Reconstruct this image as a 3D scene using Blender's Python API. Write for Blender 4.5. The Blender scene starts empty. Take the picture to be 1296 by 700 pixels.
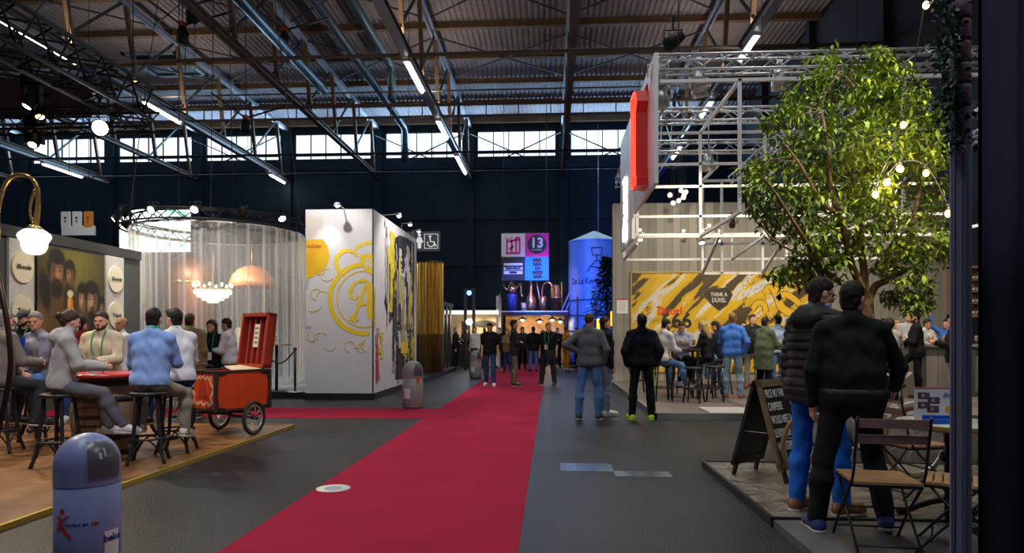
import bpy, math, random
import numpy as np
from mathutils import Vector, Matrix, Euler
rnd = random.Random(7)
SC = bpy.context.scene
COL = SC.collection

# ------------------------------------------------------------------ camera
FPX, HOR, VPX, CAMH = 850.0, 425.0, 697.0, 1.42
YAW = math.atan((VPX - 648) / FPX)
CS, SN = math.cos(YAW), math.sin(YAW)
cam = bpy.data.cameras.new('camera')
cam.sensor_width = 36.0
cam.lens = FPX / 1296 * 36.0
cam.shift_y = (HOR - 350) / 1296
cam.clip_start = 0.05
camo = bpy.data.objects.new('camera', cam)
COL.objects.link(camo)
camo.location = (0, 0, CAMH)
camo.rotation_euler = (math.pi / 2, 0, YAW)
SC.camera = camo
SC.view_settings.view_transform = 'Standard'
SC.view_settings.look = 'None'
SC.view_settings.gamma = 1
SC.view_settings.exposure = 0.12
SC.view_settings.use_curve_mapping = False

def at(px, py, d):
    """point seen at pixel (px, py) at distance d along the view axis (hall coordinates)"""
    x = (px - 648) / FPX * d
    return Vector((x * CS - d * SN, x * SN + d * CS, CAMH + (HOR - py) / FPX * d))

def gnd(px, py, h=0.0):
    return at(px, py, (CAMH - h) * FPX / (py - HOR))

# ------------------------------------------------------------------ world and large lights
w = bpy.data.worlds.new('hall_air'); SC.world = w
w.use_nodes = True
w.node_tree.nodes['Background'].inputs[0].default_value = (0.20, 0.24, 0.36, 1)
w.node_tree.nodes['Background'].inputs[1].default_value = 0.22

def area(name, loc, target, power, size, col=(1, 1, 1), sy=None, spread=math.pi):
    l = bpy.data.lights.new(name, 'AREA'); l.energy = power; l.color = col
    l.shape = 'RECTANGLE' if sy else 'DISK'; l.size = size
    if sy: l.size_y = sy
    l.spread = spread
    o = bpy.data.objects.new(name, l); COL.objects.link(o); o.location = loc
    o.rotation_euler = (Vector(target) - Vector(loc)).to_track_quat('-Z', 'Y').to_euler()
    return o

def spot(name, loc, target, power, ang=60, col=(1, .93, .82), blend=.6, size=.06):
    l = bpy.data.lights.new(name, 'SPOT'); l.energy = power; l.color = col
    l.spot_size = math.radians(ang); l.spot_blend = blend; l.shadow_soft_size = size
    o = bpy.data.objects.new(name, l); COL.objects.link(o); o.location = loc
    o.rotation_euler = (Vector(target) - Vector(loc)).to_track_quat('-Z', 'Y').to_euler()
    return o

def point(name, loc, power, col=(1, .75, .4), size=.04):
    l = bpy.data.lights.new(name, 'POINT'); l.energy = power; l.color = col; l.shadow_soft_size = size
    o = bpy.data.objects.new(name, l); COL.objects.link(o); o.location = loc
    return o

# hall lamps under the roof trusses
for X in (-5.55, 0.85, 7.25):
    for Y in (1.5, 10.0, 19.0, 28.0):
        area('hall_lamp_light', (X, Y, 12.2), (X, Y, 0), 230 if Y < 20 else 150, .3, (.92, .95, 1.0), 5.0)
# unseen uplights added above the strip-light trays to brighten the roof
for X in (-18.35, -5.55, 7.25):
    for Y in (12, 22, 32):
        area('roof_fill', (X, Y, 12.62), (X, Y, 20), 95, .12, (1.0, .86, .76), 7.0)
# daylight entering through the band of windows
for X in (-34.0, -21.5, -8.8, 4.0):
    area('window_daylight', (X, 45.3, 14.6), (X, 30, 15.4), 560, 11.0, (.40, .66, 1.0), 1.5)
# left beer booth: warm stage lamps on the black truss
spot('booth_stage_light', (-9.0, 8.0, 6.2), (-4.9, 7.6, 1.0), 860, 70, (1, .80, .58))
spot('booth_stage_light', (-8.5, 10.5, 6.2), (-5.6, 8.6, .9), 780, 70, (1, .84, .64))
spot('booth_stage_light', (-3.0, 3.0, 7.5), (-5.2, 7.2, 1.0), 950, 40, (.95, .93, 1.0))
# painting wall washers
spot('painting_light', (-7.4, 12.5, 5.0), (-9.5, 12.8, 2.2), 260, 75, (1, .86, .62))
# white block
spot('block_lamp_light', (-4.95, 14.25, 4.15), (-4.95, 14.72, 3.2), 30, 70, (1, .99, .93), .9)
spot('block_light', (-4.9, 12.8, 5.6), (-4.9, 14.7, 2.6), 360, 70, (1, .97, .92))
spot('block_light', (-2.2, 16.0, 5.2), (-3.94, 16.6, 2.2), 330, 90, (1, .95, .88))
# right stall
for X in (3.0, 5.0, 7.2, 9.5):
    spot('stall_light', (X, 16.0, 5.45), (X, 19.9, 2.6), 300, 85, (1, .88, .66))
    spot('stall_down_light', (X, 13.3, 5.45), (X, 14.3, 0), 330, 125, (1, .85, .64))
# ------------------------------------------------------------------ materials
MATS = {}
def mat(name, col, rough=.6, metal=0.0, emit=0.0, ecol=None, var=0.0, vscale=8.0, bump=0.0, bscale=40.0, spec=.5, alpha=1.0, trans=0.0, vcol=None, coord='Object', stretch=None):
    if name in MATS: return MATS[name]
    m = bpy.data.materials.new(name); m.use_nodes = True
    nt = m.node_tree; b = nt.nodes['Principled BSDF']
    c4 = (col[0], col[1], col[2], 1)
    b.inputs['Base Color'].default_value = c4
    b.inputs['Roughness'].default_value = rough
    b.inputs['Metallic'].default_value = metal
    b.inputs['Specular IOR Level'].default_value = spec
    b.inputs['Alpha'].default_value = alpha
    b.inputs['Transmission Weight'].default_value = trans
    if emit:
        e = ecol or col
        b.inputs['Emission Color'].default_value = (e[0], e[1], e[2], 1)
        b.inputs['Emission Strength'].default_value = emit
    if var or bump:
        tc = nt.nodes.new('ShaderNodeTexCoord')
        src = tc.outputs[coord]
        if stretch:
            mp = nt.nodes.new('ShaderNodeMapping'); mp.inputs['Scale'].default_value = stretch
            nt.links.new(src, mp.inputs['Vector']); src = mp.outputs[0]
    if var:
        n = nt.nodes.new('ShaderNodeTexNoise'); n.inputs['Scale'].default_value = vscale; n.inputs['Detail'].default_value = 6
        r = nt.nodes.new('ShaderNodeValToRGB')
        v2 = vcol or tuple(min(1, c * (1 + var)) for c in col)
        v1 = tuple(c * (1 - var) for c in col)
        r.color_ramp.elements[0].position = .3; r.color_ramp.elements[1].position = .7
        r.color_ramp.elements[0].color = (*v1, 1); r.color_ramp.elements[1].color = (*v2, 1)
        nt.links.new(src, n.inputs['Vector']); nt.links.new(n.outputs['Fac'], r.inputs[0]); nt.links.new(r.outputs[0], b.inputs['Base Color'])
    if bump:
        n2 = nt.nodes.new('ShaderNodeTexNoise'); n2.inputs['Scale'].default_value = bscale; n2.inputs['Detail'].default_value = 5
        bp = nt.nodes.new('ShaderNodeBump'); bp.inputs['Strength'].default_value = bump; bp.inputs['Distance'].default_value = .02
        nt.links.new(src, n2.inputs['Vector']); nt.links.new(n2.outputs['Fac'], bp.inputs['Height']); nt.links.new(bp.outputs[0], b.inputs['Normal'])
    MATS[name] = m
    return m

def srgb(r, g, b):
    f = lambda c: c / 12.92 if c <= .04045 else ((c + .055) / 1.055) ** 2.4
    return (f(r / 255), f(g / 255), f(b / 255))

# ------------------------------------------------------------------ mesh helpers
class MB:
    def __init__(s): s.v = []; s.f = []; s.smooth = []
    def add(s, vs, fs, smooth=False):
        n = len(s.v); s.v += [tuple(p) for p in vs]
        for f in fs: s.f.append(tuple(i + n for i in f)); s.smooth.append(smooth)
        return s
    def box(s, a, b, rot=None, org=None):
        (x0, y0, z0), (x1, y1, z1) = a, b
        vs = [Vector(p) for p in ((x0,y0,z0),(x1,y0,z0),(x1,y1,z0),(x0,y1,z0),(x0,y0,z1),(x1,y0,z1),(x1,y1,z1),(x0,y1,z1))]
        if rot is not None:
            o = Vector(org if org is not None else (0,0,0)); vs = [rot @ v + o for v in vs]
        return s.add(vs, [(0,3,2,1),(4,5,6,7),(0,1,5,4),(1,2,6,5),(2,3,7,6),(3,0,4,7)])
    def bar(s, p, q, w, h=None, up=(0, 0, 1)):
        """square bar from p to q"""
        h = h or w; p = Vector(p); q = Vector(q); d = (q - p).normalized()
        u = Vector(up)
        if abs(d.dot(u)) > .98: u = Vector((0, 1, 0))
        r = d.cross(u).normalized(); u = r.cross(d)
        vs = []
        for c in (p, q):
            for a, b in ((-1,-1),(1,-1),(1,1),(-1,1)): vs.append(c + r * a * w / 2 + u * b * h / 2)
        return s.add(vs, [(3,2,1,0),(4,5,6,7),(0,1,5,4),(1,2,6,5),(2,3,7,6),(3,0,4,7)])
    def tube(s, pts, r, n=8, closed=False, caps=True):
        pts = [Vector(p) for p in pts]; m = len(pts)
        rs = r if isinstance(r, (list, tuple)) else [r] * m
        vs = []; fs = []; prev = None
        for i, p in enumerate(pts):
            if closed: t = (pts[(i + 1) % m] - pts[i - 1]).normalized()
            else: t = (pts[min(i + 1, m - 1)] - pts[max(i - 1, 0)]).normalized()
            if prev is None:
                a = Vector((0, 0, 1)) if abs(t.z) < .9 else Vector((1, 0, 0)); u = t.cross(a).normalized()
            else:
                u = (prev - t * prev.dot(t))
                u = u.normalized() if u.length > 1e-6 else t.orthogonal().normalized()
            prev = u; w_ = t.cross(u)
            for k in range(n):
                th = 2 * math.pi * k / n
                vs.append(p + (u * math.cos(th) + w_ * math.sin(th)) * rs[i])
        for i in range(m if closed else m - 1):
            j = (i + 1) % m
            for k in range(n):
                l = (k + 1) % n
                fs.append((i*n+k, i*n+l, j*n+l, j*n+k))
        s.add(vs, fs, True)
        if caps and not closed:
            b = len(s.v) - len(vs)
            s.f.append(tuple(b + k for k in reversed(range(n)))); s.smooth.append(False)
            s.f.append(tuple(b + (m-1)*n + k for k in range(n))); s.smooth.append(False)
        return s
    def lathe(s, prof, c=(0,0,0), n=24, axis='z', smooth=True, a0=0.0, a1=2*math.pi):
        full = abs(a1 - a0 - 2*math.pi) < 1e-6; c = Vector(c); vs = []; fs = []
        m = n if full else n + 1
        for (r, z) in prof:
            for k in range(m):
                th = a0 + (a1 - a0) * k / n; x, y = r * math.cos(th), r * math.sin(th)
                vs.append(c + (Vector((x, y, z)) if axis == 'z' else Vector((x, z, y)) if axis == 'y' else Vector((z, x, y))))
        for i in range(len(prof) - 1):
            for k in range(n):
                l = (k + 1) % m
                fs.append((i*m+k, i*m+l, (i+1)*m+l, (i+1)*m+k) if axis != 'y' else (i*m+l, i*m+k, (i+1)*m+k, (i+1)*m+l))
        return s.add(vs, fs, smooth)
    def sphere(s, c, r, n=12, sc=(1,1,1)):
        pr = [(math.sin(math.pi*i/n), -math.cos(math.pi*i/n)) for i in range(n + 1)]
        vs = []; fs = []; m = 2 * n; c = Vector(c)
        for (q, z) in pr:
            for k in range(m):
                th = 2*math.pi*k/m
                vs.append(c + Vector((q*math.cos(th)*r*sc[0], q*math.sin(th)*r*sc[1], z*r*sc[2])))
        for i in range(n):
            for k in range(m):
                l = (k+1) % m; fs.append((i*m+k, i*m+l, (i+1)*m+l, (i+1)*m+k))
        return s.add(vs, fs, True)
    def prism(s, poly, o, r, u, t, base=0.0):
        """2-D outline raised on a plane with origin o, right r, up u; thickness t along r x u"""
        o, r, u = Vector(o), Vector(r).normalized(), Vector(u).normalized(); nrm = r.cross(u)
        area2 = sum(poly[i][0]*poly[(i+1) % len(poly)][1] - poly[(i+1) % len(poly)][0]*poly[i][1] for i in range(len(poly)))
        if area2 < 0: poly = list(reversed(poly))
        n = len(poly)
        vs = [o + r*x + u*y + nrm*base for x, y in poly] + [o + r*x + u*y + nrm*(base + t) for x, y in poly]
        fs = [tuple(reversed(range(n))), tuple(range(n, 2*n))] + [(i, (i+1) % n, (i+1) % n + n, i + n) for i in range(n)]
        return s.add(vs, fs)
    def stroke(s, pts, wd, o, r, u, t, base=0.0, closed=False):
        """ribbon of width wd along 2-D points"""
        n = len(pts); L = []; R = []
        ws = wd if isinstance(wd, (list, tuple)) else [wd] * n
        for i in range(n):
            a = pts[(i-1) % n] if closed or i else pts[0]; b = pts[(i+1) % n] if closed or i < n-1 else pts[-1]
            dx, dy = b[0]-a[0], b[1]-a[1]; l = math.hypot(dx, dy) or 1
            L.append((pts[i][0]-dy/l*ws[i]/2, pts[i][1]+dx/l*ws[i]/2)); R.append((pts[i][0]+dy/l*ws[i]/2, pts[i][1]-dx/l*ws[i]/2))
        o, r, u = Vector(o), Vector(r).normalized(), Vector(u).normalized(); nr = r.cross(u)
        W = lambda p, h: o + r*p[0] + u*p[1] + nr*h
        vs = [W(p, base+t) for p in L] + [W(p, base+t) for p in R] + [W(p, base) for p in L] + [W(p, base) for p in R]
        fs = []
        for i in range(n if closed else n - 1):
            j = (i+1) % n
            fs += [(n+i, n+j, j, i), (i, j, 2*n+j, 2*n+i), (n+j, n+i, 3*n+i, 3*n+j)]
        if not closed: fs += [(0, 2*n, 3*n, n), (n-1, 2*n-1, 4*n-1, 3*n-1)]
        return s.add(vs, fs)
    def build(s, name, m, parent=None, loc=None):
        me = bpy.data.meshes.new(name); me.from_pydata(s.v, [], s.f); me.update()
        me.polygons.foreach_set('use_smooth', s.smooth)
        for x in (m if isinstance(m, (list, tuple)) else [m]): me.materials.append(x)
        o = bpy.data.objects.new(name, me); COL.objects.link(o)
        if parent: o.parent = parent
        if loc is not None: o.location = loc
        return o

def tag(o, label=None, cat=None, group=None, kind=None):
    if label: o['label'] = label
    if cat: o['category'] = cat
    if group: o['group'] = group
    if kind: o['kind'] = kind
    return o
def thing(name, label, cat, loc=(0,0,0), rz=0.0, group=None):
    o = bpy.data.objects.new(name, None); COL.objects.link(o)
    o.location = loc; o.rotation_euler = (0, 0, rz); o.empty_display_size = .1
    return tag(o, label, cat, group)
def struct(name, mb, m):
    o = mb.build(name, m); o['kind'] = 'structure'; return o
def kids(o): return [c for c in ALLK.get(o.name, [])] or [c for c in bpy.data.objects if c.parent == o]
ALLK = {}
def dup(root, loc, rz=None, label=None, group=None):
    def cp(o, par):
        c = o.copy(); COL.objects.link(c)
        if par: c.parent = par
        for ch in list(o.children): cp(ch, c)
        return c
    r = cp(root, None); r.location = loc
    if rz is not None: r.rotation_euler = (0, 0, rz)
    if label: r['label'] = label
    if group: r['group'] = group
    return r

def text_obj(body, size, m, o, r, u, parent=None, name='lettering', ext=.004, align='CENTER', sx=1.0, shear=0.0, bold=0.0, base=.001, bend=None, label=None):
    cu = bpy.data.curves.new('t', 'FONT'); cu.body = body; cu.size = size; cu.extrude = ext; cu.align_x = align; cu.align_y = 'CENTER'
    cu.shear = shear; cu.offset = bold; cu.resolution_u = 3
    ob = bpy.data.objects.new('t', cu); COL.objects.link(ob)
    bpy.context.view_layer.update()
    me = bpy.data.meshes.new_from_object(ob.evaluated_get(bpy.context.evaluated_depsgraph_get()))
    bpy.data.objects.remove(ob); bpy.data.curves.remove(cu)
    o, r, u = Vector(o), Vector(r).normalized(), Vector(u).normalized(); nr = r.cross(u)
    for v in me.vertices:
        x, y, z = v.co.x * sx, v.co.y, v.co.z + ext + base
        v.co = bend(x, y, z) if bend else o + r*x + u*y + nr*z
    me.materials.clear(); me.materials.append(m); me.name = name
    ob = bpy.data.objects.new(name, me); COL.objects.link(ob)
    if parent: ob.parent = parent
    if label: ob['label'] = label
    return ob

def circ(cx, cy, r, n=32, a0=0, a1=360):
    return [(cx + r*math.cos(math.radians(a0+(a1-a0)*i/n)), cy + r*math.sin(math.radians(a0+(a1-a0)*i/n))) for i in range(n + (0 if abs(a1-a0) == 360 else 1))]

def truss_mb(p, q, size, r=.025, step=None, mb=None, up=(0,0,1)):
    """lattice box truss between p and q: four chords and zigzag braces"""
    mb = mb or MB(); p, q = Vector(p), Vector(q); d = q - p; L = d.length; d.normalize()
    u = Vector(up); rr = d.cross(u).normalized(); u = rr.cross(d); h = size / 2
    cs = [(-h,-h),(h,-h),(h,h),(-h,h)]
    for a, b in cs: mb.tube([p + rr*a + u*b, q + rr*a + u*b], r, 6)
    n = max(2, round(L / (step or size)))
    for f in range(4):
        a, b = cs[f], cs[(f+1) % 4]
        for i in range(n):
            s0, s1 = L*i/n, L*(i+1)/n
            if i % 2: a_, b_ = b, a
            else: a_, b_ = a, b
            mb.tube([p + d*s0 + rr*a_[0] + u*a_[1], p + d*s1 + rr*b_[0] + u*b_[1]], r*.55, 5)
    return mb

XR, YR, ZR = Vector((1,0,0)), Vector((0,1,0)), Vector((0,0,1))
# ------------------------------------------------------------------ hall structure
M_asphalt = mat('worn_asphalt', (.0155,.0148,.0135), .48, var=.5, vscale=1.1, bump=.3, bscale=60, spec=.28, stretch=(1,.5,1))
M_roof = mat('corrugated_sheet', (.30,.27,.28), .65, var=.12, vscale=.7)
M_rust = mat('ochre_steel', (.20,.115,.05), .6, var=.2, vscale=2)
M_steel = mat('grey_roof_steel', (.22,.16,.115), .55, var=.15, vscale=2)
M_dsteel = mat('dark_steel', (.035,.035,.04), .5)
M_navy = mat('dark_navy_wall', (.016,.042,.066), .75, var=.15, vscale=1.5)
M_pane = mat('daylit_pane', (.8,.85,.9), .4, emit=1.0, ecol=(.62,.84,1.0))
nt = M_pane.node_tree; b_ = nt.nodes['Principled BSDF']; tc = nt.nodes.new('ShaderNodeTexCoord'); mp = nt.nodes.new('ShaderNodeMapping'); mp.inputs['Scale'].default_value = (5,1,.25); no = nt.nodes.new('ShaderNodeTexNoise'); no.inputs['Scale'].default_value = 1.5; no.inputs['Detail'].default_value = 5; rr = nt.nodes.new('ShaderNodeValToRGB')
rr.color_ramp.elements[0].position = .3; rr.color_ramp.elements[0].color = (.40,.60,.72,1); rr.color_ramp.elements[1].position = .62; rr.color_ramp.elements[1].color = (.95,1,1,1)
nt.links.new(tc.outputs['Object'], mp.inputs[0]); nt.links.new(mp.outputs[0], no.inputs['Vector']); nt.links.new(no.outputs['Fac'], rr.inputs[0]); nt.links.new(rr.outputs[0], b_.inputs['Emission Color']); b_.inputs['Emission Strength'].default_value = 1.5
M_sill = mat('blue_sill', (.25,.35,.45), .4)
M_black = mat('black_paint', (.012,.012,.013), .45)
M_white = mat('white_paint', (.78,.77,.75), .5)
M_alu = mat('aluminium_tube', (.62,.62,.62), .35, .7)
M_tube = mat('lit_tube', (1,1,1), .4, emit=9.0, ecol=(1,.99,.95))

MB().box((-42,-8,-.2),(16,48,0)).build('floor', M_asphalt)['kind'] = 'structure'

RZ = 16.1      # underside of the roof
mb = MB(); xs = []; x = -42.0
prof = [(0,0),(.09,0),(.135,.055),(.225,.055),(.27,0)]
while x < 12.4:
    for dx, dz in prof[:-1]: xs.append((x+dx, RZ+.1+dz))
    x += .27
ys = [-2, 10, 22, 34, 46]
vs = [(a, y, z) for y in ys for a, z in xs]; n = len(xs)
mb.add(vs, [(j*n+i, (j+1)*n+i, (j+1)*n+i+1, j*n+i+1) for j in range(len(ys)-1) for i in range(n-1)])
struct('ceiling', mb, M_roof)
mb = MB().box((-42,-2,RZ+.3),(12.6,46,RZ+.4)); struct('roof_slab', mb, M_steel)

# back wall with its band of windows
TX = [7.25 - 6.4*k for k in range(8)]
mb = MB().box((-42,46,0),(13,46.4,13.75)).box((-42,46,15.45),(13,46.4,16.4))
edges = []
for k in range(len(TX)):
    edges.append((TX[k]-.55 if k else 13, TX[k]+.55))
wins = [(TX[k]-6.4+.55, TX[k]-.55) for k in range(7)]
solid = sorted([(TX[k]-.55, TX[k]+.55) for k in range(8)] + [(7.8, 13), (-42, TX[7]-.55)])
for a, b in solid: mb.box((a,46,13.7),(b,46.4,15.5))
# wall ribs
for k in range(8): mb.box((TX[k]-.28,45.75,0),(TX[k]+.28,46.05,16))
for z in (3.4, 6.2, 9.4, 12.9): mb.box((-42,45.9,z),(13,46.02,z+.16))
struct('wall_back', mb, M_navy)
for i, (a, b) in enumerate(sorted(wins)):
    w_ = thing('window_%d' % (i+1), None, None); w_['kind'] = 'structure'
    MB().box((a,46.15,13.72),(b,46.2,15.5)).build('window_pane', M_pane, w_)
    fr = MB()
    for k in range(1, 5): fr.box((a+(b-a)*k/5-.03,46.05,13.7),(a+(b-a)*k/5+.03,46.16,15.45))
    fr.box((a,46.0,13.95),(b,46.12,14.02))
    fr.build('window_frame', M_navy, w_)
mb = MB().box((12.3,-2,0),(12.6,46.4,16.4))
for y in range(4, 46, 7): mb.box((12.0,y,0),(12.35,y+.4,16.2))
struct('wall_right', mb, mat('dark_side_wall', (.010,.011,.018), .8))

# purlins under the sheets
mb_n = 0
for k in range(14):
    y = 45.4 - 3.5*k
    if y < -1: break
    struct('ceiling_beam', MB().box((-42,y-.07,RZ-.22),(12.3,y+.07,RZ+.09)).box((-42,y-.13,RZ-.24),(12.3,y+.13,RZ-.2)), M_rust)
# roof trusses running the length of the hall
CZ = 12.4
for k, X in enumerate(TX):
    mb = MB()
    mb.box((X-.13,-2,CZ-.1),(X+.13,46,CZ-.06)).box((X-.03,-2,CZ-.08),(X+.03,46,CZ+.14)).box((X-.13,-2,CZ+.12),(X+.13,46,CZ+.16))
    struct('truss_beam', mb, M_steel); struct('truss_beam_top', MB().box((X-.14,-2,RZ-.45),(X+.14,46,RZ-.25)), mat('daylight_tinted_steel', (.34,.37,.46), .5))  # bluish daylight on the top chords is painted into their colour
    y = 44.0; web = MB(); rods = MB()
    while y > 1:
        web.bar((X+.02,y,RZ-.3),(X+.02,y+.8,CZ+.1), .17, .17)
        rods.bar((X,y-.1,RZ-.3),(X,y-3.9,CZ+.1), .09, .09)
        y -= 4.0
    struct('truss_beam_post', web, M_rust); struct('truss_beam_rod', rods, M_dsteel)
# cross members below the roof
def cross(y, z, r=.07, x0=-42, x1=12.2, m=M_steel):
    struct('cross_beam', MB().tube([(x0,y,z),(x1,y,z)], r, 8), m)
cross(25.4, 12.15, .08); cross(31.5, 12.35, .08); cross(33.2, 12.35, .07); cross(31.5, 13.0, .04); cross(38.6, 12.05, .06, m=M_dsteel); cross(43.8, 12.2, .05, m=M_dsteel)
mb = MB()
for i in range(34): x = -40 + i*1.6; mb.bar((x,33.2,12.35),(x,33.2,13.0), .05)
mb.tube([(-42,33.2,13.0),(12.2,33.2,13.0)], .05, 8)
struct('cross_beam_lattice', mb, M_steel)
# wind bracing: crosses in front of the windows and between the trusses
mb = MB()
for X in (TX[1], TX[0], TX[2], TX[4]):
    mb.bar((X-6.2,44.5,12.2),(X-.2,44.5,14.9), .07); mb.bar((X-6.2,44.5,14.9),(X-.2,44.5,12.2), .07)
for X in (TX[0], TX[1], TX[2], TX[3], TX[4]):
    for y in (37, 30, 23):
        mb.bar((X-6.3,y,RZ-.35),(X-.1,y-5,RZ-.35), .06); mb.bar((X-6.3,y-5,RZ-.35),(X-.1,y,RZ-.35), .06)
struct('roof_brace_beam', mb, M_dsteel)
# roof light in the ceiling
hx, hy = -22.4, 33.8
mb = MB().box((hx,hy,RZ+.0),(hx+3,hy+.2,RZ+.12)).box((hx,hy+3,RZ),(hx+3,hy+3.2,RZ+.12)).box((hx,hy,RZ),(hx+.2,hy+3.2,RZ+.12)).box((hx+2.8,hy,RZ),(hx+3,hy+3.2,RZ+.12)).box((hx+1.4,hy,RZ),(hx+1.5,hy+3.2,RZ+.12))
o = thing('roof_hatch', 'dark open hatch with a pale frame in the corrugated roof at upper left', 'hatch')
mb.build('frame', M_sill, o); MB().box((hx+.1,hy+.1,RZ+.06),(hx+2.9,hy+3.1,RZ+.1)).build('opening', M_black, o)

# fluorescent strips under three trusses
strips = [(TX[4], 'second truss from the left edge'), (TX[2], 'truss over the carpet'), (TX[0], 'truss beside the right stall'), (TX[6], 'leftmost truss')]
spots_y = {TX[4]: [(21.3,25.0),(29.3,32.3),(43,45.4)], TX[2]: [(25.6,28.8),(32.8,35.7),(39.3,43.5)], TX[0]: [(24.1,26.3),(30.8,32.9),(38,40.5)], TX[6]: [(39.5,43.0)]}
where = ['nearest the camera', 'in the middle of the run', 'nearest the windows']
for X, nm in strips:
    hs = MB().box((X-.16,8,CZ-.3),(X+.16,45.5,CZ-.16)); hb = hs.build('cable_tray', mat('pale_tray', (.55,.58,.62), .4))
    tag(hb, 'long pale cable tray carrying light strips under the ' + nm, 'cable tray')
    for i, (a, b) in enumerate(spots_y[X]):
        o = thing('strip_light', 'fluorescent strip %s under the %s' % (where[i], nm), 'strip light', (X,(a+b)/2,CZ-.42), 0, 'fluorescent strips under the roof')
        h = (b-a)/2
        MB().box((-.14,-h,.02),(.14,h,.12)).build('housing', M_white, o)
        MB().tube([(0,-h+.05,-.02),(0,h-.05,-.02)], .07, 8).build('tube', M_tube, o)
# ducts
M_duct = mat('blue_steel_duct', (.12,.19,.24), .35, .5)
def duct(pts, lab):
    o = MB().tube(pts, .21, 12).build('air_duct', M_duct); tag(o, lab, 'duct')
duct([(-9.6,14,15.1),(-9.6,43.5,15.1),(-9.6,43.9,14.7),(-9.6,43.9,13.0)], 'long blue-grey steel duct under the roof bending down at the windows')
duct([(-8.2,12,15.3),(-8.2,34,15.3),(-8.2,34.3,15.0),(-8.2,34.3,13.6)], 'shorter blue-grey steel duct under the roof ending in a drop')
duct([(-10.6,12,12.9),(-10.6,30.9,12.9)], 'blue-grey steel duct hung low under the roof left of the long duct')

# chain hoists hung in the roof
M_or = mat('hoist_orange', (.7,.12,.03), .5)
for px, py, d, l in ((243,17,24,'black chain hoist with orange hook, uppermost in the roof at upper left'),(231,43,24,'black chain hoist just below the uppermost one at upper left'),(360,48,27,'black chain hoist with orange top right of the other two, in the roof'),(311,158,30,'small black chain hoist low in the roof above the sheer curtain')):
    v = at(px,py,d); o = thing('chain_hoist', l, 'chain hoist', v, 0, 'chain hoists in the roof')
    MB().lathe([(0,-.35),(.2,-.33),(.22,.0),(.12,.25),(0,.28)], n=14).build('hoist_body', M_black, o); MB().box((-.1,-.1,.26),(.1,.1,.42)).build('hook_block', M_or, o)
    MB().tube([(0,0,.4),(0,0,RZ+(.085 if py > 100 else .05)-v.z)], .02, 5).tube([(.1,0,-.3),(.1,0,-2.2)], .012, 5).build('chain', M_dsteel, o)
    MB().tube([(0,0,.3),(1.7,.3,.9)], .04, 6).tube([(0,0,.3),(-1.5,-.2,1.4)], .04, 6).build('bridle', M_dsteel, o)
# carpets
M_carpet = mat('red_carpet', (.37,.016,.052), .95, var=.10, vscale=1.6, bump=.5, bscale=300, spec=.1)
XL, XRr = -2.17, -.215
o = MB().box((XL,-2,0),(XRr,38,.006)).build('carpet_runner', M_carpet); tag(o, 'long red carpet runner down the middle aisle', 'carpet')
o = MB().box((-9.46,11.35,0),(XL-.003,12.95,.006)).build('carpet_runner', M_carpet); tag(o, 'red carpet strip crossing left behind the orange cart', 'carpet')
c = gnd(422, 619)
o = thing('floor_sticker', 'round white floor sticker on the edge of the red carpet', 'sticker', (c.x,c.y,.006))
MB().lathe([(0,.003),(.155,.003),(.155,0)], n=40).build('disc', M_white, o)
MB().prism(circ(0,-.005,.085,24), (0,0,.003), XR, YR, .001).build('emblem', mat('grey_print', (.35,.38,.42), .6), o)
M_hatch = mat('floor_metal', (.30,.36,.42), .22, .8, var=.2, vscale=5)
for (x0,x1,y0,y1,l) in ((710,777,587,597,'shiny blue-grey metal plate in the floor right of the carpet'),(780,851,597,604,'dull metal plate in the floor behind the chalkboard side')):
    a, b = gnd((x0+x1)/2, y1), gnd((x0+x1)/2, y0); hw = (x1-x0)/2/FPX*a.y
    o = MB().box((a.x-hw,a.y,0),(a.x+hw,b.y,.004)).build('floor_plate', M_hatch); tag(o, l.replace('behind the chalkboard side','to the right of the shiny one'), 'floor plate')
# ================================================================== LEFT SIDE
# ---- wooden booth floor with brass edge
M_osb = mat('booth_board_floor', (.23,.092,.024), .36, var=.5, vscale=2.6, vcol=(.32,.15,.048), bump=.12, bscale=30)
M_brass = mat('brass_edge', (.62,.42,.08), .35, .6)
FX = -3.98
o = thing('booth_floor', 'low honey-coloured board floor of the left beer booth with brass edge', 'platform')
MB().box((-12,2,0),(FX-.03,10.2,.035)).build('boards', M_osb, o)
MB().box((FX-.03,2,0),(FX,10.23,.045)).box((-12,10.2,0),(FX,10.23,.045)).build('edge_trim', M_brass, o)
BH = .035

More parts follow.
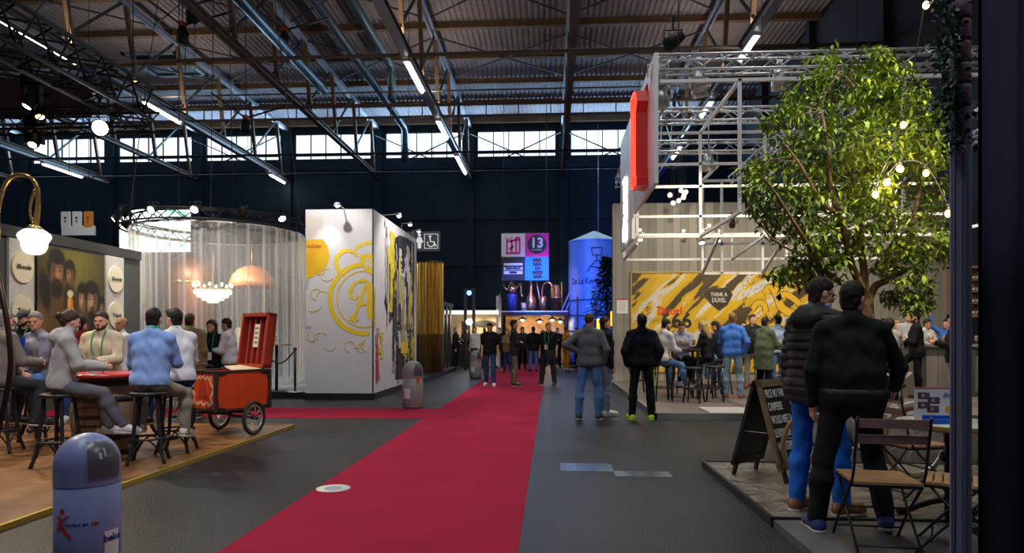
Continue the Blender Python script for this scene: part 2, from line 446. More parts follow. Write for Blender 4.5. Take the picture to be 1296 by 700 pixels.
# ---- booth wall with painting
M_bwall = mat('booth_grey_wall', (.065,.07,.068), .7)
M_bframe = mat('booth_dark_frame', (.035,.036,.036), .6)
M_panel = mat('pale_fabric_panel', (.55,.53,.50), .9, var=.08, vscale=20)
M_plaque = mat('cream_plaque', (.78,.70,.52), .6)
WX = -9.5
o = thing('booth_wall', 'dark grey booth wall carrying a painting between two pale panels', 'booth wall'); BW = o
def yat(px): return (697-px) and (-WX) * FPX / (697 - px) * 1.0
def wy(px):   # Y on the wall plane X=WX seen at column px
    t = (px-648)/FPX; dx, dy = t*CS - SN, t*SN + CS
    return WX/dx*dy
YE = wy(177)
MB().box((WX-.3,8.0,0),(WX,YE,3.16)).build('wall_panel', M_bwall, o)
MB().box((WX-.35,8.0,3.16),(WX+.04,YE,3.36)).build('fascia', M_bframe, o)
for a, b in ((8, 40), (131.5, 154)):
    MB().box((WX,wy(a),0),(WX+.05,wy(b),3.14)).build('fabric_panel', M_panel, o)
    yc = (wy(a)+wy(b))/2
    for z in (2.65, 1.87):
        ov = MB().prism([(x*.25,y*.285) for x, y in circ(0,0,1,28)], (WX+.05,yc,z), YR, ZR, .03)
        p = ov.build('round_plaque', M_plaque, o)
        text_obj('Blonde' if z > 2 else 'Tripel', .12, M_bframe, (WX+.085,yc,z), YR, ZR, p, ext=.003, shear=.2)
y0, y1 = wy(43), wy(128)
MB().box((WX,y0-.06,.4),(WX+.035,y1+.06,3.14)).build('picture_surround', M_bframe, o)
# the painting: four drinkers around a lit glass (generic genre picture)
pt = thing('painting', 'large dark painting of bearded drinkers around a glowing glass, on the booth wall', 'painting', (WX+.045,y0,.66))
PW, PH = y1-y0, 2.44
GX, GY = 190, 200
gx, gy = np.meshgrid(np.linspace(0,1,GX), np.linspace(0,1,GY))
rgp = np.random.RandomState(5)
def fbm(n):
    a = np.zeros((GY,GX))
    for o_ in range(4):
        k = n*2**o_; g0 = rgp.rand(k+2,k+2); xi, yi = gx*k, gy*k; x0_, y0_ = xi.astype(int), yi.astype(int); fx, fy = xi-x0_, yi-y0_
        a += (g0[y0_,x0_]*(1-fx)*(1-fy)+g0[y0_,x0_+1]*fx*(1-fy)+g0[y0_+1,x0_]*(1-fx)*fy+g0[y0_+1,x0_+1]*fx*fy)/2**o_
    return a/1.9
nz = fbm(5)
IM = np.zeros((GY,GX,3)); IM[:] = np.array([.085,.070,.012])
IM *= (.55+1.5*np.exp(-((gx-.55)**2/.12+(gy-.85)**2/.08)))[...,None]
def dab(cx, cy, rx, ry, rot, col, soft=.25, op=1.):
    """one soft brush shape of the artwork"""
    c_, s_ = math.cos(math.radians(rot)), math.sin(math.radians(rot)); x = gx-cx+.012*(nz-.5)*2; y = gy-cy+.012*(nz-.5)*2
    u = (x*c_+y*s_)/rx; v = (-x*s_+y*c_)/ry; d = np.sqrt(u*u+v*v); a = np.clip((1-d)/soft,0,1)*op
    global IM; IM = IM*(1-a[...,None]) + np.array(col)*a[...,None]*(.75+.5*nz[...,None])
BR, DK_, SK1, SK2, SK3 = (.115,.060,.018), (.014,.009,.006), (.16,.075,.032), (.34,.17,.075), (.52,.30,.15)
def face(cx, cy, r, tilt, hair=1., beard=0., lit=-1, base=SK1, hi=SK2):
    dab(cx, cy+r*.35, r*1.15, r*1.35, tilt, DK_, .3); dab(cx, cy, r*.78, r*1.12, tilt, base, .3); dab(cx+lit*r*.22, cy+r*.05, r*.48, r*.85, tilt, hi, .7)
    for q in (-1,1): dab(cx+q*r*.33, cy+r*.22, r*.26, r*.12, tilt, (.05,.025,.012), .7, .9); dab(cx+q*r*.33, cy+r*.42, r*.3, r*.06, tilt+q*8, DK_, .6, .8)
    dab(cx+lit*r*.05, cy-r*.05, r*.10, r*.32, tilt, SK3 if hi is SK2 else hi, .8, .8); dab(cx, cy-r*.30, r*.22, r*.07, tilt, (.04,.02,.012), .7, .8); dab(cx, cy-r*.52, r*.28, r*.07, tilt, (.20,.06,.035), .7, .8)
    if beard: dab(cx, cy-r*.85, r*.72*beard, r*.62*beard, tilt, DK_, .45); dab(cx, cy-r*.38, r*.42, r*.09, tilt, DK_, .6, .9); dab(cx, cy-r*.54, r*.2, r*.05, tilt, (.22,.07,.04), .7, .8)
    dab(cx, cy+r*1.0, r*.95*hair, r*.55*hair, tilt, DK_, .35)
for a_ in ((.16,.2,.30,.46,-8,BR,.25),(.06,.3,.14,.32,0,(.16,.085,.025),.5),(.25,.28,.12,.24,-30,(.17,.095,.03),.8),(.20,.12,.10,.30,20,(.045,.022,.008),.6),(.78,.18,.30,.36,0,(.05,.032,.012),.3),(.90,.14,.22,.38,10,(.016,.011,.008),.3),(.56,.2,.13,.3,0,(.13,.085,.02),.4)): dab(*a_)
dab(.44,.50,.13,.30,0,(.02,.013,.008),.35); face(.45,.79,.088,4,1.0,0,-1,SK1,SK2)
dab(.24,.52,.16,.2,-15,BR,.4); face(.26,.79,.135,-10,1.0,1.2,1,SK1,SK2); dab(.10,.66,.09,.2,15,DK_,.4)
face(.645,.60,.098,3,1.0,0,-1,(.2,.105,.05),SK3); face(.965,.55,.06,0,1.,0,-1,SK1,SK2); face(.80,.59,.125,-6,1.05,.85,-1,(.2,.105,.05),SK3)
dab(.90,.30,.07,.15,-35,(.58,.48,.30),.4); dab(.84,.22,.05,.10,-25,(.50,.40,.24),.5)
dab(.46,.30,.055,.22,12,SK1,.4); dab(.455,.33,.035,.18,12,SK3,.6); dab(.48,.46,.07,.07,0,SK2,.4)
for k in range(4): dab(.455+.018*k,.475+.01*k,.012,.05,10,SK3,.5)
dab(.455,.56,.055,.085,4,(.62,.20,.02),.3); dab(.45,.58,.03,.06,4,(.80,.36,.05),.6); dab(.455,.645,.055,.035,0,(.72,.62,.42),.35); dab(.43,.56,.008,.07,4,(.8,.6,.3),.6,.8)
dab(.66,.22,.09,.10,0,SK2,.4); dab(.67,.25,.05,.05,0,SK3,.6); dab(.79,.24,.055,.085,-4,(.45,.17,.03),.3); dab(.79,.31,.05,.03,0,(.62,.54,.36),.4); dab(.52,.10,.02,.18,0,(.05,.015,.008),.4); dab(.62,.08,.02,.14,0,(.30,.12,.02),.5)
IM *= (.80+.4*fbm(24))[...,None]; IM = np.clip(IM*1.25,0,1)
vs = [(.02,PW*x,PH*y) for y in np.linspace(0,1,GY) for x in np.linspace(0,1,GX)]
cv = MB().add(vs, [(j*GX+i,j*GX+i+1,(j+1)*GX+i+1,(j+1)*GX+i) for j in range(GY-1) for i in range(GX-1)], True)
M_cv = mat('painted_canvas', (.2,.15,.05), .55)
co = cv.build('canvas', M_cv, pt); ca = co.data.color_attributes.new('paint', 'FLOAT_COLOR', 'POINT')
ca.data.foreach_set('color', np.concatenate([IM.reshape(-1,3), np.ones((GX*GY,1))],1).astype(np.float32).ravel())
an = M_cv.node_tree.nodes.new('ShaderNodeAttribute'); an.attribute_name = 'paint'; M_cv.node_tree.links.new(an.outputs['Color'], M_cv.node_tree.nodes['Principled BSDF'].inputs['Base Color'])
MB().box((0,0,0),(.018,PW,PH)).build('stretcher', M_bframe, pt)

# ---- black stage truss over the left booth, cloth ceiling and lamps
M_bmetal = mat('black_truss_metal', (.007,.007,.008), .6, spec=.2)
BTX = -9.15
t = truss_mb((BTX,5.5,6.55),(BTX,14.4,6.55), .72, .04, .42)
o = t.build('stage_truss', M_bmetal); tag(o, 'black lattice stage truss running over the left booth', 'stage truss')
t = truss_mb((-17,14.5,6.25),(BTX+.3,14.5,6.25), .45, .028, .45)
o = t.build('stage_truss', M_bmetal); tag(o, 'black lattice truss crossing at the far end of the left booth', 'stage truss')
t = truss_mb((-16,9.2,7.0),(BTX-.4,14.3,7.0), .4, .032, .36)
o = t.build('stage_truss', M_bmetal); tag(o, 'thin black diagonal truss above the dark cloth at the left', 'stage truss')
M_maroon = mat('maroon_cloth', (.045,.016,.016), .9)
mb = MB(); cols = 30
vs = [(-17+i*.22, 15.0+.06*math.sin(i*1.9), z) for z in (6.5, 7.45) for i in range(cols)]
mb.add(vs, [(i,i+1,cols+i+1,cols+i) for i in range(cols-1)], True)
vs = [(x,y+.05,z) for x,y,z in vs]; mb.add(vs, [(i+1,i,cols+i,cols+i+1) for i in range(cols-1)], True)
o = mb.build('stage_cloth', M_maroon); tag(o, 'dark maroon cloth hung behind the stage truss at upper left', 'cloth')
M_bulb = mat('lamp_glare', (1,1,1), .3, emit=30, ecol=(1,.97,.88)); M_bulb_w = mat('lamp_warm', (1,.8,.5), .3, emit=14, ecol=(1,.62,.24)); M_bulb_s = mat('lamp_small', (1,1,1), .3, emit=12, ecol=(1,.95,.9))
def par(name, pos, aim, label, cat, r=.12, L=.28, group=None, lens=None, hang=.3, body=None):
    """stage lamp: can, lens, yoke and clamp, hung from above"""
    o = thing(name, label, cat, pos, 0, group)
    q = (Vector(aim)).to_track_quat('-Z', 'Y').to_matrix()
    T = lambda m: [q @ Vector(v) for v in m]
    b = MB().lathe([(0,L*.6),(r*.55,L*.55),(r*.8,L*.2),(r,0),(r,-L*.4),(r*.93,-L*.4),(r*.9,-L*.2)], n=16); b.v = [tuple(v) for v in T(b.v)]
    b.build('lamp_body', body or M_bmetal, o)
    l = MB().lathe([(0,-L*.33),(r*.9,-L*.26)], n=16); l.v = [tuple(v) for v in T(l.v)]; l.build('lens', lens or M_bulb, o)
    y = MB().tube([(-r-.03,0,0),(-r-.03,0,r+.06),(r+.03,0,r+.06),(r+.03,0,0)], .012, 6).tube([(0,0,r+.06),(0,0,r+hang)], .015, 6).box((-.04,-.04,r+hang-.08),(.04,.04,r+hang))
    y.build('yoke', body or M_bmetal, o)
    return o
def moving_head(pos, label, aim, lens=None):
    o = thing('moving_head_lamp', label, 'stage lamp', pos, 0, 'moving head lamps at upper left')
    MB().box((-.17,-.13,.32),(.17,.13,.48)).build('lamp_base', M_bmetal, o)
    MB().box((-.2,-.06,-.12),(-.15,.06,.34)).box((.15,-.06,-.12),(.2,.06,.34)).box((-.2,-.06,.29),(.2,.06,.34)).build('yoke', M_bmetal, o)
    q = Vector(aim).to_track_quat('-Z','Y').to_matrix()
    b = MB().lathe([(0,.2),(.1,.19),(.14,.05),(.13,-.15),(.1,-.22),(.09,-.2)], n=16); b.v = [tuple(q @ Vector(v)) for v in b.v]; b.build('head', M_bmetal, o)
    l = MB().lathe([(0,-.205),(.085,-.2)], n=14); l.v = [tuple(q @ Vector(v)) for v in l.v]; l.build('lens', lens or M_bulb_w, o)
    MB().tube([(0,0,.48),(0,0,.62)], .02, 6).build('clamp', M_bmetal, o)
    return o
moving_head(at(41,126,13.9), 'uppermost black moving head lamp under the stage truss at upper left', (-.3,-.5,-1), M_bulb_s)
moving_head(at(49,139,15.0), 'black moving head lamp just right of the uppermost one', (.4,-.3,-1), M_bulb_w)
moving_head(at(44,176,15.1), 'lowest black moving head lamp in the column at upper left', (.2,-.7,-1), M_bulb_w)
MB().tube([at(44,106,15.1), at(44,172,15.1)], .05, 8).tube([at(49,108,15.0), at(49,122,15.0)], .03, 6).bar(at(50,108,15.0), at(41,108,15.1), .06).build('lamp_drop_pole', M_bmetal)
tag(bpy.data.objects['lamp_drop_pole'], 'black drop pole carrying the lowest moving head lamp', 'pole')
par('stage_spotlight', at(125,162,14.2), (at(0,0,1)-at(125,162,14.2)).normalized()+Vector((.35,0,.0)), 'dazzling round stage spotlight hanging at the truss end, upper left', 'spotlight', .17, .34, hang=.55)

# ---- brass swan-neck lamp near the left edge
M_gold = mat('polished_brass', (.62,.40,.13), .22, .9)
M_glass_w = mat('opal_glass', (.9,.88,.85), .25, emit=.95, ecol=(1,.95,.88))
D = 4.2
o = thing('brass_lamp', 'curved brass lamp with frilled opal glass shade at the left edge', 'lamp', (at(-4,0,D).x, at(-4,0,D).y, 0)); B0 = Vector(o.location)
L = lambda px, py, dd=0: at(px,py,D+dd) - B0
def smooth(pts, n=6):
    P = [pts[0]] + list(pts) + [pts[-1]]; out = []
    for i in range(1, len(P)-2):
        for k in range(n):
            t = k/n; a,b,c,d = P[i-1],P[i],P[i+1],P[i+2]
            out.append(.5*((2*b)+(c-a)*t+(2*a-5*b+4*c-d)*t*t+(-a+3*b-3*c+d)*t**3))
    return out + [Vector(P[-2])]
z0 = BH
BP = L(-70,425); MB().lathe([(0,z0+.03),(.16,z0+.03),(.17,z0),(0,z0)], (BP.x,BP.y,0), n=24).tube(smooth([Vector((BP.x,BP.y,z0+.02)), L(-66,600), L(-50,480), L(-20,400), L(-8,340), L(-3,290)]), .018, 10).build('post', M_gold, o)
MB().tube(smooth([L(-3,290), L(-2,262), L(8,230), L(25,221), L(42,228), L(48,248), L(46,272), L(44,288)]), .013, 10).tube(smooth([L(-3,285), L(0,252), L(14,226), L(33,222), L(46,234), L(49,252), L(48,280), L(45,289)]), .010, 10).build('swan_neck', M_gold, o)
MB().tube(smooth([L(44,240), L(39,256), L(38,270), L(42,282)]), .008, 8).build('scroll', M_gold, o)
sc_ = D/FPX
prof = [(v.x, v.z) for v in smooth([Vector((a_*sc_,0,b_*sc_)) for a_, b_ in ((.1,-33),(7,-32),(12,-28),(14.5,-22),(15,-17),(18.3,-11),(18,-7),(14,-3),(9,0),(4,1))], 4)]
sh = MB().lathe(prof, L(43.5,290), n=32).build('lamp_shade', M_glass_w, o)
MB().lathe([(5*sc_,5*sc_),(10*sc_,1*sc_),(10*sc_,-2*sc_),(0,-2*sc_)], L(43.5,290), n=20).build('shade_holder', M_gold, o)
point('brass_lamp_light', at(43.5,318,D-.25), 6, (1,.85,.65), .08)
MB().tube(smooth([L(-14,320), L(-4,345), L(6,390), L(12,430), L(13,470), L(4,520), L(-6,560)]), .016, 8).build('support_bow', mat('dark_bronze', (.06,.03,.02), .35, .6), o)

# ---- pictogram board and bright screen far behind
o = thing('map_board', 'pale hall board with two white panels and one orange, above the booth wall', 'sign board', at(99,290,24)); B0 = Vector(o.location)
q = 24/FPX
MB().box((-21*q,-.04,-8*q),(22*q,.04,4*q)).build('backing', M_white, o)
for i, m in enumerate((M_white, M_white, mat('orange_panel', (.65,.22,.03), .6))):
    x = (-16+i*15)*q
    f = MB().box((x-5.5*q,-.05,2*q),(x+5.5*q,.03,22*q)).build('sign_panel', m, o)
    MB().prism(circ(0,0,1.6*q,14), (x,-.05,14*q), XR, ZR, .004).box((x-.8*q,-.054,8*q),(x+.8*q,-.05,11.5*q)).build('pictogram', M_bwall, f)
MB().tube([(-12*q,0,22*q),(-12*q,0,9.5)], .012, 5).tube([(14*q,0,22*q),(14*q,0,9.5)], .012, 5).build('cable', M_dsteel, o)
m = bpy.data.materials.new('bright_screen'); m.use_nodes = True; MATS['bright_screen'] = m
nt = m.node_tree; b = nt.nodes['Principled BSDF']; tc = nt.nodes.new('ShaderNodeTexCoord'); n_ = nt.nodes.new('ShaderNodeTexNoise'); n_.inputs['Scale'].default_value = 2.6; n_.inputs['Detail'].default_value = 4
r_ = nt.nodes.new('ShaderNodeValToRGB'); e = r_.color_ramp.elements
e[0].position = .36; e[0].color = (.10,.42,.2,1); e[1].position = .46; e[1].color = (.9,1,1,1); x_ = e.new(.41); x_.color = (.5,.8,.7,1)
nt.links.new(tc.outputs['Object'], n_.inputs['Vector']); nt.links.new(n_.outputs['Fac'], r_.inputs[0]); nt.links.new(r_.outputs[0], b.inputs['Emission Color']); b.inputs['Emission Strength'].default_value = 2.6
b.inputs['Base Color'].default_value = (.02,.02,.02,1)
q = 22/FPX
o = thing('video_screen', 'bright white and green video screen glowing behind the sheer curtain drum', 'screen', at(196,292,22)); 
MB().box((-46*q,-.02,-27*q),(46*q,.02,27*q)).build('display', m, o)
MB().box((-47*q,.02,-28.5*q),(47*q,.12,28.5*q)).build('casing', M_black, o)
MB().tube([(-30*q,.06,28*q),(-30*q,.06,9)], .015, 5).tube([(30*q,.06,28*q),(30*q,.06,9)], .015, 5).build('cable', M_dsteel, o)

spot('board_fill', at(100,230,21), at(99,286,24), 160, 40, (1,1,1))  # spot added to lighten the hall board, no lamp body
# ---- round sheer-curtain booth
DC = at(279,500,18.3); DC.z = 0; DR = 2.17; DZ = 4.17
o = thing('round_booth_floor', 'low dark round-booth platform with black edge left of the white block', 'platform')
MB().box((-9.4,15.0,0),(-5.49,21.5,.13)).build('deck', mat('grey_deck', (.25,.25,.25), .6), o)
MB().box((-9.4,14.94,0),(-5.49,15.0,.14)).build('edge_trim', M_black, o)
PZ = .13
M_voile = bpy.data.materials.new('white_voile'); M_voile.use_nodes = True; MATS['white_voile'] = M_voile
nt = M_voile.node_tree; nt.nodes.clear(); out = nt.nodes.new('ShaderNodeOutputMaterial'); mx = nt.nodes.new('ShaderNodeMixShader'); tr = nt.nodes.new('ShaderNodeBsdfTransparent')
df = nt.nodes.new('ShaderNodeBsdfDiffuse'); df.inputs[0].default_value = (.9,.87,.82,1); tl = nt.nodes.new('ShaderNodeBsdfTranslucent'); tl.inputs[0].default_value = (.9,.87,.82,1); m2 = nt.nodes.new('ShaderNodeMixShader'); m2.inputs[0].default_value = .5
lw = nt.nodes.new('ShaderNodeLayerWeight'); lw.inputs[0].default_value = .45; mp = nt.nodes.new('ShaderNodeMapRange'); mp.inputs['From Min'].default_value = 0; mp.inputs['From Max'].default_value = 1; mp.inputs['To Min'].default_value = .20; mp.inputs['To Max'].default_value = .95
nt.links.new(lw.outputs['Facing'], mp.inputs[0]); nt.links.new(mp.outputs[0], mx.inputs[0])
nt.links.new(df.outputs[0], m2.inputs[1]); nt.links.new(tl.outputs[0], m2.inputs[2]); nt.links.new(tr.outputs[0], mx.inputs[1]); nt.links.new(m2.outputs[0], mx.inputs[2]); nt.links.new(mx.outputs[0], out.inputs[0])
mb = MB(); N = 720; rows = 7; vs = []
rg = random.Random(3); ph = [rg.uniform(0,6.28) for _ in range(5)]
for j in range(rows):
    z = PZ+.02 + (DZ-PZ)*j/(rows-1)
    for i in range(N):
        th = 2*math.pi*i/N
        a = .045*math.sin(34*th+1.2*math.sin(5*th+ph[0])+.25*math.sin(j*1.1+ph[1]))+.022*math.sin(71*th+ph[2]+.3*j)
        r = DR + a*(1.15 - .5*j/(rows-1))
        vs.append((r*math.cos(th), r*math.sin(th), z))
mb.add(vs, [(j*N+i, j*N+(i+1) % N, (j+1)*N+(i+1) % N, (j+1)*N+i) for j in range(rows-1) for i in range(N)], True)
o = mb.build('sheer_curtain', M_voile, None, DC); tag(o, 'round white sheer curtain falling from a ring truss to the floor', 'curtain')
# black ring truss above it
mb = MB(); 
for rr, z in ((DR-.02,DZ+.05),(DR+.25,DZ+.05),(DR-.02,DZ+.3),(DR+.25,DZ+.3)):
    mb.tube([(rr*math.cos(2*math.pi*i/48), rr*math.sin(2*math.pi*i/48), z) for i in range(48)], .025, 6, closed=True)
for i in range(48):
    a, b = 2*math.pi*i/48, 2*math.pi*(i+1)/48; c_ = lambda rr, t, z: (rr*math.cos(t), rr*math.sin(t), z)
    z0_, z1_ = (DZ+.05, DZ+.3) if i % 2 else (DZ+.3, DZ+.05)
    mb.tube([c_(DR+.25,a,z0_), c_(DR+.25,b,z1_)], .015, 5); mb.tube([c_(DR-.02,a,z0_), c_(DR-.02,b,z1_)], .015, 5)
o = thing('ring_truss', 'black circular lattice truss holding the sheer curtain', 'ring truss', DC)
mb.build('truss_ring', M_bmetal, o)
MB().tube([(DR*math.cos(2*math.pi*i/64), DR*math.sin(2*math.pi*i/64), DZ+.02) for i in range(64)], .02, 6, closed=True).build('curtain_rail', M_alu, o)
mb = MB()
for k in range(4):
    a = .6+k*1.57; mb.tube([(DR*math.cos(a),DR*math.sin(a),DZ+.3),(DR*.6*math.cos(a),DR*.6*math.sin(a),12)], .012, 5)
mb.build('cable', M_dsteel, o)
names = ['at the far left of the ring', 'second from the left on the ring', 'over the left third of the ring', 'over the middle of the ring', 'just right of the ring middle', 'over the right third of the ring', 'right of the ring near the white block', 'at the extreme right of the ring']
for i, nm in enumerate(names):
    a = math.radians(188 + i*24)
    p = DC + Vector(((DR+.28)*math.cos(a), (DR+.28)*math.sin(a), DZ+.26))
    lit = i in (0, 1, 3, 4, 6, 7)
    par('stage_spotlight', p, (math.cos(a)*.5, math.sin(a)*.9, -.5) if lit else (-math.cos(a), -math.sin(a), -1), 'black stage spotlight ' + nm, 'spotlight', .1, .26, 'spotlights on the ring truss', M_bulb_s if lit else M_black, hang=-.02)
point('round_booth_light', (DC.x, DC.y-.2, 3.4), 75, (1,.88,.72), .4)
spot('voile_light', (DC.x+.5, DC.y-5.0, 6.3), (DC.x, DC.y-2, 2.4), 1100, 55, (1,.96,.92))
spot('voile_light', (DC.x-3.2,DC.y-4.0,6.0), (DC.x-1.6, DC.y-1, 2.6), 520, 50, (1,.95,.88))
spot('voile_light', (DC.x+3.0,DC.y-4.5,6.0), (DC.x+1.7, DC.y-1, 2.6), 420, 45, (1,.97,.94))
# chandelier inside
ch = thing('chandelier', 'glowing crystal chandelier hanging inside the round sheer curtain', 'chandelier', (DC.x+.10, DC.y-.6, 2.65))
MB().tube([(.46*math.cos(2*math.pi*i/32), .46*math.sin(2*math.pi*i/32), 0) for i in range(32)], .018, 6, closed=True).tube([(0,0,.05),(0,0,2.0)], .01, 6).build('ring', M_gold, ch)
mb = MB()
for i in range(36):
    for r, zz, s in ((.44,-.08,.035),(.36,-.17,.035),(.25,-.25,.035),(.12,-.32,.03)):
        if r < .3 and i % 2: continue
        a = 2*math.pi*i/36; mb.sphere((r*math.cos(a), r*math.sin(a), zz), s, 4, (1,1,1.7))
mb.build('crystals', mat('lit_crystal', (1,.95,.85), .1, emit=1.5, ecol=(1,.86,.62)), ch)['kind'] = 'stuff'
mb = MB()
for i in range(10): a = 2*math.pi*i/10; mb.sphere((.47*math.cos(a), .47*math.sin(a), .1), .03, 5, (1,1,1.6))
mb.build('bulbs', mat('chandelier_bulb', (1,.9,.7), .3, emit=12, ecol=(1,.82,.5)), ch)
# copper brewing kettles inside
M_cop = mat('brewing_copper', (.62,.27,.12), .3, .75, var=.15, vscale=3); M_cop_d = mat('aged_copper', (.30,.13,.07), .4, .6, var=.2, vscale=3)
p = at(240,400,19.2); r, zt = .66, 3.62
o = thing('copper_kettle', 'tall dark copper kettle inside the round curtain, left of the chandelier', 'kettle', (p.x,p.y,PZ), 0)
MB().lathe([(0,zt),(r*.3,zt-.02),(r*.7,zt-.18),(r*.97,zt-.5),(r,zt-.8),(r,.5),(r*.9,.3),(0,.25)], n=32).build('vessel', M_cop_d, o)
MB().lathe([(r*1.01,zt-.88),(r*1.03,zt-.84),(r*1.01,zt-.8)], n=32).build('band', M_gold, o); MB().lathe([(r*.7,.3),(r*.75,0)], n=20).build('stand', M_black, o)
p = at(319,400,18.9); r = .62
o = thing('copper_hood', 'bright orange copper dome hanging inside the round curtain, right of the chandelier', 'hood', (p.x,p.y,2.78), 0)
MB().lathe([(0,r),(r*.3,r*.955),(r*.6,r*.8),(r*.85,r*.53),(r*.97,r*.24),(r,0),(r*.96,0),(0,r*.9)], n=36).build('dome', mat('orange_copper', (.72,.30,.13), .45, .2), o)
MB().tube([(0,0,r-.02),(0,0,DZ-2.78)], .02, 6).build('rod', M_gold, o)
spot('copper_light', (p.x+.2,p.y-1.6,3.9), (p.x,p.y,3.1), 90, 60, (1,.85,.7)); spot('copper_light', (DC.x-.5,DC.y-1.2,3.9), (DC.x-1.2,DC.y+.9,2.4), 90, 80, (1,.8,.6))

# ---- high table and barrier posts by the curtain
def high_table(p, label, h=1.08, r=.3, top=None, group=None, rt=None):
    o = thing('high_table', label, 'high table', p, 0, group)
    MB().lathe([(0,h),(r,h),(r,h-.03),(0,h-.03)], n=28).build('tabletop', top or M_black, o)
    MB().tube([(0,0,.02),(0,0,h-.03)], .035, 10).build('post', M_black, o)
    MB().lathe([(0,.025),(.24,.015),(.25,0),(0,0)], n=24).build('base', M_black, o)
    return o
p = at(350,498,15.6)
high_table((p.x,p.y,PZ), 'slim black high table standing before the sheer curtain', 1.1, .33, mat('wood_top', (.34,.20,.09), .5))
M_beer = mat('lager', (.75,.36,.03), .12, emit=.05, ecol=(.8,.4,.05)); M_foam = mat('beer_foam', (.85,.8,.7), .8); M_clear = mat('clear_glass', (.9,.92,.92), .05, trans=.95)
def beer(p, label, h=.17, r=.036, group=None, stem=True, full=.8):
    o = thing('beer_glass', label, 'glass', p, 0, group)
    b = .06 if stem else .006
    if stem: MB().lathe([(.03,0),(.03,.004),(.006,.01),(.006,b)], n=14).build('stem', M_clear, o)
    MB().lathe([(0,b),(r*.7,b+.01),(r,b+(h-b)*.4),(r*.86,h)], n=18).build('bowl', M_clear, o)
    MB().lathe([(0,b+.004),(r*.64,b+.014),(r*.93,b+(h-b)*.4),(r*.86,b+(h-b)*full),(0,b+(h-b)*full)], n=18).build('beer', M_beer, o)
    MB().lathe([(0,b+(h-b)*full),(r*.86,b+(h-b)*full),(r*.84,h-.005),(0,h)], n=18).build('foam', M_foam, o)
    return o
beer((p.x-.02,p.y-.06,PZ+1.1), 'stemmed beer glass on the slim high table by the curtain', .22, .05)
def stanchion(p, label, group='rope barrier posts'):
    o = thing('stanchion', label, 'barrier post', p, 0, group)
    MB().lathe([(0,.02),(.14,.015),(.15,0),(0,0)], n=24).build('base', M_alu, o)
    MB().tube([(0,0,.01),(0,0,.98)], .028, 10).lathe([(0,1.03),(.04,1.02),(.045,.97),(0,.96)], n=14).build('post', M_black, o)
    return o
s1 = at(373.5,500,15.35); stanchion((s1.x,s1.y,PZ), 'black rope-barrier post touching the white block')
s2 = at(333,500,15.9); stanchion((s2.x,s2.y,PZ), 'black rope-barrier post half behind the open red lid')
a, b = Vector((s1.x-.03,s1.y,PZ+.93)), Vector((s2.x+.03,s2.y,PZ+.93))
o = MB().tube([a.lerp(b,t)+Vector((0,0,-.28*math.sin(math.pi*t))) for t in [i/14 for i in range(15)]], .018, 8).build('barrier_rope', M_black); tag(o, 'sagging black rope between the two barrier posts by the curtain', 'rope')

# ---- white display block
M_blk = mat('white_display_board', (.62,.60,.60), .55, var=.05, vscale=2)
BX0, BX1, BY0, BY1, BZ = -5.47, -3.94, 14.72, 19.55, 4.24
o = thing('display_block', 'tall white display block with yellow gothic letter and beer glass print', 'display block', ((BX0+BX1)/2,BY0,0)); OB = Vector(o.location)
LW = lambda m: m
def blk(mb, name, m): 
    mb.v = [tuple(Vector(v)-OB) for v in mb.v]; return mb.build(name, m, o)
blk(MB().box((BX0,BY0,.14),(BX1,BY1,BZ)), 'panel_body', M_blk)
blk(MB().box((BX0-.02,BY0-.04,0),(BX1+.04,BY1,.14)), 'plinth', M_black)
blk(MB().box((BX1-.02,BY0-.006,.14),(BX1+.008,BY0+.02,BZ)), 'corner_strip', M_dsteel)
M_yel = mat('yellow_print', (.80,.56,.02), .5); M_amb = mat('amber_print', (.80,.36,.01), .5, var=.25, vscale=1.2, vcol=(.85,.55,.02)); M_paleg = mat('foam_print', (.58,.53,.47), .5); M_grey = mat('grey_print2', (.42,.42,.44), .5)
fo = (BX0, BY0, 0); FS = (BX1-BX0)/88     # metres per photo pixel on the front face
def fp(px, py): return ((px-382)*FS, 1.42+(425-py)*FS*1.0)
LP = [0]
def fpoly(name, pts, m, base=.0015, tk=.002):
    LP[0] += 1; base += .0002*LP[0]; blk(MB().prism([fp(*p) for p in pts], fo, XR, ZR, tk, base), name, m)
LV = [0]
def fstroke(name, pts, wd, m, base=.004, closed=False):
    LV[0] += 1; base += .00025*LV[0]
    blk(MB().stroke([fp(*p) for p in pts], [x*FS for x in wd] if isinstance(wd, list) else wd*FS, fo, XR, ZR, .002, base, closed), name, m)
fpoly('glass_print', [(382.5,301),(404,300),(411,310),(413.5,322),(411,333),(404,342),(393,349),(382.5,353)], M_amb)
fpoly('foam_print', [(382.5,272),(394,271),(403,274),(405,282),(406,292),(404.5,301),(382.5,302)], M_paleg)
fpoly('stem_print', [(382.5,352),(389,350),(386,357),(385,364),(382.5,366)], M_grey)
fpoly('base_print', [(382.5,411),(386,412),(392,414),(388,416),(382.5,416)], M_grey)
text_obj('oulder', 7.5*FS, mat('brown_print', (.30,.10,.01), .5), Vector((fp(393.5,310)[0]+BX0, BY0, fp(393.5,310)[1]))-OB, XR, ZR, o, ext=.001, base=.004, bold=.003)
def arcp(cx, cy, r, a0, a1, n=40): return [(cx+r*math.cos(math.radians(a0+(a1-a0)*i/n)), cy+r*math.sin(math.radians(a0+(a1-a0)*i/n))) for i in range(n+1)]
def clip(pts): return [p for p in pts if p[0] <= 469.4]
fstroke('ring_print', [p for p in arcp(458,378,44,80,285) if p[0] < 469.5], 6, M_yel)
fstroke('ring_print', [p for p in arcp(459,378,36,75,285) if p[0] < 469.5], 1.6, M_yel)
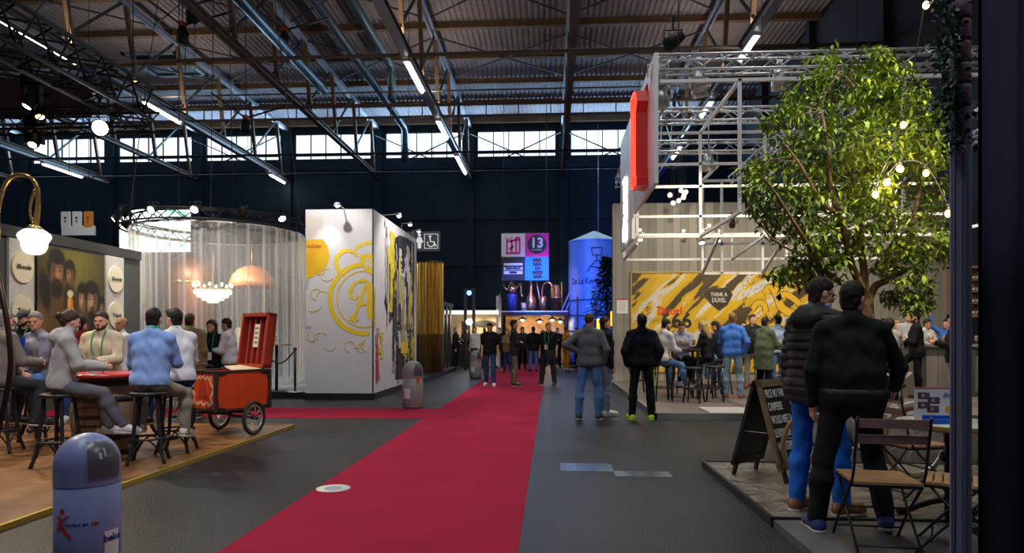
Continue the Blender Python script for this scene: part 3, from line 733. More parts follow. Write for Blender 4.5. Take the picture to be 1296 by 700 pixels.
# gothic capital A
for pts in ([(462,354),(469.4,358),(469.4,406),(464,403),(462,398)], [(459,358),(462,362),(451,394),(447,402),(452,405),(446,408),(441,405),(436,407),(441,400),(446,396)], [(448,384),(452,381),(457,383),(462,381),(462,385),(457,387),(452,385)], [(462,354),(457,351),(452,354),(455,357),(459,358)]):
    fpoly('gothic_letter', pts, M_yel, .0045)
fstroke('gothic_letter', [(461,356),(452,355),(444,360),(440,368),(442,376),(447,378),(450,375),(448,371)], [1.5,3,4.2,4.8,4,3,2.2,1.2], M_yel, .0045)
fstroke('scroll_print', [p for p in arcp(437,331,15,100,330)], [6-4*abs(i/40-.4) for i in range(41)], M_yel)
fpoly('shield_print', [(452,323),(460,320),(469.3,321),(469.3,347),(461,343),(455,334)], M_yel, .007)
text_obj('R', 17*FS, M_blk, Vector((fp(464,333)[0]+BX0, BY0, fp(464,333)[1]))-OB, XR, ZR, o, ext=.001, base=.0095, bold=.006)
for x, y in ((449,311),(454,308),(460,306),(466,304.5)): fpoly('crown_print', [(x-2,y+4),(x-2.6,y),(x,y-3.4),(x+2.4,y),(x+1.6,y+4)], M_yel)
for cx, cy, r, a0, a1 in ((410,347,8,30,300),(401,341,6,-60,200),(396,372,7,90,330),(405,377,9,180,400),(392,382,12,20,120),(391,425,7,0,250),(402,430,9,150,330),(414,436,8,-20,160),(440,439,7,90,360),(455,440,6,60,330),(448,432,9,0,110),(463,437,8,80,250)):
    fstroke('flourish_print', [p for p in arcp(cx,cy,r,a0,a1,18) if p[0]<469.4], .65, M_yel, .005)
# side of the block: brushed figure print
sy = lambda px: BX1/(((px-648)/FPX)*CS-SN)*(((px-648)/FPX)*SN+CS)
so = (BX1, BY0, 0)
def spoly(name, pts, m, base=.0015, tk=.002): blk(MB().prism([(sy(px)-BY0, z) for px, z in pts], so, YR, ZR, tk, base), name, m)
M_blkp = mat('black_brush_print', (.035,.032,.03), .6, var=.5, vscale=6); M_yelp = mat('yellow_brush_print', (.62,.50,.03), .6, var=.3, vscale=6); M_gryp = mat('grey_brush_print', (.30,.29,.28), .6, var=.3, vscale=5)
spoly('brush_print', [(486,2.2),(491,2.9),(494,3.4),(500,3.9),(506,4.05),(515,4.1),(524,4.1),(524,.2),(500,.3),(501,1.2),(497,1.9),(493,1.7)], M_blkp, .0015)
def ragged(x0, x1, z0, z1, seed, n=14, a=1.6):
    r = random.Random(seed); L = [(x0+r.uniform(-a,a), z0+(z1-z0)*i/n) for i in range(n+1)]; R = [(x1+r.uniform(-a,a), z0+(z1-z0)*i/n) for i in range(n+1)]
    return L + R[::-1]
for i, (x0,x1,z0,z1,m) in enumerate(((490,497,2.0,3.6,M_yelp),(494,500,2.4,4.0,M_yelp),(503,513,2.4,3.7,M_blk),(505,511,1.9,3.0,M_gryp),(515,521,1.6,3.2,M_yelp),(504,515,1.5,1.9,M_gryp),(503,516,1.1,1.55,M_blk),(497,500,.5,1.4,M_gryp),(508,512,3.1,3.9,M_blkp),(514,518,2.5,3.9,M_blk),(518,523,.8,1.5,M_yelp),(476,479,.35,1.6,M_gryp),(481,484,.9,1.5,M_yelp))):
    spoly('brush_print', ragged(x0,x1,z0,z1,i), m, .004+.0006*i)
rg2 = random.Random(21)
for i in range(46):
    x0_ = rg2.uniform(486, 521); wd_ = rg2.uniform(.5, 1.8); zc_ = rg2.uniform(.6, 3.9); hl_ = rg2.uniform(.2, .8)
    if x0_ < 496 and zc_ < 1.9: continue
    m_ = rg2.choice([M_blkp, M_blkp, M_yelp, M_yelp, M_blk, M_gryp])
    spoly('brush_print', ragged(x0_, x0_+wd_, max(.2, zc_-hl_), min(4.05, zc_+hl_), 100+i, 12, .5), m_, .0122+.0003*i)
spoly('label_print', [(506,.95),(515,.95),(515,1.25),(506,1.25)], M_yel, .028)
spoly('bottle_print', [(475.6,.4),(478.5,.4),(478.5,.95),(477.4,1.5),(476.5,1.5),(475.6,.95)], mat('red_print', (.55,.05,.02), .5), .013)
spoly('crest_print', [(473.5,2.4),(475,2.5),(475,1.6),(474,1.5)], M_yelp, .006)
# arm lamps on the block
for i, (px, py, d, nm) in enumerate(((505,272,16.0,'nearest'),(519,283,18.0,'middle'),(530,292,19.4,'farthest'))):
    tip = at(px,py,d); 
    l = thing('arm_lamp', '%s of three white arm lamps reaching over the painted side of the white block' % nm, 'arm lamp', (BX1, tip.y, tip.z), 0, 'arm lamps on the white block')
    ln = tip.x - BX1
    MB().tube([(-.05,0,-.4),(-.05,0,0),(ln,0,.02)], .012, 6).build('arm', M_alu, l); MB().lathe([(0,.05),(.05,.04),(.07,-.03),(.06,-.03)], (ln,0,0), n=14).build('lamp_shade', M_alu, l); MB().sphere((ln,0,-.02), .05, 6).build('bulb', M_bulb_s, l)
l = thing('arm_lamp', 'white arm lamp above the yellow letter face of the white block', 'arm lamp', (at(421,259,14.2).x, BY0, 4.22))
MB().tube([(0,.05,.03),(0,-.45,.06)], .012, 6).build('arm', M_alu, l); MB().lathe([(0,.09),(.05,.08),(.08,.01),(.07,.01)], (0,-.45,0), n=14).build('lamp_shade', M_alu, l); MB().sphere((0,-.45,.02), .05, 6).build('bulb', M_bulb_s, l)
# dark low deck running on behind the block
o = MB().box((BX1-3,BY1+.02,0),(BX1+.1,28.4,.13)).build('stall_deck', M_black); tag(o, 'long low black deck edge behind the white block', 'deck')
# gold fringe column
p = at(543.5,470,24.2); M_goldf = mat('gold_fringe', (.52,.30,.07), .3, .55, var=.6, vscale=3, stretch=(6,6,.3), vcol=(.80,.55,.13)); M_brnf = mat('brown_fringe', (.09,.04,.018), .5, var=.5, vscale=6, stretch=(6,6,.3))
o = thing('fringe_curtain', 'shimmering gold fringe curtain column beyond the white block', 'fringe curtain', (p.x,p.y,.13))
def fringe(z0_, z1_, R, k):
    mb = MB(); N = 180
    vs = [((R+.035*math.sin(i*2.1+k)+.02*math.sin(i*.77))*math.cos(2*math.pi*i/N), (R+.035*math.sin(i*2.1+k)+.02*math.sin(i*.77))*math.sin(2*math.pi*i/N), z) for z in (z0_, z1_) for i in range(N)]
    return mb.add(vs, [(i,(i+1) % N,N+(i+1) % N,N+i) for i in range(N)])
fringe(.02,3.9,.46,0).build('fringe', M_goldf, o); fringe(.0,1.35,.475,1).build('fringe', M_brnf, o)
MB().lathe([(0,3.95),(.48,3.95),(.48,3.88),(0,3.88)], n=24).build('ring', M_black, o)
p = at(569,440,26)
o = thing('panel_screen', 'dark slatted screen beside the gold fringe curtain', 'screen wall', (p.x,p.y,.0))
mb = MB()
for i in range(4): mb.box((-.3+.02,i*.9-1,.13),(-.24,i*.9-.6,2.6))
mb.build('slats', M_dsteel, o); MB().box((-.32,-1,2.6),(-.2,2.4,2.75)).build('rail', M_dsteel, o)
spot('fringe_fill', (p.x+1.5,p.y-5.5,4.6), (p.x-.3,p.y-1,2.4), 260, 50, (1,.85,.6))  # extra spot without a fixture, added to brighten the gold fringe
# restroom sign
p = at(537,305.5,25); q = 25/FPX
o = thing('restroom_sign', 'hanging grey restroom sign with white man, woman and wheelchair pictograms', 'sign', p)
MB().box((-29*q,-.03,-12.5*q),(20*q,.05,12.5*q)).build('sign_panel', mat('sign_grey', (.16,.18,.19), .5), o)
M_pic = mat('white_pictogram', (.9,.92,.92), .5, emit=.5)
def pictos(mb, x, f=1.0, skirt=False):
    o_ = (x*q,-.03,0)
    mb.prism([(a*q,b*q) for a,b in circ(0,7.8,2.0,16)], o_, XR, ZR, .004)
    if skirt: mb.prism([(a*q,b*q) for a,b in ((-2.2,5.2),(2.2,5.2),(5,-1.5),(2.4,-1.5),(2,-9),(-2,-9),(-2.4,-1.5),(-5,-1.5))], o_, XR, ZR, .004)
    else: mb.prism([(a*q,b*q) for a,b in ((-3.4,5.2),(3.4,5.2),(3.4,-1.5),(2,-1.5),(2,-9),(-2,-9),(-2,-1.5),(-3.4,-1.5))], o_, XR, ZR, .004)
pm = MB(); pictos(pm,-21); pm.build('man_pictogram', M_pic, o)
pm = MB(); pictos(pm,-6,skirt=True); pm.build('woman_pictogram', M_pic, o)
pm = MB(); o_ = (9*q,-.03,0)
pm.stroke([(a*q,b*q) for a,b in ((-8.5,-9),(8.5,-9),(8.5,9),(-8.5,9))], .9*q, o_, XR, ZR, .004, 0, True)
pm.prism([(a*q,b*q) for a,b in circ(-1.5,6,1.6,14)], o_, XR, ZR, .004).stroke([(a*q,b*q) for a,b in ((-1.5,4),(-1,-.5),(3.5,-.8),(5.5,-6),(7,-5.4))], 1.5*q, o_, XR, ZR, .004).stroke([(a*q,b*q) for a,b in arcp(-.3,-2.6,4.2,150,350,16)], 1.2*q, o_, XR, ZR, .004)
pm.build('wheelchair_pictogram', M_pic, o)
MB().tube([(-20*q,0,12*q),(-20*q,0,9)], .01, 5).tube([(12*q,0,12*q),(12*q,0,9)], .01, 5).build('cable', M_dsteel, o)
# ================================================================== RIGHT SIDE
SX0, SY0, SYW, SH = 1.76, 11.5, 20.0, .10      # stall deck: left edge, front edge, wall, height
M_deck = mat('stall_deck_board', (.16,.13,.12), .6, var=.15, vscale=2)
M_conc = bpy.data.materials.new('boarded_concrete'); M_conc.use_nodes = True; MATS['boarded_concrete'] = M_conc
def ramp_mat(m, build):
    nt = m.node_tree; b = nt.nodes['Principled BSDF']; build(nt, b); return m
def N(nt, t, **kw):
    n = nt.nodes.new(t)
    for k, v in kw.items():
        if k in n.inputs: n.inputs[k].default_value = v
        else: setattr(n, k, v)
    return n
def conc(nt, b):
    tc = N(nt,'ShaderNodeTexCoord'); mp = N(nt,'ShaderNodeMapping'); mp.inputs['Scale'].default_value = (5.5,5.5,.35)
    no = N(nt,'ShaderNodeTexNoise', Scale=1.0, Detail=5.0)
    sp = N(nt,'ShaderNodeSeparateXYZ'); mul = N(nt,'ShaderNodeMath', operation='MULTIPLY'); mul.inputs[1].default_value = 4.2
    fl = N(nt,'ShaderNodeMath', operation='FLOOR'); wn = N(nt,'ShaderNodeTexWhiteNoise', noise_dimensions='1D')
    fr = N(nt,'ShaderNodeMath', operation='FRACT'); gt = N(nt,'ShaderNodeMath', operation='GREATER_THAN'); gt.inputs[1].default_value = .06
    mx = N(nt,'ShaderNodeMix', data_type='FLOAT'); mx.inputs[0].default_value = .45
    r = N(nt,'ShaderNodeValToRGB'); e = r.color_ramp.elements; e[0].position=.25; e[0].color=(.20,.185,.155,1); e[1].position=.8; e[1].color=(.36,.335,.29,1)
    m2 = N(nt,'ShaderNodeMix', data_type='RGBA'); m2.inputs[6].default_value = (.14,.13,.11,1)
    L = nt.links.new
    L(tc.outputs['Object'], mp.inputs[0]); L(mp.outputs[0], no.inputs['Vector']); L(tc.outputs['Object'], sp.inputs[0]); L(sp.outputs[0], mul.inputs[0]); L(mul.outputs[0], fl.inputs[0]); L(fl.outputs[0], wn.inputs['W'])
    L(mul.outputs[0], fr.inputs[0]); L(fr.outputs[0], gt.inputs[0]); L(no.outputs['Fac'], mx.inputs[2]); L(wn.outputs['Value'], mx.inputs[3]); L(mx.outputs[0], r.inputs[0]); L(gt.outputs[0], m2.inputs[0]); L(r.outputs[0], m2.inputs[7]); L(m2.outputs[2], b.inputs['Base Color'])
    b.inputs['Roughness'].default_value = .75
ramp_mat(M_conc, conc)
o = thing('stall_floor', 'low brown deck of the right-hand bar with a pale edge', 'platform')
MB().box((SX0+.02,SY0+.02,0),(12,SYW+.3,SH)).build('boards', M_deck, o)
MB().box((SX0,SY0,0),(SX0+.04,SYW,SH+.01)).box((SX0,SY0,0),(12,SY0+.04,SH+.01)).build('edge_trim', mat('deck_edge', (.20,.20,.20), .5), o)
a, b = gnd(892,513,SH), gnd(965,525,SH)
o = thing('floor_mat', 'pale striped entrance mat on the deck edge behind the chalkboard', 'mat', (0,0,0))
mb = MB()
for i in range(26): mb.box((2.72+i*.045,SY0+.06,SH+.002),(2.745+i*.045,SY0+1.0,SH+.016))
MB().box((2.7,SY0+.05,SH),(3.95,SY0+1.03,SH+.012)).build('mat_base', mat('mat_grey', (.30,.30,.29), .8), o); mb.build('stripes', mat('mat_white', (.62,.62,.6), .8), o)['kind'] = 'stuff'
# stall back wall
WZ = 5.33
o = thing('stall_wall', 'tall grey boarded concrete wall at the back of the right-hand bar', 'booth wall')
MB().box((1.84,SYW,0),(12.0,SYW+.3,WZ)).build('wall_panel', M_conc, o)
MB().box((1.84,SYW-.012,0),(2.36,SYW,WZ)).build('end_pillar', M_conc, o)
# mural
M_mur = bpy.data.materials.new('brushed_mural'); M_mur.use_nodes = True
def mural(nt, b):
    L = nt.links.new
    tc = N(nt,'ShaderNodeTexCoord'); m0 = N(nt,'ShaderNodeMapping'); m0.inputs['Rotation'].default_value = (0,math.radians(43),0); mp = N(nt,'ShaderNodeMapping'); mp.inputs['Scale'].default_value = (.30,1,1.5)
    no = N(nt,'ShaderNodeTexNoise', Scale=1.25, Detail=6.0, Roughness=.55, Distortion=.15)
    L(tc.outputs['Object'], m0.inputs[0]); L(m0.outputs[0], mp.inputs[0]); L(mp.outputs[0], no.inputs['Vector'])
    r = N(nt,'ShaderNodeValToRGB'); r.color_ramp.interpolation = 'CONSTANT'; e = r.color_ramp.elements
    e[0].position = 0; e[0].color = (.07,.045,.02,1); e[1].position = .40; e[1].color = (.085,.06,.02,1)
    for p, c in ((.452,(.66,.39,.010,1)),(.51,(.74,.46,.014,1)),(.558,(.66,.62,.56,1)),(.62,(.76,.44,.012,1)),(.645,(.075,.05,.02,1))):
        x = e.new(p); x.color = c
    L(no.outputs['Fac'], r.inputs[0])
    n2 = N(nt,'ShaderNodeTexNoise', Scale=3.2, Detail=3.0, Distortion=1.6); L(tc.outputs['Object'], n2.inputs['Vector'])
    ab = N(nt,'ShaderNodeMath', operation='SUBTRACT'); ab.inputs[1].default_value = .5; a2 = N(nt,'ShaderNodeMath', operation='ABSOLUTE'); lt = N(nt,'ShaderNodeMath', operation='LESS_THAN'); lt.inputs[1].default_value = .011
    L(n2.outputs['Fac'], ab.inputs[0]); L(ab.outputs[0], a2.inputs[0]); L(a2.outputs[0], lt.inputs[0])
    sp = N(nt,'ShaderNodeSeparateXYZ'); L(tc.outputs['Object'], sp.inputs[0]); g = N(nt,'ShaderNodeMath', operation='GREATER_THAN'); g.inputs[1].default_value = 3.2; L(sp.outputs[0], g.inputs[0])
    mu = N(nt,'ShaderNodeMath', operation='MULTIPLY'); L(lt.outputs[0], mu.inputs[0]); L(g.outputs[0], mu.inputs[1])
    mx = N(nt,'ShaderNodeMix', data_type='RGBA'); mx.inputs[7].default_value = (.08,.05,.01,1); L(mu.outputs[0], mx.inputs[0]); L(r.outputs[0], mx.inputs[6]); L(mx.outputs[2], b.inputs['Base Color']); b.inputs['Roughness'].default_value = .5
ramp_mat(M_mur, mural)
MX0, MX1, MZ0, MZ1 = 2.38, 7.95, .35, 3.26
o = thing('mural', 'yellow, black and white brush-stroke mural with red lettering behind the bar tables', 'mural', (MX0,SYW-.03,0))
MB().box((0,-.02,MZ0),(MX1-MX0,.028,MZ1)).build('mural_board', M_mur, o)
mb = MB().box((-.03,-.05,MZ1),(MX1-MX0+.03,.03,MZ1+.05)).box((-.04,-.05,MZ0),(0,.03,MZ1+.05)).box((MX1-MX0,-.05,MZ0),(MX1-MX0+.05,.03,MZ1+.05)); mb.build('frame', mat('gold_frame', (.5,.33,.12), .5), o)
M_red = mat('red_letter', (.80,.035,.010), .45); M_cream = mat('cream_letter', (.75,.70,.6), .5); M_inkp = mat('ink_letter', (.03,.025,.02), .5)
mp_ = lambda px, py: Vector(((px-697)/FPX*20.05+.0-MX0, -.02, CAMH+(HOR-py)/FPX*20.0))
# red gothic word, built from broken-pen strokes
def pen(name, strokes, px, py, sc, m, base=.004):
    mb = MB(); p0 = mp_(px,py)
    for pts, wd in strokes: mb.stroke([(x*sc,y*sc) for x,y in pts], wd*sc, p0, XR, ZR, .006, base)
    return mb.build(name, m, o)
glyph = {'D':[([(0,9),(3,10),(7,8),(9,5),(8,1.5),(5,0),(1,1)],1.9),([(3,9),(3,1)],1.6),([(5.4,7.5),(5.4,2)],.7)],
 'u':[([(0,6.6),(1.6,6),(1.6,1.2),(3,.2),(5,1.2)],1.6),([(5.2,6.6),(5.8,6),(5.8,1),(7,.2)],1.6)],
 'v':[([(0,6.6),(1.6,6),(1.6,1.4),(3.4,.2),(5.6,1.6),(5.8,5),(4.2,6.8)],1.6)],
 'e':[([(4.8,1),(3,.1),(1.2,1.4),(1.2,5.4),(3,6.8),(4.8,5.2),(1.6,3.2)],1.5)],
 'l':[([(0,10),(1.4,9.2),(1.4,1),(3,.2)],1.7)]}
x0 = 828.5
for ch, adv in (('D',9.6),('u',7.2),('v',6.6),('e',5.6),('l',3)):
    pen('red_lettering', glyph[ch], x0, 398.5, 20/FPX*.98, M_red); x0 += adv
text_obj('666', .60, M_inkp, mp_(853,407)-Vector((0,.004,0)), XR, ZR, o, name='number_lettering', ext=.003, bold=.014)
text_obj('THINK A', .16, M_cream, mp_(905,374)-Vector((0,.006,0)), XR, ZR, o, ext=.003, bold=.003, sx=.75)
text_obj('DUVEL', .18, M_cream, mp_(905,381)-Vector((0,.006,0)), XR, ZR, o, ext=.003, bold=.003, sx=.75)
mb = MB(); mb.prism([(x*.85,y*.75) for x,y in ((-.35,.3),(.25,.38),(.48,.1),(.3,-.3),(0,-.55),(-.3,-.25),(-.5,.05))], mp_(905,377), XR, ZR, .003, .001); mb.build('ink_patch', mat('ink_patch', (.05,.035,.02), .6), o)
for pts, wd in (([(962,372),(966,366),(972,368),(976,376),(980,388),(988,395),(996,398)],9),([(976,380),(984,374),(994,378),(1003,386)],7),([(946,392),(952,384),(960,386),(962,396)],6)):
    v = smooth([mp_(*p) for p in pts], 5); MB().stroke([(a.x-v[0].x,a.z-v[0].z) for a in v], (wd+1.6)*20/FPX, v[0], XR, ZR, .002, .001).build('figure_outline', M_inkp, o); MB().stroke([(a.x-v[0].x,a.z-v[0].z) for a in v], wd*20/FPX, v[0], XR, ZR, .003, .002).build('figure_paint', mat('mural_yellow', (.76,.45,.012), .5), o)
# poster on the pillar
p = at(787.3,387.5,19.9)
o = thing('notice_poster', 'white notice with red heading on the end pillar of the bar wall', 'poster', (p.x,SYW-.02,p.z)); q = 20/FPX
MB().box((-6.8*q,-.008,-9.5*q),(6.8*q,.008,9.5*q)).build('sheet', M_white, o); MB().box((-6.8*q,-.012,7.5*q),(6.8*q,-.008,9.5*q)).build('heading', mat('red_ink', (.5,.04,.03), .6), o)
mb = MB()
for i in range(5): mb.box((-5*q,-.011,(4-2.4*i)*q),((5-i % 2*2)*q,-.008,(4.7-2.4*i)*q))
mb.build('text_lines', mat('pale_ink', (.4,.4,.42), .6), o)

# ---- overhead white frame and trusses
TZ = 6.1
for i, (y, nm) in enumerate(((11.75,'front'),(14.5,'middle'),(16.9,'rear'))):
    o = truss_mb((1.85,y,TZ),(9.6,y,TZ), .26, .026, .34).build('box_truss', M_alu); tag(o, 'aluminium box truss across the right-hand bar, %s one of three' % nm, 'box truss')
for i, (x, l) in enumerate(((5.2,'aluminium box truss running front to back above the tree'),(9.5,'aluminium box truss running front to back at the far right'),(1.99,'aluminium box truss running back above the red sign'))):
    o = truss_mb((x,11.9,TZ-.28),(x,19.5,TZ-.28), .26, .024, .34).build('box_truss', M_alu); tag(o, l, 'box truss')
mb = MB(); q = .055
def B(p, q_): mb.bar(p, q_, .055)
XS = (1.86, 3.2, 4.55, 5.9, 7.25)
YF, YB = 11.6, 14.6
for z in (5.76,): B((1.86,YF,z),(8.2,YF,z))
for z in (3.55,3.98,4.62,5.1,5.77): B((1.86,YB,z),(8.2,YB,z))
for x in XS: B((x,YB,3.55),(x,YB,5.8))
for x in (3.2,5.9,8.2): B((x,YF,3.52),(x,YF,5.78)); B((x,YF,5.76),(x,YB,5.77)); B((x,YF,3.52),(x,YB,3.55))
for x in (3.6,4.05,5.0): B((x,YB+1.6,2.9),(x,YB+1.6,5.1))
B((3.6,YB+1.6,2.9),(5.0,YB+1.6,2.9)); B((3.6,YB+1.6,5.1),(5.0,YB+1.6,5.1)); B((3.6,YB+1.6,3.6),(8.2,YB+1.6,3.6))
for x in (3.6,5.0): B((x,YB+1.6,2.9),(x,YB,3.55)); B((x,YB+1.6,5.1),(x,YB,5.1))
B((1.86,17.2,3.35),(1.86,17.2,5.1)); B((1.86,17.2,5.1),(1.86,14.6,5.1)); B((1.86,17.2,3.35),(1.86,14.6,3.4)); B((1.86,17.2,3.35),(9,17.2,3.35)); B((1.86,17.2,3.98),(5.4,17.2,3.98))
for x in (4.55,5.9,7.25): B((x,YB,3.55),(x,17.2,3.35)); B((x,17.2,3.35),(x,17.2,3.98))
o = mb.build('tube_frame', M_white); tag(o, 'white square-tube lattice frame hung over the right-hand bar', 'frame')
mb = MB()
for x in (2.2, 5.2, 9.0):
    for y in (11.75, 16.9): mb.tube([(x,y,TZ+.1),(x,y,RZ-.2)], .008, 4)
o = mb.build('rigging_wires', M_dsteel); tag(o, 'thin rigging wires holding up the white frame and trusses', 'wires', kind='stuff')
# white fascia with red lit sign, and lower fascia with white letters
o = thing('fascia_sign', 'white fascia board facing the aisle with a tall red neon sign', 'sign')
MB().box((1.76,11.55,4.02),(1.83,14.5,6.24)).build('fascia_board', M_white, o)
M_neon = mat('red_neon', (1,.03,.02), .3, emit=3.2, ecol=(1,.03,.015)); M_neond = mat('red_sign_side', (.28,.004,.004), .4, emit=.10, ecol=(1,.02,.012))
yn = lambda y0,y1: ((1.60,y0),(1.60,y1))
pts2 = [(0,0),(.5,0),(.5,.15),(.42,.2),(.42,1.35),(.6,1.5),(.42,1.75),(0,1.75),(-.12,1.6),(0,1.45)]
MB().prism([(x-.25, z) for x, z in pts2], (1.76,12.55,4.3), -YR, ZR, .0).prism([(x-.25, z) for x, z in pts2], (1.755,12.55,4.15), -YR, ZR, .20).build('sign_body', M_neond, o)
loop = [Vector((1.53,12.55-(x-.25),4.15+z)) for x, z in [(.04,.04),(.46,.04),(.46,.17),(.38,.22),(.38,1.36),(.55,1.5),(.39,1.71),(.02,1.71),(-.07,1.6),(.04,1.44)]]
MB().tube(loop, .028, 8, closed=True).build('neon_tube', M_neon, o)
point('red_neon_light', (1.2,12.5,5.0), 3, (1,.05,.03), .3)
o = thing('letter_sign', 'lower white fascia board with glowing white script letters beyond the red sign', 'sign')
MB().box((1.74,14.55,3.5),(1.81,16.9,6.2)).build('fascia_board', M_white, o)
text_obj('Duvel', .62, mat('white_lit_letter', (1,1,1), .4, emit=2.5, ecol=(.95,.98,1)), (1.735,15.6,4.32), ZR, YR, o, ext=.03, bold=.02, sx=1.0)
# lamps hung from frame and trusses
for i, (px, py, d, l) in enumerate(((810,301,17.03,'small white spotlight under the frame, leftmost of the row above the mural'),(865,302,16.98,'small white spotlight under the frame, second of the row above the mural'),(888,304,14.5,'small white spotlight under the frame, third of the row above the mural'),(897,297,14.5,'small white spotlight next to the third one above the mural'),(911,302,16.93,'small white spotlight under the frame, fifth of the row above the mural'),(927,283,14.5,'small dark spotlight hanging at the frame corner left of the tree'))):
    par('track_spotlight', at(px,py,d), (.1,.9,-.6) if i % 2 else (0,-.5,-1), l, 'spotlight', .07, .2, 'small spotlights under the white frame', M_bulb_s, hang=.16, body=M_black if i == 5 else M_white)
for px, py, d, l in ((833,97,11.75,'big silver floodlight under the front truss, leftmost'),(884,102,11.75,'big silver floodlight under the front truss, second from the left'),(987,103,11.75,'big silver floodlight under the front truss beside the tree'),(836,126,11.9,'silver lamp turned down below the leftmost floodlight'),(885,113,12.3,'silver lamp turned down behind the second floodlight'),(897,207,14.5,'silver spotlight hanging inside the white frame left of the tree')):
    par('flood_lamp', at(px,py,d), (.2,.4,-.9), l, 'flood lamp', .15, .36, 'silver lamps under the trusses', M_alu, hang=.25 if py<200 else .9, body=M_alu)
par('projector_lamp', at(852,52,11.8), (-.6,.5,-.2), 'black projector standing up on the front truss', 'projector', .13, .36, None, M_black, hang=.3)
o = thing('pendant_cluster', 'cluster of glowing round pendant bulbs over the bar behind the white frame', 'pendant lamp', at(860,225,18.2)); B0 = Vector(o.location); 
for i, (px, py) in enumerate(((848,247),(852,257),(859,254),(866,246),(868,243),(862,241),(865,250))):
    v = at(px,py,18.2+.15*(i % 3)) - B0; MB().tube([v+Vector((0,0,.1)), (v.x*.3,v.y,1.0)], .008, 5).build('cord', M_black, o)
    MB().sphere(v, .062, 8).build('bulb', mat('pendant_glow', (1,.9,.7), .3, emit=5, ecol=(1,.78,.45)), o)
MB().lathe([(0,1.05),(.2,1.03),(.2,.98),(0,.98)], n=20).tube([(0,0,1.0),(0,0,RZ-.2-B0.z)], .01, 5).build('ceiling_plate', M_black, o)

# ---- bar furniture on the deck
def bar_stool(p, label, rz=0, h=.78, group=None, m=None, bent=False):
    m = m or M_black; o = thing('bar_stool', label, 'stool', p, rz, group)
    MB().lathe([(0,h),(.17,h),(.19,h-.012),(.19,h-.035),(.165,h-.045),(0,h-.045)], n=28).build('seat', m, o)
    for k in range(4):
        a = math.pi/4+k*math.pi/2; c, s = math.cos(a), math.sin(a); lr = .020 if bent else .016
        MB().tube(smooth([Vector((c*.135,s*.135,h-.04)), Vector((c*.165,s*.165,h*.55)), Vector((c*.20,s*.20,h*.22)), Vector((c*.255,s*.255,0))],4) if bent else [Vector((c*.14,s*.14,h-.04)),Vector((c*.235,s*.235,0))], lr, 8).build('leg', m, o)
    R_ = .195 if bent else .21
    MB().tube([(R_*math.cos(2*math.pi*i/28), R_*math.sin(2*math.pi*i/28), .27) for i in range(28)], .012, 8, closed=True).build('foot_ring', m, o)
    if bent:
        for k in range(4):
            a0, a1 = math.pi/4+k*math.pi/2, math.pi/4+(k+1)*math.pi/2; am = (a0+a1)/2
            P = [Vector((.20*math.cos(a0),.20*math.sin(a0),.10)), Vector((.19*math.cos((a0+am)/2),.19*math.sin((a0+am)/2),.22)), Vector((.17*math.cos(am),.17*math.sin(am),.265)), Vector((.19*math.cos((a1+am)/2),.19*math.sin((a1+am)/2),.22)), Vector((.20*math.cos(a1),.20*math.sin(a1),.10))]
            MB().tube(smooth(P,4), .010, 6).build('bent_brace', m, o)
    return o
DZ_ = SH+.01
def dp(px, d): p = at(px, 400, d); return (p.x, p.y, SH)
T1 = dp(864, 14.2)
def sq_table(p, label, w=.7, dd=.7, h=1.05):
    o = thing('bar_table', label, 'table', p, 0, 'black high tables on the bar deck')
    MB().box((-w/2,-dd/2,h-.04),(w/2,dd/2,h)).build('tabletop', mat('dark_table_top', (.05,.045,.045), .35), o)
    for sx in (-1,1):
        for s2 in (-1,1): MB().bar((sx*(w/2-.05),s2*(dd/2-.05),0),(sx*(w/2-.05),s2*(dd/2-.05),h-.04), .045).build('leg', M_black, o)
    MB().box((-w/2+.05,-.02,.22),(w/2-.05,.02,.26)).box((-w/2+.03,-dd/2+.05,.22),(-w/2+.07,dd/2-.05,.26)).box((w/2-.07,-dd/2+.05,.22),(w/2-.03,dd/2-.05,.26)).build('foot_rail', M_black, o)
    return o
sq_table(T1, 'black high table with three seated drinkers in front of the mural', .62, .6)
T2 = dp(983, 14.9); sq_table(T2, 'black high table where the person in the green coat stands', .7, .7)
T3 = dp(1003, 17.5); sq_table(T3, 'black high table deeper in the bar behind the blue-shirted drinkers', 1.2, .6)
for px, d, l, h in ((838,13.6,'black bar stool under the man at the table left end',.76),(862,14.95,'black bar stool behind the table, under the man in grey tee',.76),(894,14.2,'black bar stool under the blonde woman',.76),(913,15.2,'black bar stool under the man in navy jacket behind the blonde woman',.76),(878,13.3,'empty black bar stool on the near side of the drinkers table',.70),(905,13.5,'empty black bar stool to the right of the drinkers table',.72),(806,15.8,'empty black bar stool at the left end of the bar deck',.78)):
    bar_stool(dp(px,d), l, .3*px, h, 'black stools on the bar deck')
beer((T1[0]-.05,T1[1]-.1,SH+1.05), 'half-full beer glass on the table before the mural', .19, .04); beer((T1[0]+.25,T1[1]+.1,SH+1.05), 'second beer glass on the table before the mural, by the blonde woman', .19, .04)
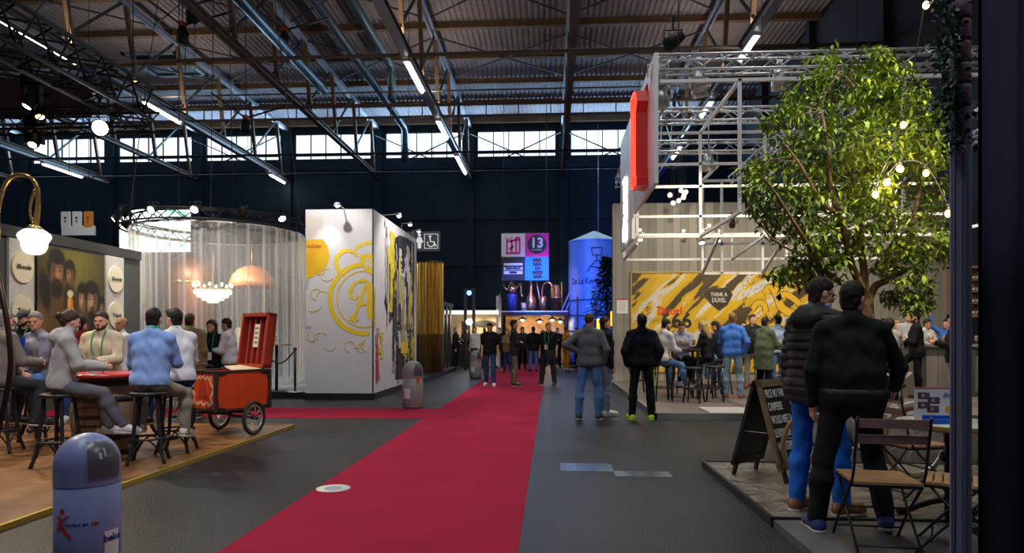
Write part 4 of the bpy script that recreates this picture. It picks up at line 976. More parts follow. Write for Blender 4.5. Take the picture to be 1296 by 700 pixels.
# counter at the right
C0 = at(1172,400,14.6)
o = thing('bar_counter', 'grey boarded bar counter at the right edge of the bar', 'counter', (C0.x,C0.y,SH))
MB().box((0,0,0),(4,1.0,1.08)).build('counter_body', M_conc, o); MB().box((-.06,-.08,1.08),(4,1.05,1.13)).build('worktop', mat('counter_top', (.25,.24,.23), .35), o)
MB().box((.9,-.05,0),(1.0,-.0,1.08)).box((.1,-.02,0),(4,0,.1)).build('dark_panel', mat('dark_panel', (.07,.07,.07), .6), o)
for i in range(7):
    beer((C0.x+.25+.32*i, C0.y+.25+.1*(i % 3), SH+1.13), 'beer glass on the grey bar counter', .19, .04, 'beer glasses on the bar counter')
S0 = at(1190,370,19.6)
o = thing('bottle_shelf', 'wooden wall shelf full of bottles at the right end of the bar', 'shelf', (S0.x,SYW-.32,1.95)); SHF = o
MB().box((0,0,0),(.07,.3,1.45)).box((1.6,0,0),(1.67,.3,1.45)).box((0,0,1.38),(1.67,.3,1.45)).box((0,0,0),(1.67,.3,.07)).build('frame', mat('shelf_wood', (.36,.20,.09), .5), o)
MB().box((.07,.27,.07),(1.6,.3,1.38)).build('back_board', mat('shelf_back', (.35,.28,.2), .6), o)
for k in range(1, 4): MB().box((.07,.02,.07+k*.33-.025),(1.6,.27,.07+k*.33)).build('shelf_board', MATS['shelf_wood'], o)
bt = thing('bottle', 'dark beer bottle with pale label on the wall shelf', 'bottle', (0,0,0), 0, 'bottles on the wall shelf')
MB().lathe([(0,0),(.032,0),(.034,.02),(.034,.12),(.016,.17),(.013,.22),(0,.22)], n=12).build('glass', mat('bottle_brown', (.07,.03,.012), .15), bt)
MB().lathe([(.0348,.035),(.0348,.10)], n=12).build('paper_label', M_cream, bt)
MB().lathe([(.015,.21),(.015,.226),(0,.226)], n=10).build('cap', M_red, bt)
first = True
for k in range(4):
    for i in range(12):
        loc = (S0.x+.15+.125*i, SYW-.18, 1.95+.072+.33*k)
        if first: bt.location = loc; first = False
        else: dup(bt, loc)

# ---- chalkboard, stone deck, bistro set
PX0 = 1.66
M_stone = bpy.data.materials.new('worn_stone_paving'); M_stone.use_nodes = True
def stone(nt, b):
    L = nt.links.new
    tc = N(nt,'ShaderNodeTexCoord'); br = N(nt,'ShaderNodeTexBrick', Scale=4.2); br.inputs['Color1'].default_value=(.30,.26,.19,1); br.inputs['Color2'].default_value=(.12,.105,.08,1); br.inputs['Mortar'].default_value=(.05,.045,.04,1); br.inputs['Mortar Size'].default_value=.014
    no = N(nt,'ShaderNodeTexNoise', Scale=3.5, Detail=8.0, Roughness=.7); mx = N(nt,'ShaderNodeMix', data_type='RGBA', blend_type='OVERLAY'); mx.inputs[0].default_value=.9
    L(tc.outputs['Object'], br.inputs['Vector']); L(tc.outputs['Object'], no.inputs['Vector']); L(br.outputs[0], mx.inputs[6]); L(no.outputs['Fac'], mx.inputs[7]); L(mx.outputs[2], b.inputs['Base Color']); rr = N(nt,'ShaderNodeMapRange'); rr.inputs['From Min'].default_value=.35; rr.inputs['From Max'].default_value=.7; rr.inputs['To Min'].default_value=.15; rr.inputs['To Max'].default_value=.6; L(no.outputs['Fac'], rr.inputs[0]); L(rr.outputs[0], b.inputs['Roughness'])
    bp = N(nt,'ShaderNodeBump'); bp.inputs['Strength'].default_value=.5; bp.inputs['Distance'].default_value=.02; L(no.outputs['Fac'], bp.inputs['Height']); L(bp.outputs[0], b.inputs['Normal'])
ramp_mat(M_stone, stone)
PH_ = .06
o = thing('stone_deck', 'low stone-paved terrace deck with black edge at lower right', 'platform')
MB().box((PX0,5.12,0),(4.6,7.35,PH_)).build('paving', M_stone, o); MB().box((PX0-.03,5.09,0),(PX0,7.38,PH_+.012)).box((PX0,5.09,0),(4.6,5.12,PH_+.012)).box((PX0,7.35,0),(4.6,7.38,PH_+.012)).build('edge_trim', M_black, o)
o = MB().box((PX0-.01,2.3,0),(4.6,5.085,PH_-.005)).build('concrete_slab_deck', mat('smooth_grey_deck', (.10,.098,.094), .55, var=.2, vscale=2)); tag(o, 'smooth grey deck slab in front of the stone terrace', 'platform')
# chalkboard (A-board)
a = at(1000,588,6.72); 
L1 = gnd(951,588,PH_); L2 = gnd(984,600,PH_)
o = thing('chalkboard', 'wooden A-frame chalkboard with white capital lettering on the stone deck', 'chalkboard', (at(975,590,6.5).x, at(975,590,6.5).y, PH_), 0)
AB = o; AB.rotation_euler = (0,0,math.radians(-47))
# local: front leaf faces -Y (turned towards the camera's right), hinge at top
M_cwood = mat('chalkboard_wood', (.20,.13,.07), .55, var=.25, vscale=5); M_slate = mat('slate', (.014,.013,.016), .5); M_chalk = mat('chalk', (.62,.60,.55), .9)
HB, WB, SPR = .93, .56, .26
def leaf(sgn, parent):
    """one leaf leaning from the hinge to the ground on side sgn along local X"""
    top = Vector((0,0,HB)); bot = Vector((sgn*SPR,0,0)); u = (top-bot).normalized(); r = Vector((0,sgn,0)); n_ = r.cross(u); LL = (top-bot).length
    lo = .14
    mb = MB()
    def bx(x0,x1,y0,y1,t0,t1,mb): 
        vs = [bot + r*x + u*y + n_*t for t in (t0,t1) for x,y in ((x0,y0),(x1,y0),(x1,y1),(x0,y1))]
        mb.add(vs, [(3,2,1,0),(4,5,6,7),(0,1,5,4),(1,2,6,5),(2,3,7,6),(3,0,4,7)])
    for x in (-WB/2, WB/2-.055): bx(x,x+.055,lo-.02,LL,0,.028,mb)
    bx(-WB/2,WB/2,LL-.065,LL,0,.028,mb); bx(-WB/2,WB/2,lo-.03,lo+.05,0,.028,mb)
    f = mb.build('frame' if sgn > 0 else 'back_frame', M_cwood if sgn > 0 else M_slate, parent)
    mb = MB(); bx(-WB/2+.05,WB/2-.05,lo+.04,LL-.06,.006,.02,mb); mb.build('slate', M_slate, f)
    for x in (-WB/2+.06, WB/2-.10):
        mb = MB(); bx(x,x+.04,-.0,lo,.0,.028,mb); mb.build('leg', M_slate, parent)
    return bot, r, u, n_, LL, f
bot, r, u, n_, LL, f = leaf(1, AB)
lines = ['PIECE NO THIRST','CAMPERSE','WOULD MEET A','LE BON & DE','NAAR GENIET']
for i, s in enumerate(lines):
    text_obj(s, .108, M_chalk, bot + u*(LL-.135-.125*i) + n_*.024 + r*(-WB/2+.075), r, u, f, name='chalk_lettering', ext=.001, align='LEFT', sx=.46 if len(s) > 9 else .50, bold=.002)
text_obj('OK', .07, M_chalk, bot + u*.25 + n_*.024 + r*(WB/2-.15), r, u, f, name='chalk_lettering', ext=.001, align='LEFT', sx=.8)
leaf(-1, AB)
MB().tube([(-.13,-WB/2+.03,.45),(.13,-WB/2+.03,.45)], .004, 5).build('stay', M_alu, AB)
# bistro furniture
M_slatw = mat('teak_slat', (.40,.22,.10), .5, var=.3, vscale=6, stretch=(1,8,8)); M_iron = mat('black_iron', (.014,.014,.016), .4, .2); M_mauve = mat('back_slat_wood', (.24,.13,.12), .5, var=.2, vscale=6)
def bistro_chair(p, label, rz):
    o = thing('bistro_chair', label, 'chair', p, rz, 'folding bistro chairs on the terrace')
    # local: sitter faces +Y, back at -Y
    seat = MB()
    for i in range(8):
        y = -.18 + i*.052; seat.box((-.20,y,.435),(.20,y+.043,.452))
    seat.build('seat', M_slatw, o)
    MB().bar((-.19,-.18,.425),(-.19,.23,.425),.018).bar((.19,-.18,.425),(.19,.23,.425),.018).bar((-.19,.22,.425),(.19,.22,.425),.018).bar((-.19,-.17,.425),(.19,-.17,.425),.018).build('seat_frame', M_iron, o)
    for z in (.70,.80): MB().box((-.21,-.245-(z-.7)*.25,z),(.21,-.227-(z-.7)*.25,z+.055)).build('back_slat', M_mauve, o)
    for s in (-1,1):
        MB().tube(smooth([Vector((s*.205,-.28,.87)),Vector((s*.205,-.235,.68)),Vector((s*.205,-.16,.45)),Vector((s*.205,.10,.20)),Vector((s*.205,.27,0))],4), .009, 6).build('leg', M_iron, o)
        MB().tube([(s*.185,.20,.43),(s*.185,.02,.22),(s*.185,-.24,0)], .009, 6).build('leg', M_iron, o)
    for a_ in ((.205,.19,.08),(.185,-.19,.055),(.205,.06,.24)): MB().tube([(-a_[0],a_[1],a_[2]),a_], .007, 6).build('stretcher', M_iron, o)
    return o
PZ2 = PH_-.005
def gp(px, py): v = gnd(px, py, PZ2); return (v.x, v.y, PZ2)
bistro_chair((at(1112,600,4.35).x, at(1112,600,4.35).y, PZ2), 'wood-slatted folding bistro chair standing nearest, behind the dark-shirted man', math.radians(-8))
bistro_chair((at(1152,600,5.75).x, at(1152,600,5.75).y, PH_), 'folding bistro chair on the stone deck, half behind the nearest one', math.radians(-75))
bistro_chair((at(1224,600,4.25).x, at(1224,600,4.25).y, PZ2), 'folding bistro chair cut off by the dark drape at the right', math.radians(60))
TB = at(1200,543,4.95)
o = thing('bistro_table', 'round white bistro table on a black iron pedestal at the right', 'table', (TB.x,TB.y,PZ2))
MB().lathe([(0,.735),(.335,.735),(.345,.72),(.345,.71),(0,.71)], n=40).build('tabletop', mat('pale_stone_top', (.62,.60,.55), .3), o)
MB().lathe([(.347,.728),(.352,.70),(.346,.69),(.34,.70)], n=40).build('rim', M_brass, o)
MB().tube([(0,0,.02),(0,0,.71)], .025, 10).lathe([(.05,.5),(.06,.47),(.05,.44)], n=14).build('pedestal', M_iron, o)
for k in range(3):
    a_ = .5+k*2.094; MB().tube(smooth([Vector((0,0,.16)),Vector((.12*math.cos(a_),.12*math.sin(a_),.12)),Vector((.30*math.cos(a_),.30*math.sin(a_),.02))],4), .022, 8).sphere((.31*math.cos(a_),.31*math.sin(a_),.03), .03, 6).build('foot', M_iron, o)
d_ = at(1192,537,4.95)
o = thing('leaflet_display', 'upright white leaflet display with small photos on the bistro table', 'display', (d_.x,d_.y+.02,PZ2+.735), math.radians(-4)); q = 4.95/FPX
MB().box((-31*q,-.004,.0),(22*q,.004,42*q)).build('display_card', M_white, o); MB().box((-31*q,-.006,41*q),(22*q,.006,42.6*q)).build('top_edge', mat('pink_edge', (.55,.10,.18), .5), o)
MB().box((-31*q,.0,0),(22*q,.10,.006)).build('base', M_white, o)
for i, (x, y) in enumerate(((-20,32),(-8,26),(-20,20),(-9,15))):
    f = MB().box(((x-7)*q,-.006,(y-4)*q),((x+7)*q,-.004,(y+4)*q)).build('photo', mat('photo_dark', (.12,.045,.04), .4), o)
    MB().prism([(a_*q,b_*q) for a_, b_ in circ(x-1,y,2.4,14)], (0,-.006,0), XR, ZR, .001).build('photo_face', mat('photo_skin', (.5,.3,.22), .5), f)
    MB().box(((x+2)*q,-.0066,(y-3)*q),((x+6)*q,-.006,(y+3)*q)).build('photo_patch', mat('photo_blue', (.05,.09,.25), .5), f)
MB().prism([(a_*q,b_*q) for a_, b_ in circ(10,15,4.5,20)], (0,-.004,0), XR, ZR, .003).build('picture', mat('picture_yellow', (.75,.42,.04), .5), o)
MB().prism([(a_*q,b_*q) for a_, b_ in circ(16,20,4,18)], (0,-.004,0), XR, ZR, .0025).build('picture', mat('picture_brown', (.20,.09,.05), .5), o)
text_obj('Bier', .045, mat('blue_ink', (.1,.15,.45), .5), (9*q,-.005,33*q), XR, ZR, o, ext=.001, shear=.3)
o = thing('leaflet_tray', 'flat blue leaflet tray lying in front of the white display', 'tray', (at(1196,533,4.8).x,at(1196,533,4.8).y,PZ2+.735), math.radians(-4))
MB().box((-22*q,-.03,0),(24*q,.05,.03)).box((-22*q,.05,0),(24*q,.055,.055)).build('tray', mat('bright_blue', (.02,.12,.55), .4), o)

# ---- near drape, post and garland at the right edge
M_drape = mat('midnight_drape', (.016,.011,.030), .9)
mb = MB(); pts_ = []
for i in range(70):
    t = i/69; x = at(1231,0,2.3).x + .03 + t*1.3; y = at(1231,0,2.3).y - .35*t + .03*math.sin(i*1.1)+.015*math.sin(i*2.7); pts_.append((x,y))
vs = [(x,y,z) for z in (0.0,3.6) for x,y in pts_]; n = len(pts_)
mb.add(vs, [(i,i+1,n+i+1,n+i) for i in range(n-1)], True); vs = [(x,y+.02,z) for x,y,z in vs]; mb.add(vs, [(i+1,i,n+i,n+i+1) for i in range(n-1)], True)
o = mb.build('side_drape', M_drape); tag(o, 'almost black drape filling the right edge of the picture', 'drape')
a_, b_ = at(1208.5,400,2.62), at(1216.5,400,2.62)
o = MB().box((a_.x,a_.y,0),(b_.x,a_.y+.03,2.42)).build('booth_post', mat('indigo_post', (.035,.035,.10), .55)); tag(o, 'narrow indigo post at the right edge beside the drape', 'post')
c_ = at(1228,400,2.58); q = 2.58/FPX
mb = MB(); NF = 40
vs = [((11.2*q+.004*math.sin(i*2.4))*math.cos(2*math.pi*i/NF), (11.2*q+.004*math.sin(i*2.4))*math.sin(2*math.pi*i/NF), z) for z in (0,2.31) for i in range(NF)]
mb.add(vs, [(i,(i+1) % NF,NF+(i+1) % NF,NF+i) for i in range(NF)], True)
o = thing('brick_column', 'pale pleated column topped with purplish bricks between post and drape', 'column', (c_.x,c_.y+.06,0))
mb.build('pleated_wrap', mat('steel_blue_wrap', (.26,.30,.42), .6), o)
M_pbrick = mat('purple_brick', (.24,.15,.20), .8, var=.35, vscale=8, bump=.4, bscale=30)
for k in range(7): MB().lathe([(0,2.32+k*.085),(10.8*q,2.32+k*.085),(11.6*q,2.33+k*.085),(11.6*q,2.39+k*.085),(10.8*q,2.40+k*.085),(0,2.40+k*.085)], n=20).build('brick_course', M_pbrick, o)
spot('column_fill', (1.0,.9,2.9), (c_.x,c_.y,2.2), 30, 42, (.75,.82,1))  # added spot out of frame, brightens the column
rg = random.Random(5)
def leaf_add(mb, p, d, L, W, up):
    d = d.normalized(); s = d.cross(up)
    if s.length < .01: s = d.orthogonal()
    s.normalize(); n_ = s.cross(d)
    mb.add([p, p+d*L*.45+s*W*.5+n_*L*.04, p+d*L-n_*L*.10, p+d*L*.45-s*W*.5+n_*L*.04], [(0,1,2),(0,2,3)])
mb = MB()
for i in range(420):
    t = rg.random(); z = 2.13 + t*.65; p = Vector((at(1203,0,2.6).x + rg.gauss(0,.022) - .03*t+.01, at(1200,0,2.6).y + rg.gauss(0,.03), z))
    leaf_add(mb, p, Vector((rg.gauss(0,1), rg.gauss(0,1), rg.gauss(-.2,.8))), .035, .022, ZR)
o = thing('ivy_garland', 'dark green ivy garland climbing the top of the indigo post', 'garland', (0,0,0))
mb.build('foliage', mat('ivy_green', (.012,.06,.035), .5, var=.5, vscale=30), o)['kind'] = 'stuff'
MB().tube(smooth([Vector((a_.x+.01,a_.y,2.35)),Vector((a_.x-.01,a_.y-.01,2.5)),Vector((a_.x-.02,a_.y,2.75))],4), .005, 5).build('stem', M_cwood, o)

# ---- tree in front of the bar
TD = 8.75; tb = at(1096,570,TD); 
tr = thing('indoor_tree', 'tall leafy tree with spreading branches standing behind the two near men', 'tree', (tb.x,tb.y,0)); TB0 = Vector((tb.x,tb.y,0))
tp = lambda px, py, dd=0: at(px,py,TD+dd) - TB0
M_bark = mat('tree_bark', (.16,.095,.055), .85, var=.35, vscale=12, bump=.6, bscale=25)
MB().tube(smooth([tp(1096,575),tp(1097,500),tp(1096,440),tp(1095,400),tp(1094,372)],5), [.13-.03*i/20 for i in range(21)], 14).build('trunk', M_bark, tr)
br_paths = [
 ([(1095,385,0),(1088,360,-.1),(1076,330,-.2),(1068,290,-.35),(1052,240,-.5),(1048,190,-.6),(1040,140,-.6)],.06),
 ([(1093,385,0),(1070,362,-.2),(1046,344,-.4),(1030,322,-.6),(1010,290,-.8),(985,250,-.9),(966,225,-1.0)],.045),
 ([(1095,382,0),(1093,340,.1),(1088,290,.2),(1098,230,.3),(1096,160,.3),(1106,95,.3)],.06),
 ([(1097,385,0),(1108,362,.1),(1128,352,.1),(1140,330,.2),(1152,300,.2),(1160,260,.3),(1172,215,.3),(1182,170,.3)],.055),
 ([(1126,353,.1),(1150,340,-.2),(1178,322,-.4),(1200,300,-.5)],.03),
 ([(1060,270,-.4),(1040,255,-.6),(1010,205,-.7),(990,180,-.8)],.03),
 ([(1090,300,.2),(1076,230,.5),(1074,160,.6),(1082,110,.6)],.035),
 ([(1140,330,.2),(1130,270,.5),(1136,200,.6),(1140,130,.5)],.03),
 ([(1030,322,-.6),(1004,318,-.7),(975,300,-.9),(962,280,-1.0)],.02),
 ([(1076,330,-.2),(1046,322,.2),(1024,352,.3),(1000,350,.3)],.018),
 ([(1096,160,.3),(1080,110,.1),(1060,88,0)],.018),
 ([(1098,230,.3),(1120,170,.1),(1130,95,0)],.02),
 ([(1128,352,.1),(1150,370,-.2),(1150,385,-.3)],.015)]
B3 = []
for P_, r_ in br_paths:
    pp = smooth([tp(*p) for p in P_], 5); n = len(pp)
    MB().tube(pp, [r_*(1-.75*i/(n-1)) for i in range(n)], 8).build('branch', M_bark, tr); B3.append(pp)
clumps = [(1040,80,18),(1085,90,16),(1108,80,20),(1122,82,14),(1135,95,16),(1060,105,22),(1015,120,22),(1035,140,26),(1075,140,28),(1115,130,26),(1140,130,20),(1160,120,12),(1000,140,14),(980,160,16),(1015,170,24),(1050,180,28),(1090,180,26),(1130,175,24),(1160,165,20),(1185,150,16),(1195,190,16),(1175,205,22),(1140,215,26),(1100,225,28),(1060,225,28),(1025,215,24),(995,205,14),(965,210,18),(950,215,14),(962,240,20),(985,250,22),(1010,255,24),(1040,265,26),(1075,268,28),(1110,270,28),(1150,260,26),(1185,245,22),(1195,275,18),(1165,300,26),(1130,310,26),(1095,300,26),(1060,305,24),(1030,300,22),(1000,290,20),(975,280,14),(960,262,12),(1010,335,16),(1035,325,18),(1055,335,16),(1120,340,16),(1150,340,22),(1180,320,20),(1192,310,14),(1165,365,14),(1140,378,14),(1155,385,10),(1000,350,13),(1018,352,14),(985,345,9),(1125,375,9),(1172,385,8),(1040,352,9),(1100,250,24),(1120,200,22),(1080,215,20),(1150,190,20),(1090,120,14),(1110,105,14)]
M_leaf1 = mat('green_leaf', (.085,.17,.018), .45, var=.5, vscale=3, vcol=(.20,.30,.03), spec=.4); M_leaf2 = mat('yellow_green_leaf', (.26,.34,.03), .45, var=.4, vscale=4)
fol = [MB(), MB()]
rg = random.Random(11)
for px, py, rr in clumps:
    c_ = tp(px, py, rg.uniform(-.75,.75)); R_ = rr*TD/FPX*1.15
    for k in range(int(5+rr*2.5)):
        while 1:
            v = Vector((rg.uniform(-1,1),rg.uniform(-1,1),rg.uniform(-1,1)))
            if v.length < 1: break
        p = c_ + v*R_
        for j in range(3):
            d = Vector((rg.gauss(0,1),rg.gauss(0,1),rg.gauss(-.55,.55)))
            g = 1 if (rg.random() < (.33 if px > 1060 else .12)) else 0
            leaf_add(fol[g], p + Vector((rg.gauss(0,.03),rg.gauss(0,.03),rg.gauss(0,.03))), d, rg.uniform(.09,.15), rg.uniform(.035,.055), ZR)
f1 = fol[0].build('foliage', M_leaf1, tr); f1['kind'] = 'stuff'; f2 = fol[1].build('foliage', M_leaf2, tr); f2['kind'] = 'stuff'
twm = MB()
for px, py, rr in clumps:
    c_ = tp(px, py, 0); best = min((q_ for P_ in B3 for q_ in P_), key=lambda q_: (q_-c_).length)
    twm.tube([best, best.lerp(c_,.5)+Vector((0,0,.05)), c_], [.009,.006,.003], 5)
twm.build('twig', M_bark, tr)['kind'] = 'stuff'
MB().lathe([(0,.30),(.20,.30),(.24,.05),(.22,0),(0,0)], n=24).build('planter', M_black, tr)
# warm bulb string through the tree
def bulb_string(ids, label):
    pts = [at(*p) for p in ids]
    o = thing('string_lights', label, 'string lights', pts[0]); B0 = Vector(pts[0])
    MB().tube(smooth([p+Vector((0,0,.06))-B0 for p in pts], 6), .007, 5).build('cord', M_black, o)
    for i, p in enumerate(pts):
        if i in (0,): pass
        b = MB().sphere(p-B0-Vector((0,0,.03)), .034, 8, (1,1,1.25)).build('bulb', mat('warm_bulb', (1,.75,.4), .3, emit=5, ecol=(1,.52,.14)), o)
        MB().tube([p-B0+Vector((0,0,.02)),p-B0+Vector((0,0,.08))], .02, 8).build('socket', M_black, b)
        if i % 2 == 0: point('string_bulb_light', p+Vector((0,-.12,-.05)), 9, (1,.72,.32), .05)
    return o
bulb_string([(1172,3,7.2),(1143,155,7.9),(1108,243,7.6),(1122,228,7.7),(1138,210,7.8)], 'string of warm bulbs dropping from above into the right half of the tree')
bulb_string([(1200,267,7.5),(1172,216,7.9),(1140,211,8.1),(1124,227,8.2),(1110,242,8.4)], 'second string of warm bulbs looping low through the right half of the tree')
spot('tree_light', (5.2,6.0,6.4), (tb.x-.2,tb.y,3.4), 900, 50, (1,.90,.62)); spot('tree_light', (2.2,6.2,6.0), (tb.x-.3,tb.y,3.2), 420, 55, (.95,1,.72))

# ================================================================== FAR MIDDLE
# blue-lit silo
M_silo = mat('ribbed_silo', (.20,.34,.62), .35, .2); p = at(752,400,33.5); q = 33.5/FPX
o = thing('silo', 'tall blue-lit corrugated silo with a conical roof at the far end', 'silo', (p.x,p.y,0)); SL = Vector(o.location)
R_ = 32*q; prof = []
z = 1.0
while z < 6.05: prof += [(R_,z),(R_+.025,z+.04),(R_,z+.08)]; z += .1
MB().lathe(prof, n=48).build('tank', M_silo, o); MB().lathe([(R_+.05,6.05),(R_+.05,6.1),(.1,6.62),(0,6.62)], n=48, smooth=False).build('roof', mat('silo_roof', (.35,.55,.62), .4), o)
MB().lathe([(0,0),(R_*.98,0),(R_*.98,1.0),(0,1.0)], n=40).build('base', M_silo, o)
M_sil = mat('silo_print', (.01,.02,.14), .5)
def cylb(zc):
    return lambda x,y,z_: Vector(((R_+.03)*math.sin(x/R_-.25), -(R_+.03)*math.cos(x/R_-.25), zc+y))
text_obj('De La Kermesse', .42, M_sil, (0,0,0), XR, ZR, o, ext=.004, sx=.72, bend=cylb(4.05), bold=.006)
mb = MB()
Wc = cylb(5.1); 
for pts in ([(-.25,.55),(-.2,.2),(.2,.2),(.25,.55),(-.25,.55)],[(0,.2),(0,-.05),(.35,-.12),(.6,-.3)],[(0,-.05),(-.3,-.35),(-.45,-.6)],[(-.3,-.35),(.1,-.4),(.5,-.45)]):
    mb.tube([Wc(x+.35,y,0) for x,y in pts], .03, 6)
mb.build('emblem', M_sil, o)
mb = MB()
for k in range(4): mb.tube([((R_+.12)*math.cos(t_), (R_+.12)*math.sin(t_), .9+.75*k) for t_ in [math.pi+.05+i*math.pi/24 for i in range(24)]], .03, 5)
for k in range(5): t_ = math.pi+.2+k*.68; mb.tube([((R_+.12)*math.cos(t_), (R_+.12)*math.sin(t_), 0),((R_+.12)*math.cos(t_), (R_+.12)*math.sin(t_), 3.3)], .03, 5)
mb.build('guard_rail', M_navy, o); MB().tube([(.2,0,6.6),(.2,0,12)], .015, 5).build('cable', M_alu, o)
spot('silo_blue_light', (p.x-3.5,p.y-6.5,.6+3), (p.x,p.y,3.8), 1500, 75, (.02,.13,1)); spot('silo_blue_light', (p.x+2.5,p.y-5,1.5), (p.x,p.y,4.2), 700, 80, (.02,.15,1))
# banner of four squares
p = at(664.5,325,33); q = 33/FPX
o = thing('hanging_banner', 'large hanging banner of four coloured squares with a number in a black disc', 'banner', p)
S_ = 30*q
M_mag = mat('magenta_cloth', (.55,.012,.24), .7); M_cy = mat('cyan_cloth', (.01,.26,.55), .7); M_wc = mat('white_cloth', (.55,.55,.57), .7); M_bc = mat('black_cloth', (.012,.013,.018), .7)
for nm, x, z, m in (('white_square',-S_,0,M_wc),('magenta_square',0,0,M_mag),('black_square',-S_,-S_,M_bc),('cyan_square',0,-S_,M_cy)):
    MB().box((x,-.02,z),(x+S_,.02,z+S_)).build(nm, m, o)
F = (0,-.02,0)
mb = MB(); k = S_/30
def pq(pts): return [(x*k,y*k) for x,y in pts]
mb.prism(pq(((-25,3),(-6,3),(-6,6),(-25,6))), F, XR, ZR, .004)
for x in (-24,-18,-12.5,-8): mb.prism(pq(((x,6),(x+2.4,6),(x+2.4,22),(x,22))), F, XR, ZR, .004)
mb.prism(pq(((-25,20),(-14,22),(-12,25),(-8,26),(-6,24),(-6,21),(-20,18))), F, XR, ZR, .004).prism(pq(((-20,8),(-14,12),(-14,15),(-20,11))), F, XR, ZR, .004)
mb.stroke(pq(((-25,25),(-23,22),(-18,23),(-16,26))), 1.2*k, F, XR, ZR, .004); mb.build('emblem', M_mag, o)
MB().prism(pq(circ(15,15.5,12,36)), F, XR, ZR, .004).build('disc', M_bc, o)
text_obj('13', 17*k, M_wc, (15*k,-.025,17*k), XR, ZR, o, ext=.003, bold=.02); text_obj('EDITIONS', 3.0*k, M_wc, (15*k,-.025,8.5*k), XR, ZR, o, ext=.003)
for i, s in enumerate(('BIER.','BIER.','EN','MEER','BIER')): text_obj(s, 5.6*k, M_bc, (16*k,-.022,(-4.6-5.2*i)*k), XR, ZR, o, ext=.003, bold=.012)
mb = MB()
for a0,a1,z0_,z1_ in ((-27,-3,-11,-8),(-27,-3,-17,-13),(-27,-3,-22,-18)): mb.prism(pq(((a0,z0_),(a1,z0_),(a1,z1_),(a0,z1_))), F, XR, ZR, .003)
mb.build('white_bars', M_wc, o)
text_obj('BREWING', 4.2*k, M_bc, (-15*k,-.024,-15*k), XR, ZR, o, ext=.003, bold=.012); text_obj('BEERS', 3.4*k, M_bc, (-15*k,-.024,-20*k), XR, ZR, o, ext=.003, bold=.012)
MB().tube([(-S_*.9,0,S_),(-S_*.9,0,8)], .015, 5).tube([(S_*.9,0,S_),(S_*.9,0,8)], .015, 5).tube([(-S_,0,S_),(S_,0,S_)], .03, 6).build('cable', M_dsteel, o)
spot('banner_light', (p.x,p.y-8,8.5), p, 500, 35, (1,.95,.95))
# raised deck with copper stills, niche bar below
p0 = at(632,425,33); p1 = at(719,425,33)
ST = thing('still_gantry', 'raised black gantry deck with a warm brick bar niche beneath, at the far end', 'gantry', (p0.x,p0.y,0)); W_ = p1.x-p0.x
dk = CAMH+(HOR-395)/FPX*33
MB().box((0,0,dk-.16),(W_,2.6,dk)).build('deck', M_black, ST)
for x in (.08,W_-.08): 
    for y in (.1,2.5): MB().bar((x,y,0),(x,y,dk-.16), .12).build('post', M_black, ST)
M_brk = mat('warm_brick', (.36,.22,.12), .8, var=.35, vscale=4, bump=.3, bscale=20)
MB().box((.15,2.3,0),(W_-.15,2.45,dk-.16)).build('niche_wall', M_brk, ST); MB().box((.3,.7,0),(W_-.4,1.2,1.05)).build('bar_front', M_black, ST)
MB().box((0,.02,dk),(.03,.06,dk+.9)).box((0,.02,dk),(W_,.04,dk+.06)).build('edge_trim', M_alu, ST)
for i, px in enumerate((661,683,699,709)):
    v = at(px,404+(i % 2)*2,33.6)
    l = thing('pendant_lamp', ('leftmost','second','third','rightmost')[i]+' dark pendant lamp glowing in the brick niche under the gantry', 'pendant lamp', v, 0, 'pendant lamps in the niche')
    MB().lathe([(.02,.14),(.06,.1),(.26,-.02),(.24,-.02)], n=20).build('lamp_shade', M_black, l); MB().sphere((0,0,-.04), .08, 6).build('bulb', mat('niche_bulb', (1,.8,.5), .3, emit=10, ecol=(1,.72,.38)), l); MB().tube([(0,0,.12),(0,0,dk-.16-v.z)], .012, 5).build('cord', M_black, l)
for x in (1.2,2.4): point('niche_light', (p0.x+x,p0.y+1.3,1.95), 55, (1,.68,.34), .1)
M_cop2 = mat('still_copper', (.60,.30,.16), .25, .85)
